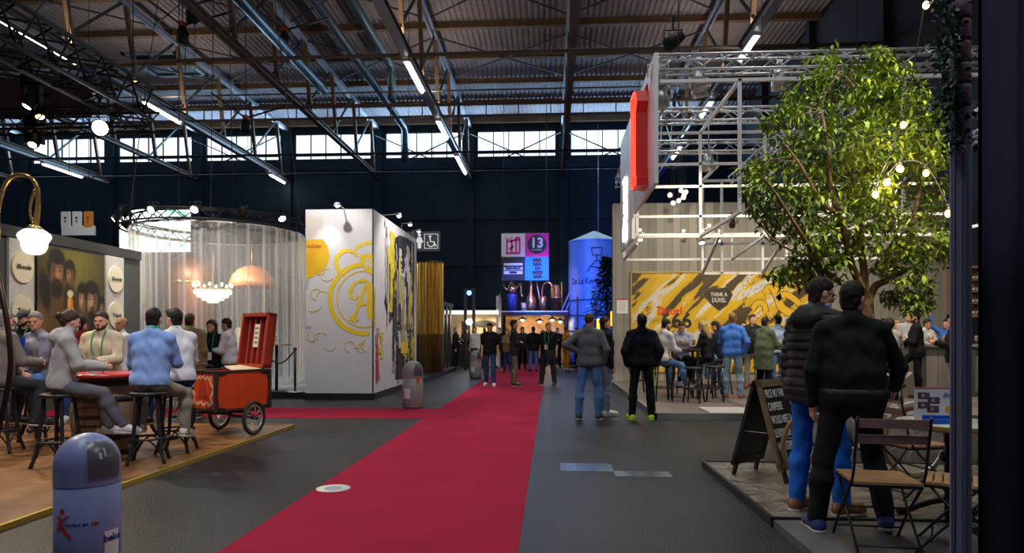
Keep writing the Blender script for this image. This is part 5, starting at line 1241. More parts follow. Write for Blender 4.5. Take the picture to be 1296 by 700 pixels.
def still(px, w, ztop, lab, kind, m=None):
    v = at(px,400,33.9); q = 33.9/FPX; o = thing('copper_still', lab, 'still', (v.x,v.y,dk), 0, 'stills on the gantry'); r = w*q/2; H_ = ztop
    body = m or M_cop2
    if kind == 'pot':
        MB().lathe([(0,0),(r,0),(r,H_*.55),(r*.95,H_*.58),(0,H_*.6)], n=24).build('boiler', mat('blue_boiler', (.05,.08,.4), .3, .4), o)
        MB().lathe([(r*.5,H_*.6),(r*.85,H_*.66),(r*.95,H_*.75),(r*.7,H_*.86),(r*.3,H_*.92),(.05,H_),(0,H_)], n=24).build('still_head', body, o)
        MB().tube(smooth([Vector((-r*.8,0,H_*.72)),Vector((-r*1.5,0,H_*.8)),Vector((-r*1.6,0,H_*.95))],5), .05, 8).tube(smooth([Vector((r*.8,0,H_*.75)),Vector((r*1.7,0,H_*.9)),Vector((r*1.8,0,H_*.6)),Vector((r*2.2,0,H_*.5))],5), .05, 8).build('pipe', body, o)
    elif kind == 'onion':
        MB().lathe([(0,0),(r*.7,0),(r,H_*.15),(r*.95,H_*.35),(r*.35,H_*.5),(r*.3,H_*.85),(r*.36,H_*.9),(0,H_)], n=24).build('boiler', body, o)
        MB().tube(smooth([Vector((0,0,H_*.95)),Vector((r*.8,0,H_*.9)),Vector((r*1.4,0,H_*.5)),Vector((r*1.5,0,H_*.35))],5), .045, 8).build('pipe', body, o)
    elif kind == 'can':
        MB().lathe([(0,0),(r,0),(r,H_),(r*.9,H_+.02),(0,H_)], n=24).build('vessel', body, o)
        MB().tube(smooth([Vector((-r*.2,0,H_)),Vector((0,0,H_*1.7)),Vector((r*1.6,0,H_*1.9)),Vector((r*2.4,0,H_*1.6))],6), .045, 8).build('pipe', body, o)
    else:
        MB().lathe([(0,0),(r,0),(r,H_*.5),(r*1.1,H_*.5),(r*1.1,H_*.56),(r*.75,H_*.58),(r*.75,H_*.9),(r*.4,H_),(0,H_)], n=24).build('vessel', body, o)
        MB().tube([(r*1.05,0,H_*.2),(r*1.05,0,H_*1.1)], .04, 6).tube([(-r*.9,0,H_*.5),(-r*.9,0,H_*1.05)], .04, 6).build('pipe', M_brass, o)
still(648,13,1.6,'blue-bodied pot still with copper head, leftmost on the gantry','pot'); still(663,6,.5,'small pale vessel between the pot still and the onion still','vat',M_cream); still(672,14,1.95,'onion-shaped copper still with tall neck on the gantry','onion'); still(687,10,.8,'plain copper can with a curved pipe, middle right of the gantry','can'); still(704,13,1.4,'tall stacked copper vessel, rightmost on the gantry','vat')
spot('still_blue_light', (p0.x+.6,p0.y-2.2,dk+2.4), (p0.x+1.8,p0.y+1,dk+.6), 420, 80, (.06,.14,1)); spot('still_pink_light', (p0.x+3.2,p0.y-2.5,dk+2.2), (p0.x+2,p0.y+1,dk+.8), 260, 80, (1,.45,.4))
MB().bar((W_-.15,.3,dk),(W_+.55,.5,dk+1.6), .05).bar((W_-.35,.3,dk),(W_+.35,.5,dk+1.6), .05).build('ladder', M_silo, ST)
# pale far stall
p0 = at(574,425,30); p1 = at(631,425,30)
o = thing('far_stall', 'small beige stall with lit white header and dark oval sign at the far end', 'stall', (p0.x,p0.y,0)); W_ = p1.x-p0.x
M_bei = mat('beige_wall', (.52,.38,.22), .7)
MB().box((-.4,1.6,0),(W_,1.75,2.45)).build('stall_back', M_bei, o); MB().box((W_-.1,0,0),(W_,1.75,3.2)).build('stall_side', M_white, o)
MB().box((-.4,-.05,2.38),(W_,.2,2.55)).build('header', mat('white_header', (.9,.9,.9), .4, emit=.9, ecol=(.9,.95,1)), o); MB().box((-.2,.3,0),(W_-.5,.8,1.05)).build('counter', M_black, o)
MB().prism([(x*.55,z*.16) for x,z in circ(0,0,1,28)], (W_*.62,1.58,1.98), XR, ZR, .03).build('oval_sign', M_black, o)
MB().box((W_*.1,1.5,1.35),(W_*.28,1.58,2.1)).build('menu_board', M_black, o)
for i, x in enumerate((W_*.4,W_*.84)): spot('far_stall_light', (p0.x+x,p0.y+.7,2.3), (p0.x+x,p0.y+1.6,1.5), 60, 90, (1,.8,.5))
point('far_stall_fill', (p0.x+W_*.4,p0.y+.4,2.2), 25, (1,.82,.6), .2)
o = thing('black_pylon', 'thin black lamp pylon with a white glowing spot beside the far stall', 'lamp', (at(589,425,28).x,at(589,425,28).y,0))
MB().bar((0,0,0),(0,0,3.4),.12).bar((.35,0,0),(.35,0,3.4),.12).bar((0,0,3.3),(.35,0,3.3),.1).build('frame', M_black, o); MB().sphere((.17,-.08,2.0), .13, 8).build('lamp', M_bulb_s, o); MB().sphere((.17,-.08,3.2), .1, 8).build('lamp', mat('blue_lamp', (.1,.3,1), .3, emit=5, ecol=(.1,.3,1)), o)
# dark spruce at the end of the bar wall
p = at(768,425,23.5); o = thing('spruce_tree', 'dark green spruce tree beside the end of the grey bar wall', 'tree', (p.x,p.y,0))
MB().tube([(0,0,0),(0,0,4.3)], [.07,.015], 8).build('trunk', M_bark, o)
mb = MB(); rg = random.Random(4)
for i in range(120):
    z = .4+3.8*(i/120)**.9; L = (4.35-z)*.36; a_ = i*2.4
    for k in range(26):
        t = rg.random(); c_ = Vector((math.cos(a_)*L*t, math.sin(a_)*L*t, z-.25*L*t*t))
        leaf_add(mb, c_, Vector((math.cos(a_)+rg.gauss(0,.7), math.sin(a_)+rg.gauss(0,.7), rg.gauss(-.1,.35))), .22, .05, ZR)
mb.build('foliage', mat('spruce_green', (.012,.045,.018), .6, var=.5, vscale=5), o)['kind'] = 'stuff'
for i, (dx, dz) in enumerate(((-.35,1.75),(.12,2.0),(.3,1.6))): MB().box((dx-.05,-.75,dz-.25),(dx+.05,-.65,dz+.25)).build('light_tube', mat('amber_light', (1,.6,.05), .3, emit=1.6, ecol=(1,.55,.04)), o)
# ================================================================== PEOPLE
def snets(D, o, h):
    """surface of a signed-distance grid as quads"""
    S = D < 0
    nx, ny, nz = D.shape
    cnt = np.zeros((nx-1,ny-1,nz-1), np.int8)
    offs = [(i,j,k) for i in (0,1) for j in (0,1) for k in (0,1)]
    for i,j,k in offs: cnt += S[i:nx-1+i, j:ny-1+j, k:nz-1+k]
    I, J, K = np.nonzero((cnt > 0) & (cnt < 8))
    n = len(I)
    if n == 0: return np.zeros((0,3)), np.zeros((0,4), np.int64)
    idx = np.full((nx-1,ny-1,nz-1), -1, np.int32); idx[I,J,K] = np.arange(n)
    val = {f: D[I+f[0], J+f[1], K+f[2]] for f in offs}
    P = np.zeros((n,3)); C = np.zeros(n)
    for a in offs:
        for ax in range(3):
            if a[ax]: continue
            b = list(a); b[ax] = 1; b = tuple(b)
            va, vb = val[a], val[b]; cr = (va < 0) != (vb < 0)
            t = np.where(cr, va/np.where(cr, va-vb, 1), 0)
            for q in range(3): P[:,q] += np.where(cr, a[q] + (t if q == ax else 0), 0)
            C += cr
    P /= C[:,None]; P += np.stack([I,J,K],1); V = P*h + np.array(o)
    F = []
    for ax in range(3):
        u, v = [(1,2),(2,0),(0,1)][ax]
        sl = [slice(1,s-1) for s in D.shape]; sl[ax] = slice(0, D.shape[ax]-1)
        A = S[tuple(sl)]; sl2 = list(sl); sl2[ax] = slice(1, D.shape[ax]); B_ = S[tuple(sl2)]
        g = np.nonzero(A != B_)
        if not len(g[0]): continue
        base = np.stack(g,1); base[:,u] += 1; base[:,v] += 1
        fl = A[g]
        def cell(du,dv):
            c = base.copy(); c[:,u] -= du; c[:,v] -= dv
            return idx[c[:,0],c[:,1],c[:,2]]
        q = np.stack([cell(1,1),cell(0,1),cell(0,0),cell(1,0)],1)
        q[~fl] = q[~fl][:,::-1]
        F.append(q)
    F = np.concatenate(F); F = F[(F >= 0).all(1)]
    return V, F

def np_mesh(name, V, F, m, parent, smooth=True):
    me = bpy.data.meshes.new(name); n, k = len(V), len(F)
    me.vertices.add(n); me.vertices.foreach_set('co', V.astype(np.float32).ravel())
    me.loops.add(k*4); me.loops.foreach_set('vertex_index', F.astype(np.int32).ravel())
    me.polygons.add(k); me.polygons.foreach_set('loop_start', np.arange(0,k*4,4,dtype=np.int32)); me.polygons.foreach_set('loop_total', np.full(k,4,np.int32))
    me.polygons.foreach_set('use_smooth', np.full(k, smooth)); me.update(); me.validate(); me.materials.append(m)
    o = bpy.data.objects.new(name, me); COL.objects.link(o); o.parent = parent; return o

class SDF:
    def __init__(s, lo, hi, h):
        s.h = h; s.o = np.array(lo, float) - 3*h
        s.n = np.ceil((np.array(hi) + 3*h - s.o)/h).astype(int) + 1
        s.D = np.full(tuple(s.n), .5, np.float32)
    def _sl(s, lo, hi):
        a = np.maximum(np.floor((lo - s.o)/s.h).astype(int), 0); b = np.minimum(np.ceil((hi - s.o)/s.h).astype(int)+1, s.n)
        if (b <= a).any(): return None, None
        g = np.meshgrid(*[s.o[q] + s.h*np.arange(a[q], b[q], dtype=np.float32) for q in range(3)], indexing='ij')
        return (slice(a[0],b[0]), slice(a[1],b[1]), slice(a[2],b[2])), g
    def cone(s, a, b, ra, rb, k=.03, sub=False, ridge=None):
        a, b = np.array(a, float), np.array(b, float); m = max(ra, rb) + k + 2*s.h + (.012 if ridge else 0)
        sl, g = s._sl(np.minimum(a,b)-m, np.maximum(a,b)+m)
        if sl is None: return s
        ab = b-a; L2 = (ab**2).sum() + 1e-9
        X, Y, Z = g[0]-a[0], g[1]-a[1], g[2]-a[2]
        t = np.clip((X*ab[0]+Y*ab[1]+Z*ab[2])/L2, 0, 1)
        d = np.sqrt((X-t*ab[0])**2+(Y-t*ab[1])**2+(Z-t*ab[2])**2) - (ra + t*(rb-ra))
        if ridge: d = d - ridge[0]*np.abs(np.sin(t*math.sqrt(L2)*math.pi/ridge[1]))
        A = s.D[sl]
        if sub:
            hh = np.clip(.5 - .5*(A + d)/k, 0, 1); s.D[sl] = A*(1-hh) - d*hh + k*hh*(1-hh)
        else:
            hh = np.clip(.5 + .5*(A - d)/k, 0, 1); s.D[sl] = A*(1-hh) + d*hh - k*hh*(1-hh)
        return s
    def ell(s, c, r, k=.02, R=None):
        c, r = np.array(c, float), np.array(r, float); m = r.max() + k + 2*s.h
        sl, g = s._sl(c-m, c+m)
        if sl is None: return s
        X = np.stack([g[q]-c[q] for q in range(3)], -1)
        if R is not None: X = X @ np.array(R)
        e = X/r; l0 = np.sqrt((e**2).sum(-1)) + 1e-6; l1 = np.sqrt(((e/r)**2).sum(-1)) + 1e-6
        d = l0*(l0-1)/l1; A = s.D[sl]; hh = np.clip(.5 + .5*(A - d)/k, 0, 1); s.D[sl] = A*(1-hh) + d*hh - k*hh*(1-hh)
        return s
    def cut(s, p, n, k=.006):
        """keep the side of the plane that n points away from"""
        n = np.array(n, float); n /= np.linalg.norm(n); p = np.array(p, float)
        g = np.meshgrid(*[s.o[q] + s.h*np.arange(s.n[q], dtype=np.float32) for q in range(3)], indexing='ij', sparse=True)
        d = (g[0]-p[0])*n[0] + (g[1]-p[1])*n[1] + (g[2]-p[2])*n[2]
        s.D = np.maximum(s.D, d.astype(np.float32)); return s
    def hairline(s, o, R3, sc):
        """keeps hair above the forehead-to-ear line, and behind the ears down to the nape"""
        g = np.meshgrid(*[s.o[q] - o[q] + s.h*np.arange(s.n[q], dtype=np.float32) for q in range(3)], indexing='ij', sparse=True)
        M = np.array(R3.transposed())/sc; y = M[1][0]*g[0]+M[1][1]*g[1]+M[1][2]*g[2]; z = M[2][0]*g[0]+M[2][1]*g[1]+M[2][2]*g[2]
        front = np.maximum((y-.076)*.67-(z-.190)*.74, .095-z+.0*y)
        back = np.maximum(y+.026, .012-z)
        s.D = np.maximum(s.D, (np.minimum(front, back)*sc).astype(np.float32)); return s
    def folds(s, amp, f=26., ph=0.):
        g = np.meshgrid(*[s.o[q] + s.h*np.arange(s.n[q], dtype=np.float32) for q in range(3)], indexing='ij', sparse=True)
        s.D = s.D + amp*(np.sin(g[2]*f+np.sin(g[0]*f*.9+ph)*1.6+ph)*np.sin(g[0]*f*.55+g[1]*f*.6+ph*2)).astype(np.float32); return s
    def mesh(s, name, m, parent):
        V, F = snets(s.D, s.o, s.h)
        return np_mesh(name, V, F, m, parent)

SKIN = [srgb(214,158,128), srgb(200,140,108), srgb(225,172,146), srgb(150,98,70)]
M_skin = [mat('skin_%s' % n, c, .5, var=.08, vscale=14) for n, c in zip(('warm','tan','fair','brown'), SKIN)]
HAIRC = {'dark': (.017,.012,.009), 'brown': (.055,.030,.016), 'grey': (.22,.20,.18), 'blond': (.42,.27,.10), 'light': (.20,.12,.05)}
M_hair = {k: mat('hair_'+k, c, .6, var=.5, vscale=60, stretch=(1,1,.3), bump=.35, bscale=160, spec=.25) for k, c in HAIRC.items()}
def cloth(name, rgb, rough=.85, var=.12, **kw): return mat(name, srgb(*rgb), rough, var=var, vscale=7, bump=.10, bscale=260, spec=.2, **kw)
M_sole = mat('pale_sole', (.6,.58,.54), .6); M_green = mat('green_lanyard', srgb(20,150,80), .6); M_badge = mat('badge_card', (.75,.78,.75), .5); M_eye = mat('eye', (.02,.015,.012), .2)
ARMS = {'down': ((.14,-.06,-1),(.04,.22,-1)), 'table': ((.18,.45,-.85),(-.35,.95,.05)), 'hip': ((.75,-.42,-.65),(-.75,.35,-.45)), 'cross': ((.12,.28,-.95),(-.95,.30,.12)),
 'drink': ((.2,.5,-.8),(-.35,.25,.9)), 'talk': ((.25,.25,-.95),(-.25,.85,.45)), 'pocket': ((.38,-.28,-.9),(-.22,.35,-.9)), 'lap': ((.12,.30,-.95),(-.25,.85,-.35)), 'raise': ((.35,.55,.55),(-.1,.2,1)), 'phone': ((.15,.3,-.95),(-.3,.9,.3)), 'reach': ((.25,.7,-.6),(-.05,.95,-.1)), 'face': ((.2,.55,-.75),(-.45,.2,.9)), 'back': ((.25,-.45,-.85),(-.1,-.1,-1))}
STAND = (((.05,.02,-1),(.02,-.05,-1)),((.05,.02,-1),(.02,-.05,-1)))
def V3(*a): return np.array(a, float)

def person(loc, face, label, h=1.78, pose='stand', arms=('down','down'), legs=None, lean=0., twist=0., head=(0,0), seat=.79, female=False, build=1.0, skin=0, hair=('dark','short'), top=None, topstyle='shirt', sleeve=1.0, trous=None, shoe=None, sole=True, beard=None, lanyard=False, badge=False, glasses=False, cap=None, hem=None, cell=None, feet=None, group=None, tilt=0., collar=None, fwd=.0, belt=None, hood=False, bald=False):
    """a posed figure; local frame: faces +Y, left hand on -X.  head = (turn, nod) in degrees."""
    d_cam = math.hypot(loc[0], loc[1]); hc = cell or (.0065 if d_cam < 6 else .008 if d_cam < 9.5 else .011 if d_cam < 16 else .02)
    s = h/1.78; root = thing('person', label, 'person', loc, math.radians(face), group)
    # ---- skeleton
    pelz = .93*s
    kneeL, shinL = .43*s, .41*s
    if pose == 'sit': pelz = seat + .105
    T = Matrix.Rotation(math.radians(twist),3,'Z') @ Matrix.Rotation(math.radians(-lean),3,'X') @ Matrix.Rotation(math.radians(tilt),3,'Y')
    pel = V3(0, fwd, pelz)
    tr = lambda x,y,z: pel + np.array(T @ Vector((x*s,y*s,z*s)))
    wb = (.92 if female else 1.0)*build
    up = np.array(T @ Vector((0,0,1)))
    hips = [pel + V3(sg*.092*s*wb, 0, -.035*s) for sg in (-1,1)]
    lg = legs or (STAND if pose == 'stand' else (((.28,1,-.10),(.0,.02,-1)),((.28,1,-.10),(.0,.02,-1))))
    J = []
    for i, sg in enumerate((-1,1)):
        t_, c_ = lg[i]; a = V3(sg*t_[0],t_[1],t_[2]); a /= np.linalg.norm(a); b = V3(sg*c_[0],c_[1],c_[2]); b /= np.linalg.norm(b)
        k = hips[i] + a*kneeL; an = k + b*shinL; J.append((hips[i], k, an, b))
    if pose == 'stand':
        mz = min(j[2][2] for j in J); dz = .085*s - mz
        pel = pel + V3(0,0,dz); hips = [q + V3(0,0,dz) for q in hips]; J = [(a+V3(0,0,dz), b+V3(0,0,dz), c+V3(0,0,dz), e) for a,b,c,e in J]
    shw = .172*wb
    sh = [tr(sg*shw, -.008, .470) for sg in (-1,1)]
    A = []
    for i, sg in enumerate((-1,1)):
        ar = ARMS[arms[i]] if isinstance(arms[i], str) else arms[i]
        e_ = np.array(T @ Vector((sg*ar[0][0],ar[0][1],ar[0][2])).normalized()); w_ = np.array(T @ Vector((sg*ar[1][0],ar[1][1],ar[1][2])).normalized())
        el = sh[i] + e_*.29*s; wr = el + w_*.25*s; A.append((sh[i], el, wr, e_, w_))
    nb = tr(0,-.012,.55); HR = T @ Matrix.Rotation(math.radians(head[0]),3,'Z') @ Matrix.Rotation(math.radians(-head[1]),3,'X')
    hc0 = nb + up*.045*s
    hp = lambda x,y,z: hc0 + np.array(HR @ Vector((x,y,z)))*(.97*s if not female else .94*s)
    pts = [x for j in J for x in j[:3]] + [x for a in A for x in a[:3]] + [nb, hp(0,0,.24), pel]
    ext = V3(.17,.17,.17); lo = np.min(pts,0)-ext; hi = np.max(pts,0)+ext; lo[2] = min(lo[2], min(j[2][2] for j in J)-.1)
    # torso prims: (a, b, ra, rb)
    def torso(g, k, ch=1.0, bel=0.):
        w = wb*s
        g.cone(tr(-.078*wb,-.008,.0), tr(.078*wb,-.008,.0), .104*w+g_, .104*w+g_, k)
        g.cone(tr(-.058*wb,.004,.16), tr(.058*wb,.004,.16), (.091+bel)*w+g_, (.091+bel)*w+g_, k)
        g.cone(tr(-.080*wb,.004,.33), tr(.080*wb,.004,.33), .098*w+g_, .098*w+g_, k)
        for sg in (-1,1):
            g.cone(tr(sg*.072*wb,-.004,.02), tr(sg*.058*wb,.003,.17), .100*w+g_, (.090+bel)*w+g_, k)
            g.cone(tr(sg*.058*wb,.003,.17), tr(sg*.082*wb,.003,.34), (.090+bel)*w+g_, .096*w+g_, k)
            g.cone(tr(sg*.06*wb,-.002,.39), tr(sg*.140*wb,-.008,.462), .088*w+g_, .056*w+g_, k)
            g.cone(tr(sg*.018,-.022,.545), tr(sg*.145*wb,-.012,.478), .040*w+g_, .050*w+g_, k)
            if female: g.cone(tr(sg*.07,.065,.33), tr(sg*.06,.02,.36), .055*s+g_, .06*s+g_, .04)
    def arm(g, i, k, frac=1.0, thick=1.0, rid=None):
        a, el, wr, e_, w_ = A[i]; t = s*(.88 if female else 1)*thick
        if frac <= .5:
            g.cone(a, a+(el-a)*frac*2, .053*t+g_, .054*t+g_, k); return
        g.cone(a, el, .052*t+g_, .042*t+g_, k, ridge=rid)
        f = (frac-.5)*2; g.cone(el, el+(wr-el)*f, .043*t+g_, (.043-.013*f)*t+g_, .02, ridge=rid)
    def leg(g, i, k, to=1.0, loose=0.):
        a, b, c, sd = J[i]; t = s*build
        g.cone(a, b, .082*t+g_, .055*t+g_*1.0, k)
        mid = b + (c-b)*.3 + np.array([0,-.012,0])
        g.cone(b, mid, .056*t+g_, .056*t+g_+loose*.5, .03); e_ = b+(c-b)*to
        g.cone(mid, e_, .056*t+g_+loose*.5, .038*t+g_+loose, .03)
    # ---- skin body: one surface with head, neck, arms, hands and legs
    g_ = -.020
    g = SDF(lo, hi, hc); torso(g, .05); g_ = -.006
    for i in (0,1): leg(g, i, .05); arm(g, i, .03)
    g.cone(nb - up*.04*s, hp(0,-.004,.06), .052*s*(.85 if female else 1), .055*s*(.85 if female else 1), .03)
    HS = .97*s
    g.ell(hp(0,-.012,.135), (.074*HS,.094*HS,.092*HS), .02, np.array(HR)); g.cone(hp(0,.02,.09), hp(0,.062,.035), .060*HS, .034*HS, .03)
    for sg in (-1,1): g.cone(hp(sg*.035,.02,.055), hp(sg*.012,.066,.028), .035*HS, .024*HS, .03)
    g.cone(hp(0,.086,.118), hp(0,.103,.083), .011*HS, .0145*HS, .012)
    if hc < .018:
        for sg in (-1,1):
            g.ell(hp(sg*.077,-.005,.10), (.011*HS,.020*HS,.031*HS), .008, np.array(HR))
            g.cone(hp(sg*.012,.082,.134), hp(sg*.045,.068,.136), .011*HS, .010*HS, .012)
            g.cone(hp(sg*.045,.055,.085), hp(sg*.03,.066,.075), .018*HS, .016*HS, .02)
            g.cone(hp(sg*.030,.092,.116), hp(sg*.032,.092,.116), .011*HS, .011*HS, .008, sub=True)
        g.cone(hp(-.018,.086,.052), hp(.018,.086,.052), .0085*HS, .0085*HS, .008); g.cone(hp(-.015,.084,.040), hp(.015,.084,.040), .0085*HS, .0085*HS, .008)
        g.cone(hp(-.022,.098,.046), hp(.022,.098,.046), .0045*HS, .0045*HS, .004, sub=True)
    for i, sg in enumerate((-1,1)):
        a, el, wr, e_, w_ = A[i]; t = s*(.9 if female else 1)
        fw = w_; inner = np.array(T @ Vector((-sg,.25,0))); sd = inner - fw*inner.dot(fw)
        if np.linalg.norm(sd) < .2: sd = np.array(T @ Vector((0,.3,-1))); sd = sd - fw*sd.dot(fw)
        pn = sd/np.linalg.norm(sd); sp_ = np.cross(fw, pn)      # pn: palm normal, sp_: across the knuckles
        if np.dot(sp_, np.array(T @ Vector((0,1,.3)))) < 0: sp_ = -sp_   # thumb side
        pc = wr + fw*.05*t
        g.cone(wr - fw*.01, wr + fw*.03*t, .028*t, .027*t, .015)
        for q in (-.024,-.008,.008,.024): g.cone(wr+fw*.02*t+sp_*q*.7*t, wr+fw*.088*t+sp_*q*t, .0155*t, .0125*t, .012)
        fr = max(.0085*t, hc*.62)
        for q, L_ in ((.026,.068),(.0088,.078),(-.0088,.072),(-.026,.055)):
            p0 = wr+fw*.088*t+sp_*q*t; p1 = p0 + (fw*.9+pn*.35)*L_*.5*t; p2 = p1 + (fw*.55+pn*.8)*L_*.5*t
            g.cone(p0, p1, fr*1.1, fr, .004); g.cone(p1, p2, fr, fr*.85, .004)
        p0 = wr+fw*.030*t+sp_*.022*t; p1 = p0+(fw*.6+sp_*.75+pn*.3)*.045*t; p2 = p1+(fw*.85+pn*.4+sp_*.1)*.035*t
        g.cone(p0, p1, fr*1.35, fr*1.15, .008); g.cone(p1, p2, fr*1.15, fr*.95, .004)
    for i in (0,1):
        a, b, c, sd = J[i]; g.cone(c, c+V3(0,.08*s,-.05*s), .038*s, .03*s, .02)
    body = g.mesh('body', M_skin[skin], root)
    # ---- eyes and glasses
    if hc < .012:
        for sg in (-1,1): MB().sphere(hp(sg*.031,.079,.116), .0105*s, 6).build('eye', M_eye, body)
        if glasses:
            mb = MB()
            for sg in (-1,1): mb.tube([hp(sg*.033+.024*math.cos(q*math.pi/8),.098,.112+.019*math.sin(q*math.pi/8)) for q in range(16)], .0028, 5, closed=True).tube([hp(sg*.057,.094,.116), hp(sg*.078,.0,.118)], .0025, 5)
            mb.tube([hp(-.009,.1,.114),hp(.009,.1,.114)], .0025, 5); mb.build('glasses', M_black, root)
    # ---- hair
    hcol, hst = hair
    if hst != 'none':
        hh = min(hc, .009) if d_cam < 12 else hc
        hl = [hp(-.12,-.16,-.06), hp(.12,.13,.26), hp(.12,-.16,-.06), hp(-.12,.13,.26)]
        if hst in ('long','bob'): hl.append(hp(0,-.1,-.22 if hst == 'long' else -.06)); hl.append(hp(.1,.0,-.2 if hst == 'long' else -.05))
        if hst == 'bun': hl.append(hp(0,-.2,.2))
        g = SDF(np.min(hl,0)-.03, np.max(hl,0)+.03, hh)
        th = {'short':.012,'crop':.006,'full':.020,'curly':.032,'long':.016,'bob':.018,'bun':.010,'balding':.006,'quiff':.016}[hst]; ts = {'short':.004,'crop':.003,'full':.010,'curly':.026,'long':.012,'bob':.014,'bun':.008,'balding':.006,'quiff':.006}[hst]
        g.ell(hp(0,-.014,.141), ((.0745+ts)*HS,(.0945+ts*1.15)*HS,(.092+ts)*HS), .01, np.array(HR)); g.ell(hp(0,-.008,.150), ((.066+ts)*HS,(.084+ts)*HS,(.080+th)*HS), .03, np.array(HR))
        if hst in ('short','full','quiff','curly'): g.cone(hp(-.026,-.030,.075), hp(.026,-.030,.075), .047*HS, .047*HS, .02); g.cone(hp(-.022,-.028,.035), hp(.022,-.028,.035), .039*HS, .039*HS, .02)
        nrm = np.array(HR @ Vector((0,.67,-.74))); low = hp(0,.076,.190)
        if hst in ('quiff','full'): g.cone(hp(-.03,.062,.222), hp(.03,.062,.222), .026*HS, .026*HS, .03)
        if hst == 'balding': nrm = np.array(HR @ Vector((0,.55,.35))); low = hp(0,-.04,.16)
        if hst in ('short','crop','full','quiff','curly'): g.hairline(hc0, HR, .97*s if not female else .94*s)
        else: g.cut(low, nrm)
        if hst == 'balding': g.cut(hp(0,-.03,.04), np.array(HR @ Vector((0,.3,-1))))
        if hst in ('short','crop','full','quiff','curly'):
            g.cut(hp(0,-.06,.020), np.array(HR @ Vector((0,.10,-1))))
        if hst in ('long','bob'):
            b0 = -.16 if hst == 'long' else -.02
            for sg in (-1,1):
                g.cone(hp(sg*.06,-.03,.12), hp(sg*.075,-.01,b0), .045*HS, .030*HS, .03); g.cone(hp(sg*.03,-.07,.12), hp(sg*.045,-.075,b0-.03), .05*HS, .034*HS, .03)
        if hst == 'bun': g.cone(hp(0,-.09,.13), hp(0,-.135,.145), .03*HS, .042*HS, .012); g.cone(hp(0,-.07,.06), hp(0,-.1,.12), .03*HS, .03*HS, .03)
        g.folds(.004 if hst in ('curly','full','long','bob','bun') else .0022, 75. if hst in ('curly','full','long','bob','bun') else 110., 1.)
        g.mesh('hair', M_hair[hcol], root)
    if beard:
        bl = [hp(-.1,-.02,-.02), hp(.1,.13,.1), hp(-.1,.13,-.02), hp(.1,-.02,.1)]
        g = SDF(np.min(bl,0)-.02, np.max(bl,0)+.02, min(hc,.009))
        for sg in (-1,1): g.cone(hp(sg*.062,.008,.075), hp(sg*.040,.052,.030), .020*HS, .024*HS, .02); g.cone(hp(sg*.040,.05,.030), hp(0,.075,.020), .024*HS, .026*HS, .02); g.cone(hp(sg*.024,.082,.050), hp(0,.092,.066), .010*HS, .009*HS, .01)
        g.mesh('beard', M_hair[beard], root)
    if cap:
        g = SDF(hc0+np.array([-.2,-.2,.05]), hc0+np.array([.2,.25,.33]), min(hc,.010))
        g.ell(hp(0,-.005,.165), (.098*HS,.122*HS,.075*HS), .01, np.array(HR)); g.cut(hp(0,0,.15), np.array(HR @ Vector((0,.1,-1)))); g.ell(hp(0,.105,.152), (.075*HS,.07*HS,.014*HS), .015, np.array(HR)); g.mesh('flat_cap', cap, root)
    # ---- clothes
    rid = None; kk = .045
    G = {'tee':.010,'shirt':.012,'sweater':.014,'jacket':.020,'coat':.024,'puffer':.034,'hoodie':.022,'blouson':.026}[topstyle]
    hm = hem if hem is not None else {'tee':-.06,'shirt':-.05,'sweater':-.06,'jacket':-.13,'coat':-.34,'puffer':-.12,'hoodie':-.06,'blouson':-.03}[topstyle]
    def place_top():
        nonlocal g_
        g = SDF(lo, hi, hc); g_ = G + (.004 if hm < 0 else 0)
        if topstyle == 'puffer':
            g_ = G+.004
        torso(g, kk, bel=(.004 if build < 1.08 else .03))
        if topstyle == 'puffer':
            gz = g.o[2] + g.h*np.arange(g.n[2], dtype=np.float32); g.D += (.016*(1-np.abs(np.sin((gz-pel[2])*math.pi/.068)))**2)[None,None,:]
        if hm < -.10:
            z1 = hm - .12
            for sg in (-1,1):
                if pose == 'stand': g.cone(tr(sg*.080*wb,-.005,-.02), tr(sg*.088*wb,.0,z1), .104*wb*s+G, (.100 if topstyle != 'coat' else .118)*wb*s+G, kk)
            if pose == 'stand': g.cone(tr(0,-.005,-.02), tr(0,0,z1), .104*s+G, .104*s+G, kk)
        if pose != 'sit' or hm > -.2: g.cut(tr(0,0,hm), np.array(T @ Vector((0,0,-1))))
        else: g.cut(tr(0,0,-.10), np.array(T @ Vector((0,0,-1))))
        if topstyle == 'puffer': g_ = G-.008
        for i in (0,1):
            arm(g, i, .03, sleeve if sleeve <= .5 else min(1, sleeve), 1.0 if topstyle not in ('puffer',) else 1.0, (.014,.06) if topstyle == 'puffer' else None)
        g_ = G
        g.cone(tr(0,-.02,.42), tr(0,-.02,.54), .070*s+G*.5, .056*s+G*.5, .03)
        g.cone(tr(0,-.018,.53), tr(0,-.008,.575 if topstyle in ('tee','sweater') else .60), .056*s+G*.7, .056*s+G*.5, .02)
        if hood: g.cone(tr(-.07,-.115,.50), tr(.07,-.115,.50), .070*s, .070*s, .03); g.cone(tr(-.085,-.05,.56), tr(.085,-.05,.56), .048*s, .048*s, .03); g.cone(tr(-.05,-.10,.56), tr(.05,-.10,.56), .05*s, .05*s, .03)
        g.folds({'tee':.0030,'shirt':.0040,'sweater':.0025,'jacket':.003,'coat':.003,'puffer':.001,'hoodie':.005,'blouson':.005}[topstyle], 38., loc[0]*3+loc[1])
        g.cone(tr(0,-.0,.57), tr(0,.005,.72), .052*s, .056*s, .004, sub=True)
        return g.mesh({'tee':'tee_shirt','shirt':'shirt','sweater':'sweater','jacket':'jacket','coat':'coat','puffer':'padded_jacket','hoodie':'hoodie','blouson':'blouson_jacket'}[topstyle], top, root)
    tp_ = place_top()
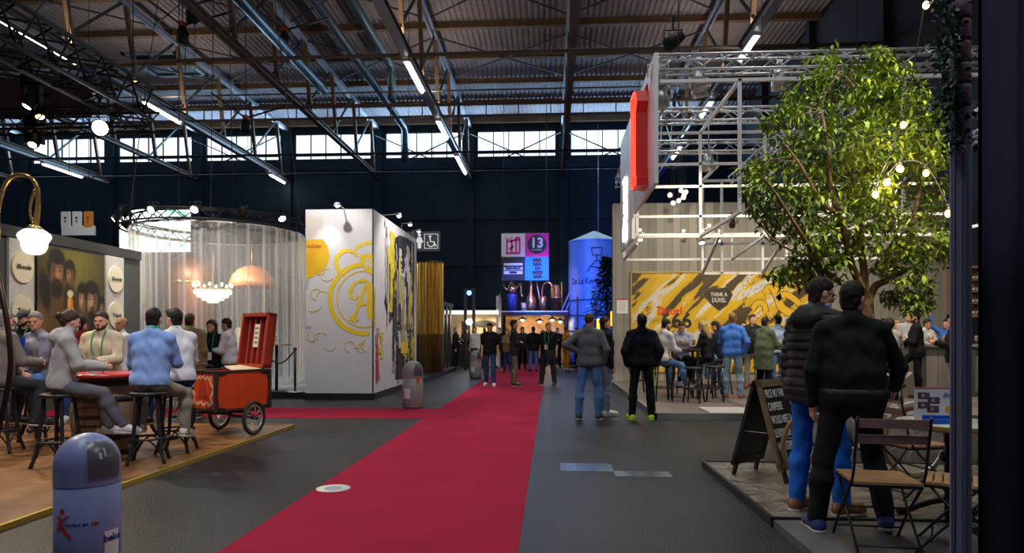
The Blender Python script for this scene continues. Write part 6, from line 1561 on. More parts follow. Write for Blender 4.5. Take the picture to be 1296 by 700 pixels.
    tuck = hm >= 0 and pose == 'stand'; top_z = .10 if tuck else (.02 if pose == 'sit' else min(.10, hm+.035)); g = SDF(lo, hi, hc); g_ = .017 if tuck else -.002
    g.cone(tr(-.078*wb,-.008,.0), tr(.078*wb,-.008,.0), .104*wb*s+g_, .104*wb*s+g_, .04); g.cone(tr(-.06*wb,0,.10), tr(.06*wb,0,.10), .094*wb*s+g_, .094*wb*s+g_, .04)
    for sg in (-1,1): g.cone(tr(sg*.072*wb,-.004,.02), tr(sg*.058*wb,.003,.17), .100*wb*s+g_, .090*wb*s+g_, .05)
    if not tuck: g.D += .0
    g.cut(tr(0,0,max(top_z,-.02)), np.array(T @ Vector((0,0,1)))); g_ = .008
    for i in (0,1): leg(g, i, .045, .97, .012)
    for i in (0,1): pass
    g.folds(.004, 30., loc[1]); g.mesh('trousers', trous, root)
    if belt and pose == 'stand':
        g = SDF(lo, hi, hc); g.cone(tr(-.065*wb,0,.07), tr(.065*wb,0,.07), .100*wb*s+.027, .100*wb*s+.027, .02); g.cone(tr(-.078*wb,-.008,.0), tr(.078*wb,-.008,.0), .104*wb*s+.024, .104*wb*s+.024, .04); g.cut(tr(0,0,.065), (0,0,1)); g.cut(tr(0,0,.03), (0,0,-1)); g.mesh('belt', belt, root)
    # ---- shoes
    for i, sg in enumerate((-1,1)):
        a, b, c, sd = J[i]; ya = 12*sg if not feet else feet[i]
        dz = 0 if pose == 'stand' else -.15
        lift = c[2] - .085*s if pose == 'stand' else 0
        f = np.array([math.sin(math.radians(ya)), math.cos(math.radians(ya)), dz - (.5*lift/.1 if lift > .03 else 0)]); f /= np.linalg.norm(f)
        r_ = np.cross(f, [0,0,1]); r_ /= np.linalg.norm(r_); u_ = np.cross(r_, f)
        heel = c - u_*.042*s - f*.03*s; pl = [heel-.09, heel+f*.24*s+.09, heel-f*.06-.09, heel+f*.24*s-.09]
        g = SDF(np.min(pl,0), np.max(pl,0)+np.array([0,0,.06]), min(hc,.011) if d_cam < 14 else hc)
        g.cone(c-f*.012, heel+f*.005, .048*s, .043*s, .03); g.cone(heel, heel+f*.165*s, .045*s, .041*s, .03); g.cone(heel+f*.07*s+u_*.02*s, heel+f*.17*s-u_*.004, .044*s, .036*s, .03); g.cone(heel+f*.15*s, heel+f*.205*s-u_*.008*s, .044*s, .030*s, .03)
        g.cut(heel - u_*.040*s, -u_); g.cut(c + u_*.035*s, u_)
        sh_o = g.mesh('shoe', shoe, root)
        if sole and hc < .018:
            g = SDF(np.min(pl,0), np.max(pl,0), min(hc,.010)); g.cone(heel-u_*.025*s, heel+f*.19*s-u_*.025*s, .049*s, .043*s, .02); g.cut(heel - u_*.024*s, u_); g.cut(heel - u_*.046*s, -u_); g.mesh('sole', sole if not isinstance(sole, bool) else M_sole, sh_o)
    # ---- lanyard and badge
    if lanyard:
        P_ = [tr(-.055,.155+G*.5,.22), tr(-.06,.14+G*.5,.36), tr(-.066,.10+G*.3,.50), tr(-.062,.02,.585), tr(0,-.072-G*.4,.585), tr(.062,.02,.585), tr(.066,.10+G*.3,.50), tr(.06,.14+G*.5,.36), tr(.0,.16+G*.5,.20)]
        l = MB().tube(smooth([Vector(q) for q in P_],4), .009, 5).build('lanyard', M_green, root)
        if badge:
            c_ = tr(0,.168+G*.5,.13); R3 = Matrix(T); MB().box((-.05,-.004,-.07),(.05,.004,.07), R3, c_).build('badge', M_badge, l)
    if collar:
        g = SDF(nb-.14, nb+.14, min(hc,.009)); g.cone(tr(0,-.016,.545), tr(0,-.004,.615), .060*s+G*.9, .058*s+G*.9, .01); g.cut(tr(0,0,.622), np.array(T @ Vector((0,-.25,1)))); g.cut(tr(0,0,.575), np.array(T @ Vector((0,.0,-1)))); g.cone(tr(0,-.02,.5), tr(0,.01,.72), .05*s, .054*s, .004, sub=True); g.mesh('collar', collar, root)
    root['hand'] = 0; del root['hand']
    R_ = Matrix.Rotation(math.radians(face),3,'Z'); W = lambda q: Vector(loc) + R_ @ Vector(q)
    return dict(root=root, hands=[W(A[i][2]+A[i][4]*.10*s) for i in (0,1)], legs=[(Vector(j[0]),Vector(j[1]),Vector(j[2])) for j in J], chest=W(tr(0,.15,.35)), top=tp_, tr=lambda x,y,z: Vector(tr(x,y,z)))
# ------------------------------------------------------------------ clothes colours
K = dict(black=cloth('black_cloth_wear',(24,24,27)), navy=cloth('navy_wear',(22,28,46)), dnavy=cloth('deep_navy_wear',(17,20,32)), blueshirt=cloth('light_blue_shirt',(132,160,212)), white=cloth('white_wear',(214,212,214)), grey=cloth('grey_hoodie',(168,166,160)), beige=cloth('beige_jacket',(204,186,156)), khaki=cloth('khaki_wear',(138,112,78)), jeans=cloth('mid_jeans',(84,118,168),var=.3), ljeans=cloth('light_jeans',(128,152,172),var=.3), djeans=cloth('dark_jeans',(44,64,108),var=.3), bjeans=cloth('bright_blue_jeans',(40,104,205),var=.2), greyjeans=cloth('grey_jeans',(92,92,98)), taupe=cloth('taupe_chinos',(140,132,118)), olive=cloth('olive_chinos',(112,108,88)), charc=cloth('charcoal_knit',(94,97,103)), dgrey=cloth('dark_grey_wear',(48,49,52)), royal=cloth('royal_blue_sweater',(70,118,205)), dgreen=cloth('dark_green_shirt',(24,32,26)), puff=cloth('dark_puffer',(40,40,38),rough=.5), sage=cloth('sage_green_coat',(86,96,72)), red=cloth('dark_red_top',(122,30,28)), orange=cloth('mustard_trousers',(196,134,30)), paleg=cloth('pale_grey_tee',(150,152,172)), tweed=cloth('tweed_jacket',(120,112,104)), plaid=cloth('plaid_shirt',(128,124,138),var=.45), midshirt=cloth('pale_blue_check',(150,168,200)), pshirt=cloth('grey_stripe_shirt',(150,150,148)))
S = dict(white=mat('white_trainer',(.62,.60,.58),.5), brown=mat('tan_leather',(.20,.075,.028),.45), blue=mat('blue_canvas',(.02,.04,.16),.7), dark=mat('dark_shoe',(.025,.022,.02),.4), neon=mat('neon_yellow_shoe',(.55,.85,.03),.5), orange=mat('orange_trainer',(.75,.16,.05),.5), yellow=mat('multicolour_trainer',(.62,.42,.08),.5,var=.8,vscale=18,vcol=(.75,.7,.55)), grey=mat('grey_trainer',(.28,.27,.26),.6))
def gl(px, d, z=0.): p = at(px, 425, d); return (p.x, p.y, z)
GF = BH     # booth floor
# facing: 0 = away from the camera (+Y), 180 = towards it, 90 = to the left, -90 = to the right
# ---- left booth: barrel table and its stools
bp = gl(134, 7.9, GF)
M_oak = mat('barrel_oak', (.30,.20,.125), .6, var=.3, vscale=5, stretch=(3,3,.5)); M_hoop = mat('iron_hoop', (.05,.048,.045), .4, .5)
o = thing('barrel_table', 'old oak barrel with black hoops under a red round top, left group', 'table', bp)
ro = lambda z: .36 - .10*((z-.45)/.45)**2
MB().lathe([(0,0)]+[(ro(z), z) for z in [i*.9/16 for i in range(17)]]+[(0,.9)], n=36).build('barrel', M_oak, o)
for z in (.04,.22,.66,.84): MB().lathe([(ro(z-.03)+.001,z-.03),(ro(z-.03)+.006,z-.03),(ro(z+.03)+.006,z+.03),(ro(z+.03)+.001,z+.03)], n=36).build('hoop', M_hoop, o)
MB().lathe([(0,.905),(.44,.905),(.455,.915),(.455,.94),(.44,.95),(0,.95)], n=44).build('tabletop', mat('red_top', (.50,.03,.035), .3), o)
M_burn = mat('burnt_mark', (.07,.045,.03), .7)
cyl = lambda zc, off=0: (lambda x,y,z_: Vector(((ro(zc)+.004)*math.sin(x/ro(zc)+off), -(ro(zc)+.004)*math.cos(x/ro(zc)+off), zc+y)))
text_obj('BRASSERIE', .058, M_burn, (0,0,0), XR, ZR, o, ext=.001, bend=cyl(.46,.15), bold=.003)
text_obj('ABBAYE DEPUIS 1074', .030, M_burn, (0,0,0), XR, ZR, o, ext=.001, bend=cyl(.36,.15), bold=.002)
mb = MB()
for a_ in range(20): t_ = a_/20*2*math.pi; mb.add([cyl(.42,.15)(.30*math.cos(t_)*k_, .155*math.sin(t_)*k_, 0) for k_ in (1,1.07)]+[cyl(.42,.15)(.30*math.cos(t_+.34)*k_, .155*math.sin(t_+.34)*k_, 0) for k_ in (1,1.07)], [(0,2,3,1)])
mb.build('oval_mark', M_burn, o)
tz = GF+.95
o = thing('menu_stand', 'small pale menu stand on the red barrel top', 'menu stand', (bp[0]-.02,bp[1]-.18,tz)); MB().box((-.045,-.02,0),(.045,.02,.012)).box((-.04,-.004,.01),(.04,.004,.17)).build('card', mat('menu_card', (.36,.36,.46), .4), o)
beer((bp[0]+.07,bp[1]-.15,tz), 'round amber beer glass beside the menu stand on the red barrel top', .16, .05); beer((bp[0]-.10,bp[1]-.10,tz), 'dark tumbler left of the menu stand on the red barrel top', .12, .035, stem=False, full=.5)
BEN = 'bentwood bar stools of the left booth'
def st(px, d, label, rz=0): p = gl(px, d, GF); bar_stool(p, label, rz, .775, BEN, bent=True); return p
pA = st(75, 7.15, 'black bentwood stool under the woman in the grey hoodie'); pB = st(188, 7.35, 'black bentwood stool under the man in the light blue shirt', .4); pC = st(224, 8.05, 'black bentwood stool under the man in the white shirt', .2); pD = st(0, 8.0, 'black bentwood stool under the seated man in tweed at the left edge', .3); pE = st(52, 8.9, 'black bentwood stool under the man with orange trainers', .1); pF = st(133, 8.75, 'black bentwood stool behind the barrel under the man in beige', .6)
def sitp(p, dx=0, dy=0): return (p[0]+dx, p[1]+dy, GF)
rung = (((.25,1,-.18),(.05,-.22,-1)),((.25,1,-.18),(.05,-.22,-1)))
person(sitp(pA,0,.02), -52, 'woman with hair in a bun and light grey hoodie, seated with back to us', 1.70, 'sit', ('table','table'), (((.15,1,-.25),(.1,.15,-1)),((.35,1,-.22),(.15,.5,-1))), 8, 0, (18,5), .775, True, 1.03, 2, ('brown','bun'), K['grey'], 'hoodie', 1, K['greyjeans'], S['white'], hood=True)
person(sitp(pB,0,.03), 14, 'man in light blue shirt and taupe trousers on a stool, back to us', 1.78, 'sit', ('table','table'), (((.30,1,-.20),(.05,.1,-1)),((.45,1,-.35),(.0,-.1,-1))), 9, 0, (0,6), .775, False, 1.03, 0, ('dark','short'), K['blueshirt'], 'shirt', 1, K['taupe'], S['yellow'], collar=M_green)
person(sitp(pC,.0,.02), 48, 'man in white shirt with quiff seated right of the blue-shirted man', 1.82, 'sit', ('table','table'), None, 10, 0, (22,3), .775, False, 1.0, 0, ('dark','quiff'), K['white'], 'shirt', 1, K['djeans'], S['dark'], lanyard=True)
person(sitp(pF,0,-.02), 188, 'bearded man in beige zip jacket with green lanyard facing us behind the barrel', 1.78, 'sit', ('table','talk'), None, 6, 0, (0,3), .775, False, 1.05, 0, ('brown','crop'), K['beige'], 'jacket', 1, K['djeans'], S['white'], beard='brown', lanyard=True, hem=-.05)
person(sitp(pD,-.05,0), -22, 'man in grey tweed jacket seated at the left picture edge, half cut off', 1.78, 'sit', ('lap','table'), rung, 8, 0, (0,5), .775, False, 1.08, 0, ('grey','short'), K['tweed'], 'jacket', 1, K['dgrey'], S['dark'])
person(sitp(pE,0,0), 158, 'grey-haired man in pale plaid shirt, jeans and orange trainers, seated facing right', 1.78, 'sit', ('lap','lap'), (((.2,1,-.25),(.1,.1,-1)),((.3,1,-.1),(.1,.35,-1))), 6, 0, (35,8), .775, False, 1.05, 1, ('grey','short'), K['plaid'], 'shirt', 1, K['jeans'], S['orange'])
person(gl(31,9.6,GF), -170, 'bearded man in flat black cap and dark shirt standing behind the left group', 1.74, 'stand', ('down','cross'), None, 0, 0, (-25,0), .8, False, 1.0, 0, ('dark','short'), K['black'], 'shirt', 1, K['dgrey'], S['dark'], beard='dark', cap=mat('cap_cloth',(.012,.012,.014),.8), lanyard=True)
person(gl(103,9.9,GF), -15, 'dark-haired woman in dark red top standing behind the woman in the hoodie', 1.67, 'stand', ('down','down'), None, 0, 0, (0,0), .8, True, 1.0, 0, ('dark','curly'), K['red'], 'shirt', 1, K['black'], S['dark'])
person(gl(152,10.9), 150, 'balding man in white shirt under dark jacket standing before the painting', 1.73, 'stand', ('down','down'), None, 0, 0, (20,0), .8, False, 1.0, 1, ('grey','balding'), K['white'], 'shirt', 1, K['black'], S['dark'])
bag = thing('tote_bag', 'blue carrier bag hanging beside the seated man in tweed', 'bag', gl(15,8.75,GF+.02))
zb = at(15,452,8.75).z-GF-.02; MB().box((-.15,-.05,zb),(.14,.05,zb+.26)).build('bag_body', cloth('blue_bag',(30,60,165)), bag); MB().tube(smooth([Vector((-.08,-.0,zb+.26)),Vector((-.05,0,zb+.40)),Vector((.04,0,zb+.40)),Vector((.07,0,zb+.26))],5), .008, 5).build('strap', M_black, bag)
person(gl(240,11.6), 25, 'man in khaki jacket seen from behind next to the white-shirted man', 1.80, 'stand', ('down','down'), None, 0, 0, (-20,5), .8, False, 1.03, 1, ('brown','short'), K['khaki'], 'jacket', 1, K['djeans'], S['dark'], collar=M_green)
person(gl(268,12.5), 190, 'woman in navy cardigan with green lanyard and badge facing us near the cart', 1.71, 'stand', ('down','phone'), None, 0, 0, (-15,10), .8, True, 1.0, 0, ('brown','bob'), K['dnavy'], 'jacket', 1, K['navy'], S['dark'], lanyard=True, badge=True)
person(gl(291,12.6), 95, 'man in white sweater in profile talking to the woman in navy', 1.75, 'stand', ('phone','phone'), None, 4, 0, (0,14), .8, False, 1.0, 1, ('dark','short'), K['white'], 'sweater', 1, K['dnavy'], S['dark'])
pp_ = gl(308,17.3,PZ); person(pp_, 170, 'person inside the round curtain, only the head showing above the red lid', 1.76, 'stand', ('down','down'), None, 0, 0, (0,0), .8, False, 1.0, 1, ('brown','short'), K['beige'], 'sweater', 1, K['dgrey'], S['dark'])

# ---- red cargo cart with open lid
M_cart = mat('cart_orange_red', (.60,.055,.012), .4, var=.12, vscale=3); M_cartd = mat('lid_dark_red', (.34,.032,.016), .45, var=.15, vscale=4); M_wd = mat('dark_lining', (.03,.018,.015), .8)
C0 = at(273,505,9.05); ang = math.radians(55)
ct = thing('cargo_cart', 'orange-red wooden cargo tricycle box with open lid and black spoked wheels', 'cargo tricycle', (C0.x,C0.y,GF), ang)   # local X along the front face, Y to the back
BL, BW_, ZB, ZT = .80, .72, .37, .885
MB().box((0,0,ZB),(BL,.03,ZT)).box((0,BW_-.03,ZB),(BL,BW_,ZT)).box((0,.03,ZB),(.03,BW_-.03,ZT)).box((BL-.03,.03,ZB),(BL,BW_-.03,ZT)).box((.03,.03,ZB),(BL-.03,BW_-.03,ZB+.03)).build('box', M_cart, ct)
mb = MB()
for x in (0,BL): 
    for y in (0,BW_): mb.box((x-.022,y-.022,ZB-.02),(x+.022,y+.022,ZT+.012))
for a,b in (((-.01,-.012,ZT-.005),(BL+.01,.03,ZT+.022)),((-.012,-.01,ZT-.005),(.03,BW_+.01,ZT+.022)),((-.01,-.012,ZB-.02),(BL+.01,.02,ZB+.012)),((-.012,-.01,ZB-.02),(.02,BW_+.01,ZB+.012)),((BL-.03,0,ZT-.005),(BL+.012,BW_,ZT+.022)),((0,BW_-.03,ZT-.005),(BL,BW_+.012,ZT+.022))): mb.box(a,b)
mb.build('edge_trim', mat('dark_trim', (.035,.02,.016), .5), ct)
mb = MB()
for x,sx in ((0,1),(BL,-1)):
    for z,sz in ((ZT,-1),(ZB,1)): mb.prism([(0,0),(sx*.16,0),(sx*.12,sz*.03),(sx*.04,sz*.04),(sx*.03,sz*.13),(0,sz*.15)], (x,0,z), XR, ZR, .014)
mb.build('corner_iron', M_black, ct)
# pale stencil on the left side: laurel frame, bell and lettering
M_sten = mat('pale_stencil', (.72,.38,.24), .6)
def LS(y,z): return (BW_-.02-y, z)
so_ = Vector((-.0,BW_,0)); mb = MB(); r = -YR
for k_ in range(16): t_ = k_/15; mb.prism([(a_*.020+.12+.04*math.sin(t_*9), b_*.028) for a_,b_ in circ(0,0,1,8)], so_+Vector((0,0,ZB+.10+.34*t_)), r, ZR, .004); mb.prism([(a_*.020+.62-.04*math.sin(t_*9), b_*.028) for a_,b_ in circ(0,0,1,8)], so_+Vector((0,0,ZB+.10+.34*t_)), r, ZR, .004)
for k_ in range(13): mb.prism([(a_*.028+.12+.50*k_/12, b_*.022) for a_,b_ in circ(0,0,1,8)], so_+Vector((0,0,ZB+.08+.02*math.sin(k_*1.7))), r, ZR, .004); mb.prism([(a_*.026+.16+.42*k_/12, b_*.018) for a_,b_ in circ(0,0,1,8)], so_+Vector((0,0,ZT-.08+.02*math.sin(k_*2.1))), r, ZR, .004)
mb.build('stencil', M_sten, ct)['kind'] = 'stuff'
MB().prism([(.37+x*.12,y*.14) for x,y in ((-1,-.6),(-.7,.1),(-.45,.9),(-.15,1.2),(.15,1.2),(.45,.9),(.7,.1),(1,-.6))], so_+Vector((0,0,ZB+.27)), r, ZR, .004).build('bell_stencil', mat('dark_stencil', (.36,.035,.012), .5), ct)
text_obj('BRASSERIE', .05, MATS['dark_stencil'], so_+Vector((-.004,-.37,ZB+.17)), r, ZR, ct, ext=.001, bold=.002)
# lid standing open on the right rear edge
e0, e1 = Vector((BL,BW_,ZT+.03)), Vector((BL,0,ZT+.03))
LR = (e1-e0).normalized(); LUp = Vector((.10,0,.78)).normalized(); LN = LR.cross(LUp)
LWd, LHt = (e1-e0).length, .80
def lidbox(mb, x0,x1,y0,y1,t0,t1): mb.add([e0+LR*x+LUp*y+LN*t for t in (t0,t1) for x,y in ((x0,y0),(x1,y0),(x1,y1),(x0,y1))], [(3,2,1,0),(4,5,6,7),(0,1,5,4),(1,2,6,5),(2,3,7,6),(3,0,4,7)])
mb = MB(); lidbox(mb,0,LWd,0,LHt,-.03,-.005)
for a in ((0,.05,0,LHt),(LWd-.05,LWd,0,LHt),(0,LWd,0,.05),(0,LWd,LHt-.05,LHt)): lidbox(mb,*a,-.03,.10)
L_ = mb.build('lid', M_cartd, ct)
mb = MB(); lidbox(mb,.05,LWd-.05,.05,LHt-.05,-.006,.0); mb.build('lining', M_wd, L_)
mb = MB()
for i in range(1,5): x = LWd*i/5; lidbox(mb,x-.022,x+.022,.05,LHt-.05,0,.045)
mb.build('slats', M_cartd, L_)
mb = MB(); lidbox(mb,LWd*.42,LWd*.60,.30,.64,.046,.052); mb.build('paper_sheet', M_cream, L_); mb = MB()
for i in range(4): lidbox(mb,LWd*.45,LWd*.57,.35+.07*i,.385+.07*i,.053,.054)
mb.build('print', mat('sepia_print',(.25,.2,.15),.6), L_)
mb = MB(); mb.add([(.25,.04,ZT+.028),(BL-.05,.04,ZT+.028),(BL-.1,BW_-.1,ZT+.07),(.45,BW_-.1,ZT+.06)], [(0,1,2,3)]); mb.add([(.25,.04,ZT+.02),(BL-.05,.04,ZT+.02),(BL-.1,BW_-.1,ZT+.06),(.45,BW_-.1,ZT+.05)], [(3,2,1,0)]); mb.build('paper_liner', mat('kraft_cream',(.62,.50,.33),.7), ct)
def wheel(cx, cy, R_, turn=0.):
    zc = R_+.022; ct_, st_ = math.cos(turn), math.sin(turn)
    def rt(mb): mb.v = [(cx+(x-cx)*ct_-(y-cy)*st_, cy+(x-cx)*st_+(y-cy)*ct_, z) for x,y,z in mb.v]; return mb
    w_ = rt(MB().tube([(cx+R_*math.cos(2*math.pi*i/40),cy,zc+R_*math.sin(2*math.pi*i/40)) for i in range(40)], .024, 8, closed=True)).build('wheel', mat('tyre_rubber',(.018,.018,.018),.8), ct)
    rt(MB().tube([(cx+(R_-.04)*math.cos(2*math.pi*i/40),cy,zc+(R_-.04)*math.sin(2*math.pi*i/40)) for i in range(40)], .010, 6, closed=True)).build('rim', M_alu, w_)
    mb = MB()
    for i in range(20): t_ = 2*math.pi*i/20; mb.tube([(cx+.02*math.cos(t_),cy+(.03 if i % 2 else -.03),zc+.02*math.sin(t_)),(cx+(R_-.04)*math.cos(t_+.3),cy,zc+(R_-.04)*math.sin(t_+.3))], .0022, 4)
    rt(mb).build('spokes', M_alu, w_)['kind'] = 'stuff'
    rt(MB().tube([(cx,cy-.06,zc),(cx,cy+.06,zc)], .022, 8)).build('hub', M_iron, w_)
wheel(.50,-.10,.215,.38); wheel(.50,BW_+.10,.215,.38)
mb = MB().tube([(.50,-.10,.237),(.50,BW_+.10,.237)], .016, 8).bar((.02,.12,ZB-.04),(BL,.12,ZB-.04),.03).bar((.02,BW_-.12,ZB-.04),(BL,BW_-.12,ZB-.04),.03).bar((.50,0,.29),(.50,BW_,.29),.025)
for y in (.05,BW_-.05): mb.tube(smooth([Vector((.12,y,ZB-.03)),Vector((.3,y,.26)),Vector((.5,y,.245)),Vector((.66,y,.26)),Vector((.76,y,ZB-.03))],4), .012, 6)
mb.build('axle_frame', M_black, ct)
MB().tube([(.3,BW_/2,.30),(-.1,BW_/2,.34),(-.40,BW_/2,.31)], .020, 8).tube([(-.12,BW_/2,.34),(-.22,BW_/2,.78)], .016, 8).build('rear_frame', M_black, ct)
MB().lathe([(0,.84),(.07,.83),(.10,.80),(.07,.78),(0,.78)], (-.23,BW_/2,0), n=18).build('saddle', M_iron, ct)
MB().tube(smooth([Vector((.0,.05,.97)),Vector((-.10,.1,1.0)),Vector((-.06,BW_/2,.98)),Vector((-.10,BW_-.1,1.0)),Vector((.0,BW_-.05,.97))],4), .012, 6).build('handlebar', M_iron, ct)
wheel(-.40, BW_/2, .285)

# ---- litter bins
def bin_(loc, rz, label, col, R_=.185, H_=.98, detail=True):
    m = col; o = thing('litter_bin', label, 'litter bin', loc, rz, 'domed litter bins')
    hd = H_-R_*1.65; ze = H_-R_*1.08
    MB().lathe([(0,.02),(R_*.97,.02),(R_,.03),(R_,hd-.012),(R_*.985,hd-.010),(0,hd-.01)], n=48).build('body', m, o)
    MB().lathe([(0,0),(R_*.96,0),(R_*.97,.03)], n=40).build('base', M_black, o)
    prof = [(R_*1.012,hd-.008),(R_*1.012,ze)] + [(R_*1.012*math.cos(t), ze+(H_-ze)*math.sin(t)) for t in [i*math.pi/2/12 for i in range(1,13)]]
    dm = MB().lathe(prof, n=48).build('dome', m, o)
    # flap: patch lying on the dome, turned to the right
    def sh(a, t, e):
        if t < 0: return Vector(((R_*1.012+e)*math.sin(a), -(R_*1.012+e)*math.cos(a), ze+t*R_))
        q = R_*1.012*math.cos(t)+e*math.cos(t); return Vector((q*math.sin(a), -q*math.cos(a), ze+(H_-ze)*math.sin(t)+e*math.sin(t)))
    def patch(a0,a1,t0,t1,e,name,mm,par,taper=.0,n=10):
        mb = MB(); vs = []
        for j in range(n+1):
            t = t0+(t1-t0)*j/n; k = 1-taper*(j/n)
            for i in range(n+1): am=(a0+a1)/2; vs.append(sh(am+(a0+(a1-a0)*i/n-am)*k,t,e))
        mb.add(vs, [(j*(n+1)+i,j*(n+1)+i+1,(j+1)*(n+1)+i+1,(j+1)*(n+1)+i) for j in range(n) for i in range(n)], True); return mb.build(name, mm, par)
    patch(.26,1.42,-.40,.92,.004,'flap_frame',m,o,-.10); fl = patch(.32,1.34,-.34,.86,.007,'flap',mat('dark_flap',(.085,.09,.105),.25),o,-.15)
    if detail:
        patch(.62,.72,.25,.45,.009,'scuff',mat('pale_scuff',(.4,.42,.45),.6),fl); patch(.8,.86,.3,.6,.009,'scuff',MATS['pale_scuff'],fl)
        Wc = lambda x,y,z_: Vector(((R_+.003+z_)*math.sin(x/R_), -(R_+.003+z_)*math.cos(x/R_), y))
        M_lr = mat('logo_red', (.55,.03,.035), .5); M_lb = mat('logo_blue', (.06,.07,.22), .5)
        def cst(pts, wd, nm, mm):
            # ribbon following the round body
            n = len(pts); L = []; Rr = []; ws = wd if isinstance(wd,list) else [wd]*n
            for i in range(n):
                a = pts[max(i-1,0)]; b = pts[min(i+1,n-1)]; dx,dy = b[0]-a[0],b[1]-a[1]; l = math.hypot(dx,dy) or 1
                L.append(Wc(pts[i][0]-dy/l*ws[i]/2,pts[i][1]+dx/l*ws[i]/2,0)); Rr.append(Wc(pts[i][0]+dy/l*ws[i]/2,pts[i][1]-dx/l*ws[i]/2,0))
            return MB().add(L+Rr, [(i,n+i,n+i+1,i+1) for i in range(n-1)]).build(nm, mm, o)
        hx, hy = -.085, H_-.425
        MB().add([Wc(hx,hy,0)]+[Wc(hx+.016*math.cos(t),hy+.018*math.sin(t),0) for t in [i*math.pi/8 for i in range(16)]], [(0,i+1,(i+1) % 16+1) for i in range(16)]).build('logo_figure', M_lr, o)
        cst([(hx-.03,hy-.025),(hx-.012,hy-.05),(hx-.018,hy-.09),(hx-.04,hy-.115)], [.012,.026,.028,.010], 'logo_figure', M_lr)
        cst([(hx+.045,hy-.02),(hx+.005,hy-.048),(hx-.012,hy-.075),(hx+.02,hy-.12),(hx+.055,hy-.155)], [.006,.016,.030,.022,.016], 'logo_figure', M_lr)
        text_obj('Kinders en ', .028, M_lb, (0,0,0), XR, ZR, o, ext=.0003, bend=lambda x,y,z_: Wc(x-.005,y+hy-.075,0), bold=.001, align='CENTER'); text_obj('zijn', .028, M_lr, (0,0,0), XR, ZR, o, ext=.0003, bend=lambda x,y,z_: Wc(x+.085,y+hy-.075,0), bold=.001)
        mb = MB(); n = 8; vs = [Wc(.135+.1*i/n, z, 0) for z in (H_-.72,H_-.56) for i in range(n+1)]; mb.add(vs, [(i,i+1,n+2+i,n+1+i) for i in range(n)]); stk = mb.build('paper_label', M_white, o)
        text_obj('belco', .055, mat('label_blue',(.03,.06,.35),.5), (0,0,0), XR, ZR, stk, ext=.0003, bend=lambda x,y,z_: Wc(x+.19,y+H_-.605,.002), bold=.002)
        cst([(.14,H_-.635),(.23,H_-.635)], .006, 'label_line', MATS['label_blue'])
    else:
        mb = MB(); n = 6; vs = [((R_+.003)*math.sin(a), -(R_+.003)*math.cos(a), z) for z in (.20,.40) for a in [-.75+.7*i/n for i in range(n+1)]]; mb.add(vs, [(i,i+1,n+2+i,n+1+i) for i in range(n)]).build('paper_label', M_white, o)
        mb = MB(); vs = [((R_+.003)*math.sin(a), -(R_+.003)*math.cos(a), z) for z in (.50,.66) for a in [.55+.35*i/n for i in range(n+1)]]; mb.add(vs, [(i,i+1,n+2+i,n+1+i) for i in range(n)]).build('logo_mark', mat('logo_orange',(.6,.10,.04),.5), o)
    return o
M_bin = mat('bin_blue_grey', (.19,.24,.45), .38, var=.06, vscale=4); M_bin2 = mat('bin_grey', (.27,.255,.235), .5, var=.06, vscale=4)
p = at(111,600,3.98); bin_((p.x,p.y,0), .33, 'large blue-grey domed litter bin with red figure logo, nearest the camera', M_bin, .172, .845)
p = gnd(522.5,516.5); bin_((p.x,p.y,0), 0, 'grey domed litter bin at the corner of the white block', M_bin2, .2, .93, False)
p = gnd(602,478.5); bin_((p.x,p.y,0), 0, 'grey domed litter bin farther back on the left edge of the carpet', M_bin2, .2, .93, False)

# ---- people on and beside the carpet
walk = (((.04,.18,-1),(.02,.0,-1)),((.04,-.12,-1),(.02,-.22,-1)))
person(gl(620,18.9), 178, 'young man in black tee and blue jeans walking towards us on the carpet', 1.80, 'stand', ('down','down'), walk, 0, 0, (0,22), .8, False, 1.0, 0, ('brown','full'), K['black'], 'tee', .38, K['djeans'], S['white'], cell=.014)
person(gl(651,19.0), -82, 'man in dark cardigan and olive chinos in profile with folded arms on the carpet', 1.86, 'stand', ('cross','cross'), None, 0, 0, (0,0), .8, False, .97, 0, ('dark','full'), K['dgrey'], 'jacket', 1, K['olive'], S['dark'], cell=.014)
person(gl(694,19.2), 160, 'stout man in black with green lanyard, badge and shoulder bag on the carpet', 1.80, 'stand', ('down','down'), (((.12,.05,-1),(.08,-.05,-1)),((.14,.05,-1),(.1,-.05,-1))), 0, 0, (40,0), .8, False, 1.15, 2, ('light','crop'), K['black'], 'tee', .4, K['dgrey'], S['dark'], lanyard=True, badge=True, cell=.014)
bagp = at(697,449,18.85); o = thing('shoulder_bag', 'small black shoulder bag worn by the stout man on the carpet', 'bag', bagp); MB().box((-.15,-.06,-.12),(.15,.06,.12)).box((-.14,-.075,-.02),(.14,-.06,.11)).build('bag_body', M_black, o); MB().tube(smooth([Vector((-.12,.0,.12)),Vector((-.08,-.05,.35)),Vector((.1,.0,.6)),Vector((.14,.25,.62))],5), .014, 5).build('strap', M_black, o)
person(gl(746,11.4), -8, 'man in grey sweater and blue jeans with hand on hip, seen from behind', 1.80, 'stand', ('hip','pocket'), (((.14,.0,-1),(.04,-.03,-1)),((.1,.06,-1),(.02,-.05,-1))), 0, 0, (-25,4), .8, False, 1.07, 1, ('brown','crop'), K['charc'], 'sweater', 1, K['jeans'], S['dark'])
person(gl(766.5,12.0), -75, 'man in black jacket and pale jeans half hidden by the man in grey sweater', 1.76, 'stand', ('down','down'), None, 0, 0, (0,0), .8, False, .96, 0, ('dark','short'), K['black'], 'jacket', 1, K['ljeans'], S['white'], hem=-.06)
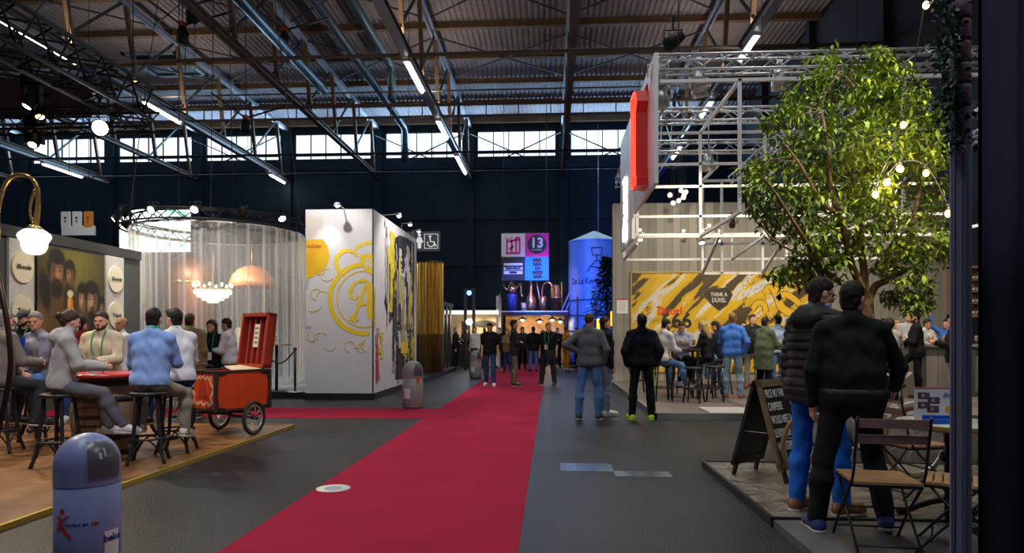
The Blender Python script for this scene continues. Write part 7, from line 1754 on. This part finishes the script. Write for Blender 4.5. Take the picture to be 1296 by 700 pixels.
TK = person(gl(812,11.35), 2, 'man in navy track jacket and black track bottoms with neon shoes, back to us', 1.78, 'stand', ('pocket','pocket'), (((.11,.0,-1),(.05,-.03,-1)),((.11,.02,-1),(.05,-.03,-1))), 0, 0, (8,0), .8, False, 1.07, 0, ('dark','full'), K['dnavy'], 'blouson', 1, K['black'], S['neon'], sole=mat('neon_sole',(.7,.95,.05),.5))
for i, sg in enumerate((-1,1)):
    a, b, c = TK['legs'][i]; MB().tube([a.lerp(b,.35)+Vector((sg*.088,-.02,0)), b+Vector((sg*.074,-.02,0)), b.lerp(c,.5)+Vector((sg*.070,-.03,0)), c+Vector((sg*.062,-.02,.05))], .009, 6).build('side_stripe', mat('neon_stripe',(.5,.75,.05),.5), TK['root'])
# queue in the far middle
far = [(675,26.5,5,'person in black with light jeans, back to us, centre of the far crowd','black','jeans','dark','short',0),(661,28,190,'person in dark top in the far crowd behind the man in cardigan','dgrey','black','dark','short',0),(642,26,175,'person in beige coat in the far crowd behind the young man in black tee','khaki','djeans','light','long',1),(717,27.5,-60,'person in mustard jacket and trousers beside the far gantry','orange','orange','brown','short',0),(705,30,170,'person in black behind the stout man in the far crowd','black','black','dark','short',0),(632,30,200,'person in dark clothes at the far stall header end','dnavy','black','dark','short',0),(601,27.5,150,'person in white and green top at the far stall','white','djeans','light','short',0),(577,28,-100,'person in dark coat at the left end of the far stall','dnavy','black','grey','short',0),(613,31,20,'person in black leaning at the far stall counter','black','dgrey','dark','short',0),(729,29.5,100,'person in dark grey walking at the right end of the gantry','dgrey','black','brown','short',0),(687,31,-150,'person in brown top waiting below the gantry lamps','khaki','black','brown','bob',1),(743,28.5,30,'person in black by the spruce tree','black','black','dark','short',0),(590,31,170,'person in navy behind the thin lamp pylon','navy','black','dark','short',0)]
for px, d, f, l, t, tr_, hc_, hs, fe in far:
    person(gl(px,d), f, l, 1.78 if not fe else 1.68, 'stand', (rnd.choice(['down','phone','cross']),rnd.choice(['down','drink','phone'])), None, 0, 0, (rnd.randint(-20,20),5), .8, bool(fe), 1.0, rnd.choice([0,1,2]), (hc_,hs), K[t], 'jacket' if t != 'white' else 'sweater', 1, K[tr_], S['dark'] if t != 'orange' else S['white'], cell=.024)
# ---- right bar
DK = SH
def sd(px, d): return gl(px, d, DK)
person(sd(836,13.6), -55, 'man in white sweater and jeans seated at the left of the drinkers table', 1.76, 'sit', ('lap','table'), (((.2,1,-.35),(.1,.2,-1)),((.25,1,-.3),(.1,.25,-1))), 12, 0, (-10,10), .76, False, 1.0, 0, ('dark','short'), K['white'], 'sweater', 1, K['jeans'], S['grey'], beard='dark')
person(sd(862,15.0), 172, 'man in pale grey tee seated behind the drinkers table looking down', 1.76, 'sit', ('table','table'), None, 14, 0, (0,22), .76, False, 1.05, 0, ('brown','short'), K['paleg'], 'tee', .42, K['dnavy'], S['dark'])
person(sd(896,14.15), 62, 'woman with long blonde hair and dark blazer seated at the right of the drinkers table', 1.70, 'sit', ('table','table'), (((.15,1,-.3),(.1,.45,-1)),((.2,1,-.25),(.1,.5,-1))), 10, 0, (10,8), .76, True, 1.0, 2, ('blond','long'), K['black'], 'jacket', 1, K['dnavy'], S['white'], hem=-.06)
person(sd(914,15.15), 60, 'man in navy jacket seated behind the blonde woman', 1.74, 'sit', ('table','table'), None, 12, 0, (0,14), .76, False, 1.02, 0, ('dark','short'), K['navy'], 'jacket', 1, K['ljeans'], S['grey'], hem=-.06)
person(sd(907,16.6), 120, 'fair balding person behind the blonde woman, face only visible', 1.66, 'stand', ('drink','down'), None, 0, 0, (0,0), .8, False, 1.0, 2, ('light','balding'), K['paleg'], 'shirt', 1, K['djeans'], S['dark'])
person(sd(927,14.0), -12, 'man in royal blue sweater and washed jeans with brown shoes, back to us', 1.80, 'stand', ('table','pocket'), (((.05,.1,-1),(.02,-.02,-1)),((.12,.05,-1),(.02,-.12,-1))), 0, 0, (-6,2), .8, False, 1.03, 0, ('light','short'), K['royal'], 'sweater', 1, K['ljeans'], S['brown'])
person(sd(952,17.0), 165, 'man in dark waistcoat and white shirt facing us behind the green-coated person', 1.86, 'stand', ('down','table'), None, 0, 0, (30,5), .8, False, 1.0, 2, ('light','quiff'), K['dgrey'], 'jacket', 1, K['taupe'], S['brown'])
person(sd(967,14.25), -62, 'person with short dark hair in long sage green coat reaching to the table', 1.72, 'stand', ('reach','table'), None, 4, 0, (8,4), .8, True, 1.12, 0, ('dark','short'), K['sage'], 'coat', 1, K['navy'], S['dark'], lanyard=True)
person(sd(984,15.6), 14, 'man in pale blue checked shirt, back to us, right of the green coat', 1.80, 'stand', ('table','table'), None, 0, 0, (0,0), .8, False, 1.06, 0, ('dark','short'), K['midshirt'], 'shirt', 1, K['jeans'], S['dark'])
person(sd(968,17.6), 172, 'person with brown hair glimpsed between the waistcoat man and the checked shirt', 1.80, 'stand', ('down','drink'), None, 0, 0, (0,0), .8, False, 1.0, 1, ('brown','short'), K['white'], 'shirt', 1, K['khaki'], S['brown'])
person(sd(1001,16.8), 130, 'person in lilac-white shirt at the edge of the padded jacket', 1.80, 'stand', ('down','drink'), None, 0, 0, (10,0), .8, False, 1.0, 1, ('light','short'), K['paleg'], 'shirt', 1, K['djeans'], S['dark'])
person(sd(941,17.6), -170, 'person in burgundy top standing deep behind the man in blue sweater', 1.70, 'stand', ('down','phone'), None, 0, 0, (-20,0), .8, True, 1.0, 2, ('brown','long'), K['red'], 'sweater', 1, K['black'], S['dark'])
person(sd(1126,14.0), -20, 'dark curly-haired man in grey striped shirt seated with back to us at the counter', 1.74, 'sit', ('table','table'), None, 6, 0, (0,0), .76, False, 1.0, 0, ('dark','curly'), K['pshirt'], 'shirt', 1, K['black'], S['dark'])
bar_stool(dp(1126,14.0), 'black bar stool under the grey-shirted man near the counter', .4, .76, 'black stools on the bar deck')
person(sd(1160,14.35), 70, 'man in black suit with one foot raised, in profile at the counter', 1.84, 'stand', ('cross','lap'), (((.05,.0,-1),(.02,-.05,-1)),((.1,.75,-.65),(.05,-.15,-1))), 2, 0, (0,6), .8, False, 1.03, 0, ('dark','short'), K['black'], 'jacket', 1, K['black'], S['dark'], beard='dark')
person(sd(1151,16.2), 150, 'man in white shirt facing us between the grey shirt and the black suit', 1.92, 'stand', ('down','table'), None, 0, 0, (-10,0), .8, False, 1.0, 0, ('brown','short'), K['white'], 'shirt', 1, K['taupe'], S['grey'])
person(sd(1118,17.2), 170, 'person in cream top left of the curly-haired man, behind the trunk', 1.76, 'stand', ('down','drink'), None, 0, 0, (10,0), .8, False, 1.0, 1, ('dark','short'), K['beige'], 'sweater', 1, K['black'], S['dark'])
person(sd(1136,17.8), 175, 'blond person glimpsed between the curly-haired man and the white shirt', 1.72, 'stand', ('down','down'), None, 0, 0, (0,0), .8, True, 1.0, 2, ('blond','bob'), K['beige'], 'sweater', 1, K['black'], S['dark'])
cz = C0_ = at(1172,400,14.6)
person(sd(1170,16.6), 200, 'person in white patterned top behind the counter', 1.74, 'stand', ('table','table'), None, 6, 0, (10,10), .8, False, 1.0, 1, ('brown','short'), K['white'], 'shirt', 1, K['black'], S['dark'])
person(sd(1200,16.7), 120, 'bartender in blue shirt raising an arm by the bottle shelf', 1.74, 'stand', ('table','raise'), None, 4, 0, (-10,8), .8, False, 1.0, 0, ('dark','short'), K['royal'], 'shirt', 1, K['black'], S['dark'])
person(sd(1207,12.9), 70, 'man in black jacket at the counter, cut off by the indigo post', 1.72, 'stand', ('phone','phone'), None, 0, 0, (0,10), .8, False, 1.05, 0, ('dark','short'), K['black'], 'jacket', 1, K['taupe'], S['dark'])
# ---- the two men at the right, near
pz = PZ2
P1 = person((at(1031,600,5.15).x, at(1031,600,5.15).y, pz), -62, 'man in dark padded jacket, bright blue jeans, glasses and tan shoes, in profile', 1.815, 'stand', ('down','talk'), (((.06,.02,-1),(.03,-.10,-1)),((.10,.26,-1),(.04,-.02,-1))), 4, 0, (-22,12), .8, False, 1.06, 0, ('dark','short'), K['puff'], 'puffer', 1, K['bjeans'], S['brown'], glasses=True, hood=True, collar=mat('pale_collar',srgb(150,175,215),.7))
P2 = person((at(1078,600,4.68).x, at(1078,600,4.68).y, pz), -10, 'man in dark green shirt and black trousers with blue shoes, back to us', 1.755, 'stand', (((.26,-.05,-1),(-.05,.25,-1)),((.46,.22,-.88),(.10,.75,-.6))), (((.22,-.05,-1),(.10,-.02,-1)),((.16,.30,-1),(.16,-.20,-1))), 2, 0, (-40,10), .8, False, 1.10, 0, ('dark','short'), K['dgreen'], 'shirt', .97, K['black'], S['blue'], belt=mat('brown_belt',(.05,.03,.025),.4), hem=.03)
o = thing('mobile_phone', 'dark phone in the hand of the man in the dark green shirt', 'phone', P2['hands'][1], math.radians(-20)); MB().box((-.038,-.006,-.03),(.038,.006,.12)).build('phone_body', M_black, o); MB().box((-.034,-.0075,-.025),(.034,-.006,.115)).build('screen', mat('dim_screen',(.02,.05,.06),.15), o)
# ---- white bicycle behind them
bk = thing('bicycle', 'white city bicycle with brown tyres and yellow bag standing behind the two near men', 'bicycle', (at(1092,600,6.3).x, at(1092,600,6.3).y, PH_), math.radians(14))
M_tyre = mat('tan_tyre',(.28,.15,.07),.7); M_wf = mat('white_frame',(.62,.60,.56),.35)
for cx in (-.50,.56):
    w_ = MB().tube([(cx+.33*math.cos(2*math.pi*i/48),0,.35+.33*math.sin(2*math.pi*i/48)) for i in range(48)], .018, 8, closed=True).build('wheel', M_tyre, bk)
    MB().tube([(cx+.305*math.cos(2*math.pi*i/48),0,.35+.305*math.sin(2*math.pi*i/48)) for i in range(48)], .009, 6, closed=True).build('rim', M_alu, w_)
    mb = MB()
    for i in range(24): t_ = 2*math.pi*i/24; mb.tube([(cx+.02*math.cos(t_),.03*(-1)**i,.35+.02*math.sin(t_)),(cx+.3*math.cos(t_+.25),0,.35+.3*math.sin(t_+.25))], .0015, 4)
    mb.build('spokes', M_alu, w_)['kind'] = 'stuff'; MB().tube([(cx,-.05,.35),(cx,.05,.35)], .02, 8).build('hub', M_iron, w_)
MB().tube([(-.5,0,.35),(-.06,0,.30),(.36,0,.80),(-.18,0,.78)], .017, 8).tube([(-.06,0,.30),(-.22,0,.92)], .017, 8).tube([(-.5,0,.35),(-.18,0,.76)], .011, 8).tube(smooth([Vector((.33,0,.88)),Vector((.40,0,.68)),Vector((.50,0,.48)),Vector((.56,0,.35))],4), .016, 8).build('frame', M_wf, bk)
MB().tube(smooth([Vector((.20,-.30,.98)),Vector((.34,-.2,1.02)),Vector((.34,0,.96)),Vector((.34,.2,1.02)),Vector((.20,.30,.98))],5), .011, 8).build('handlebar', M_wf, bk)
MB().lathe([(0,.96),(.06,.95),(.09,.92),(.07,.90),(0,.9)], (-.22,0,0), n=18).build('saddle', M_iron, bk); MB().tube([(-.06,-.14,.30),(-.06,.14,.30)], .012, 6).box((-.11,-.20,.28),(-.01,-.12,.30)).box((-.11,.12,.30),(-.01,.20,.32)).build('crank', M_iron, bk)
MB().tube(smooth([Vector((.36+.37*math.cos(t)+.2,0,.35+.37*math.sin(t))) for t in [.5+i*.25 for i in range(9)]],2), .016, 6).build('mudguard', M_wf, bk)
MB().box((.02,-.10,.36),(.16,.10,.60)).box((.0,-.11,.52),(.18,.11,.57)).build('frame_bag', mat('yellow_bag',(.62,.36,.03),.6), bk)
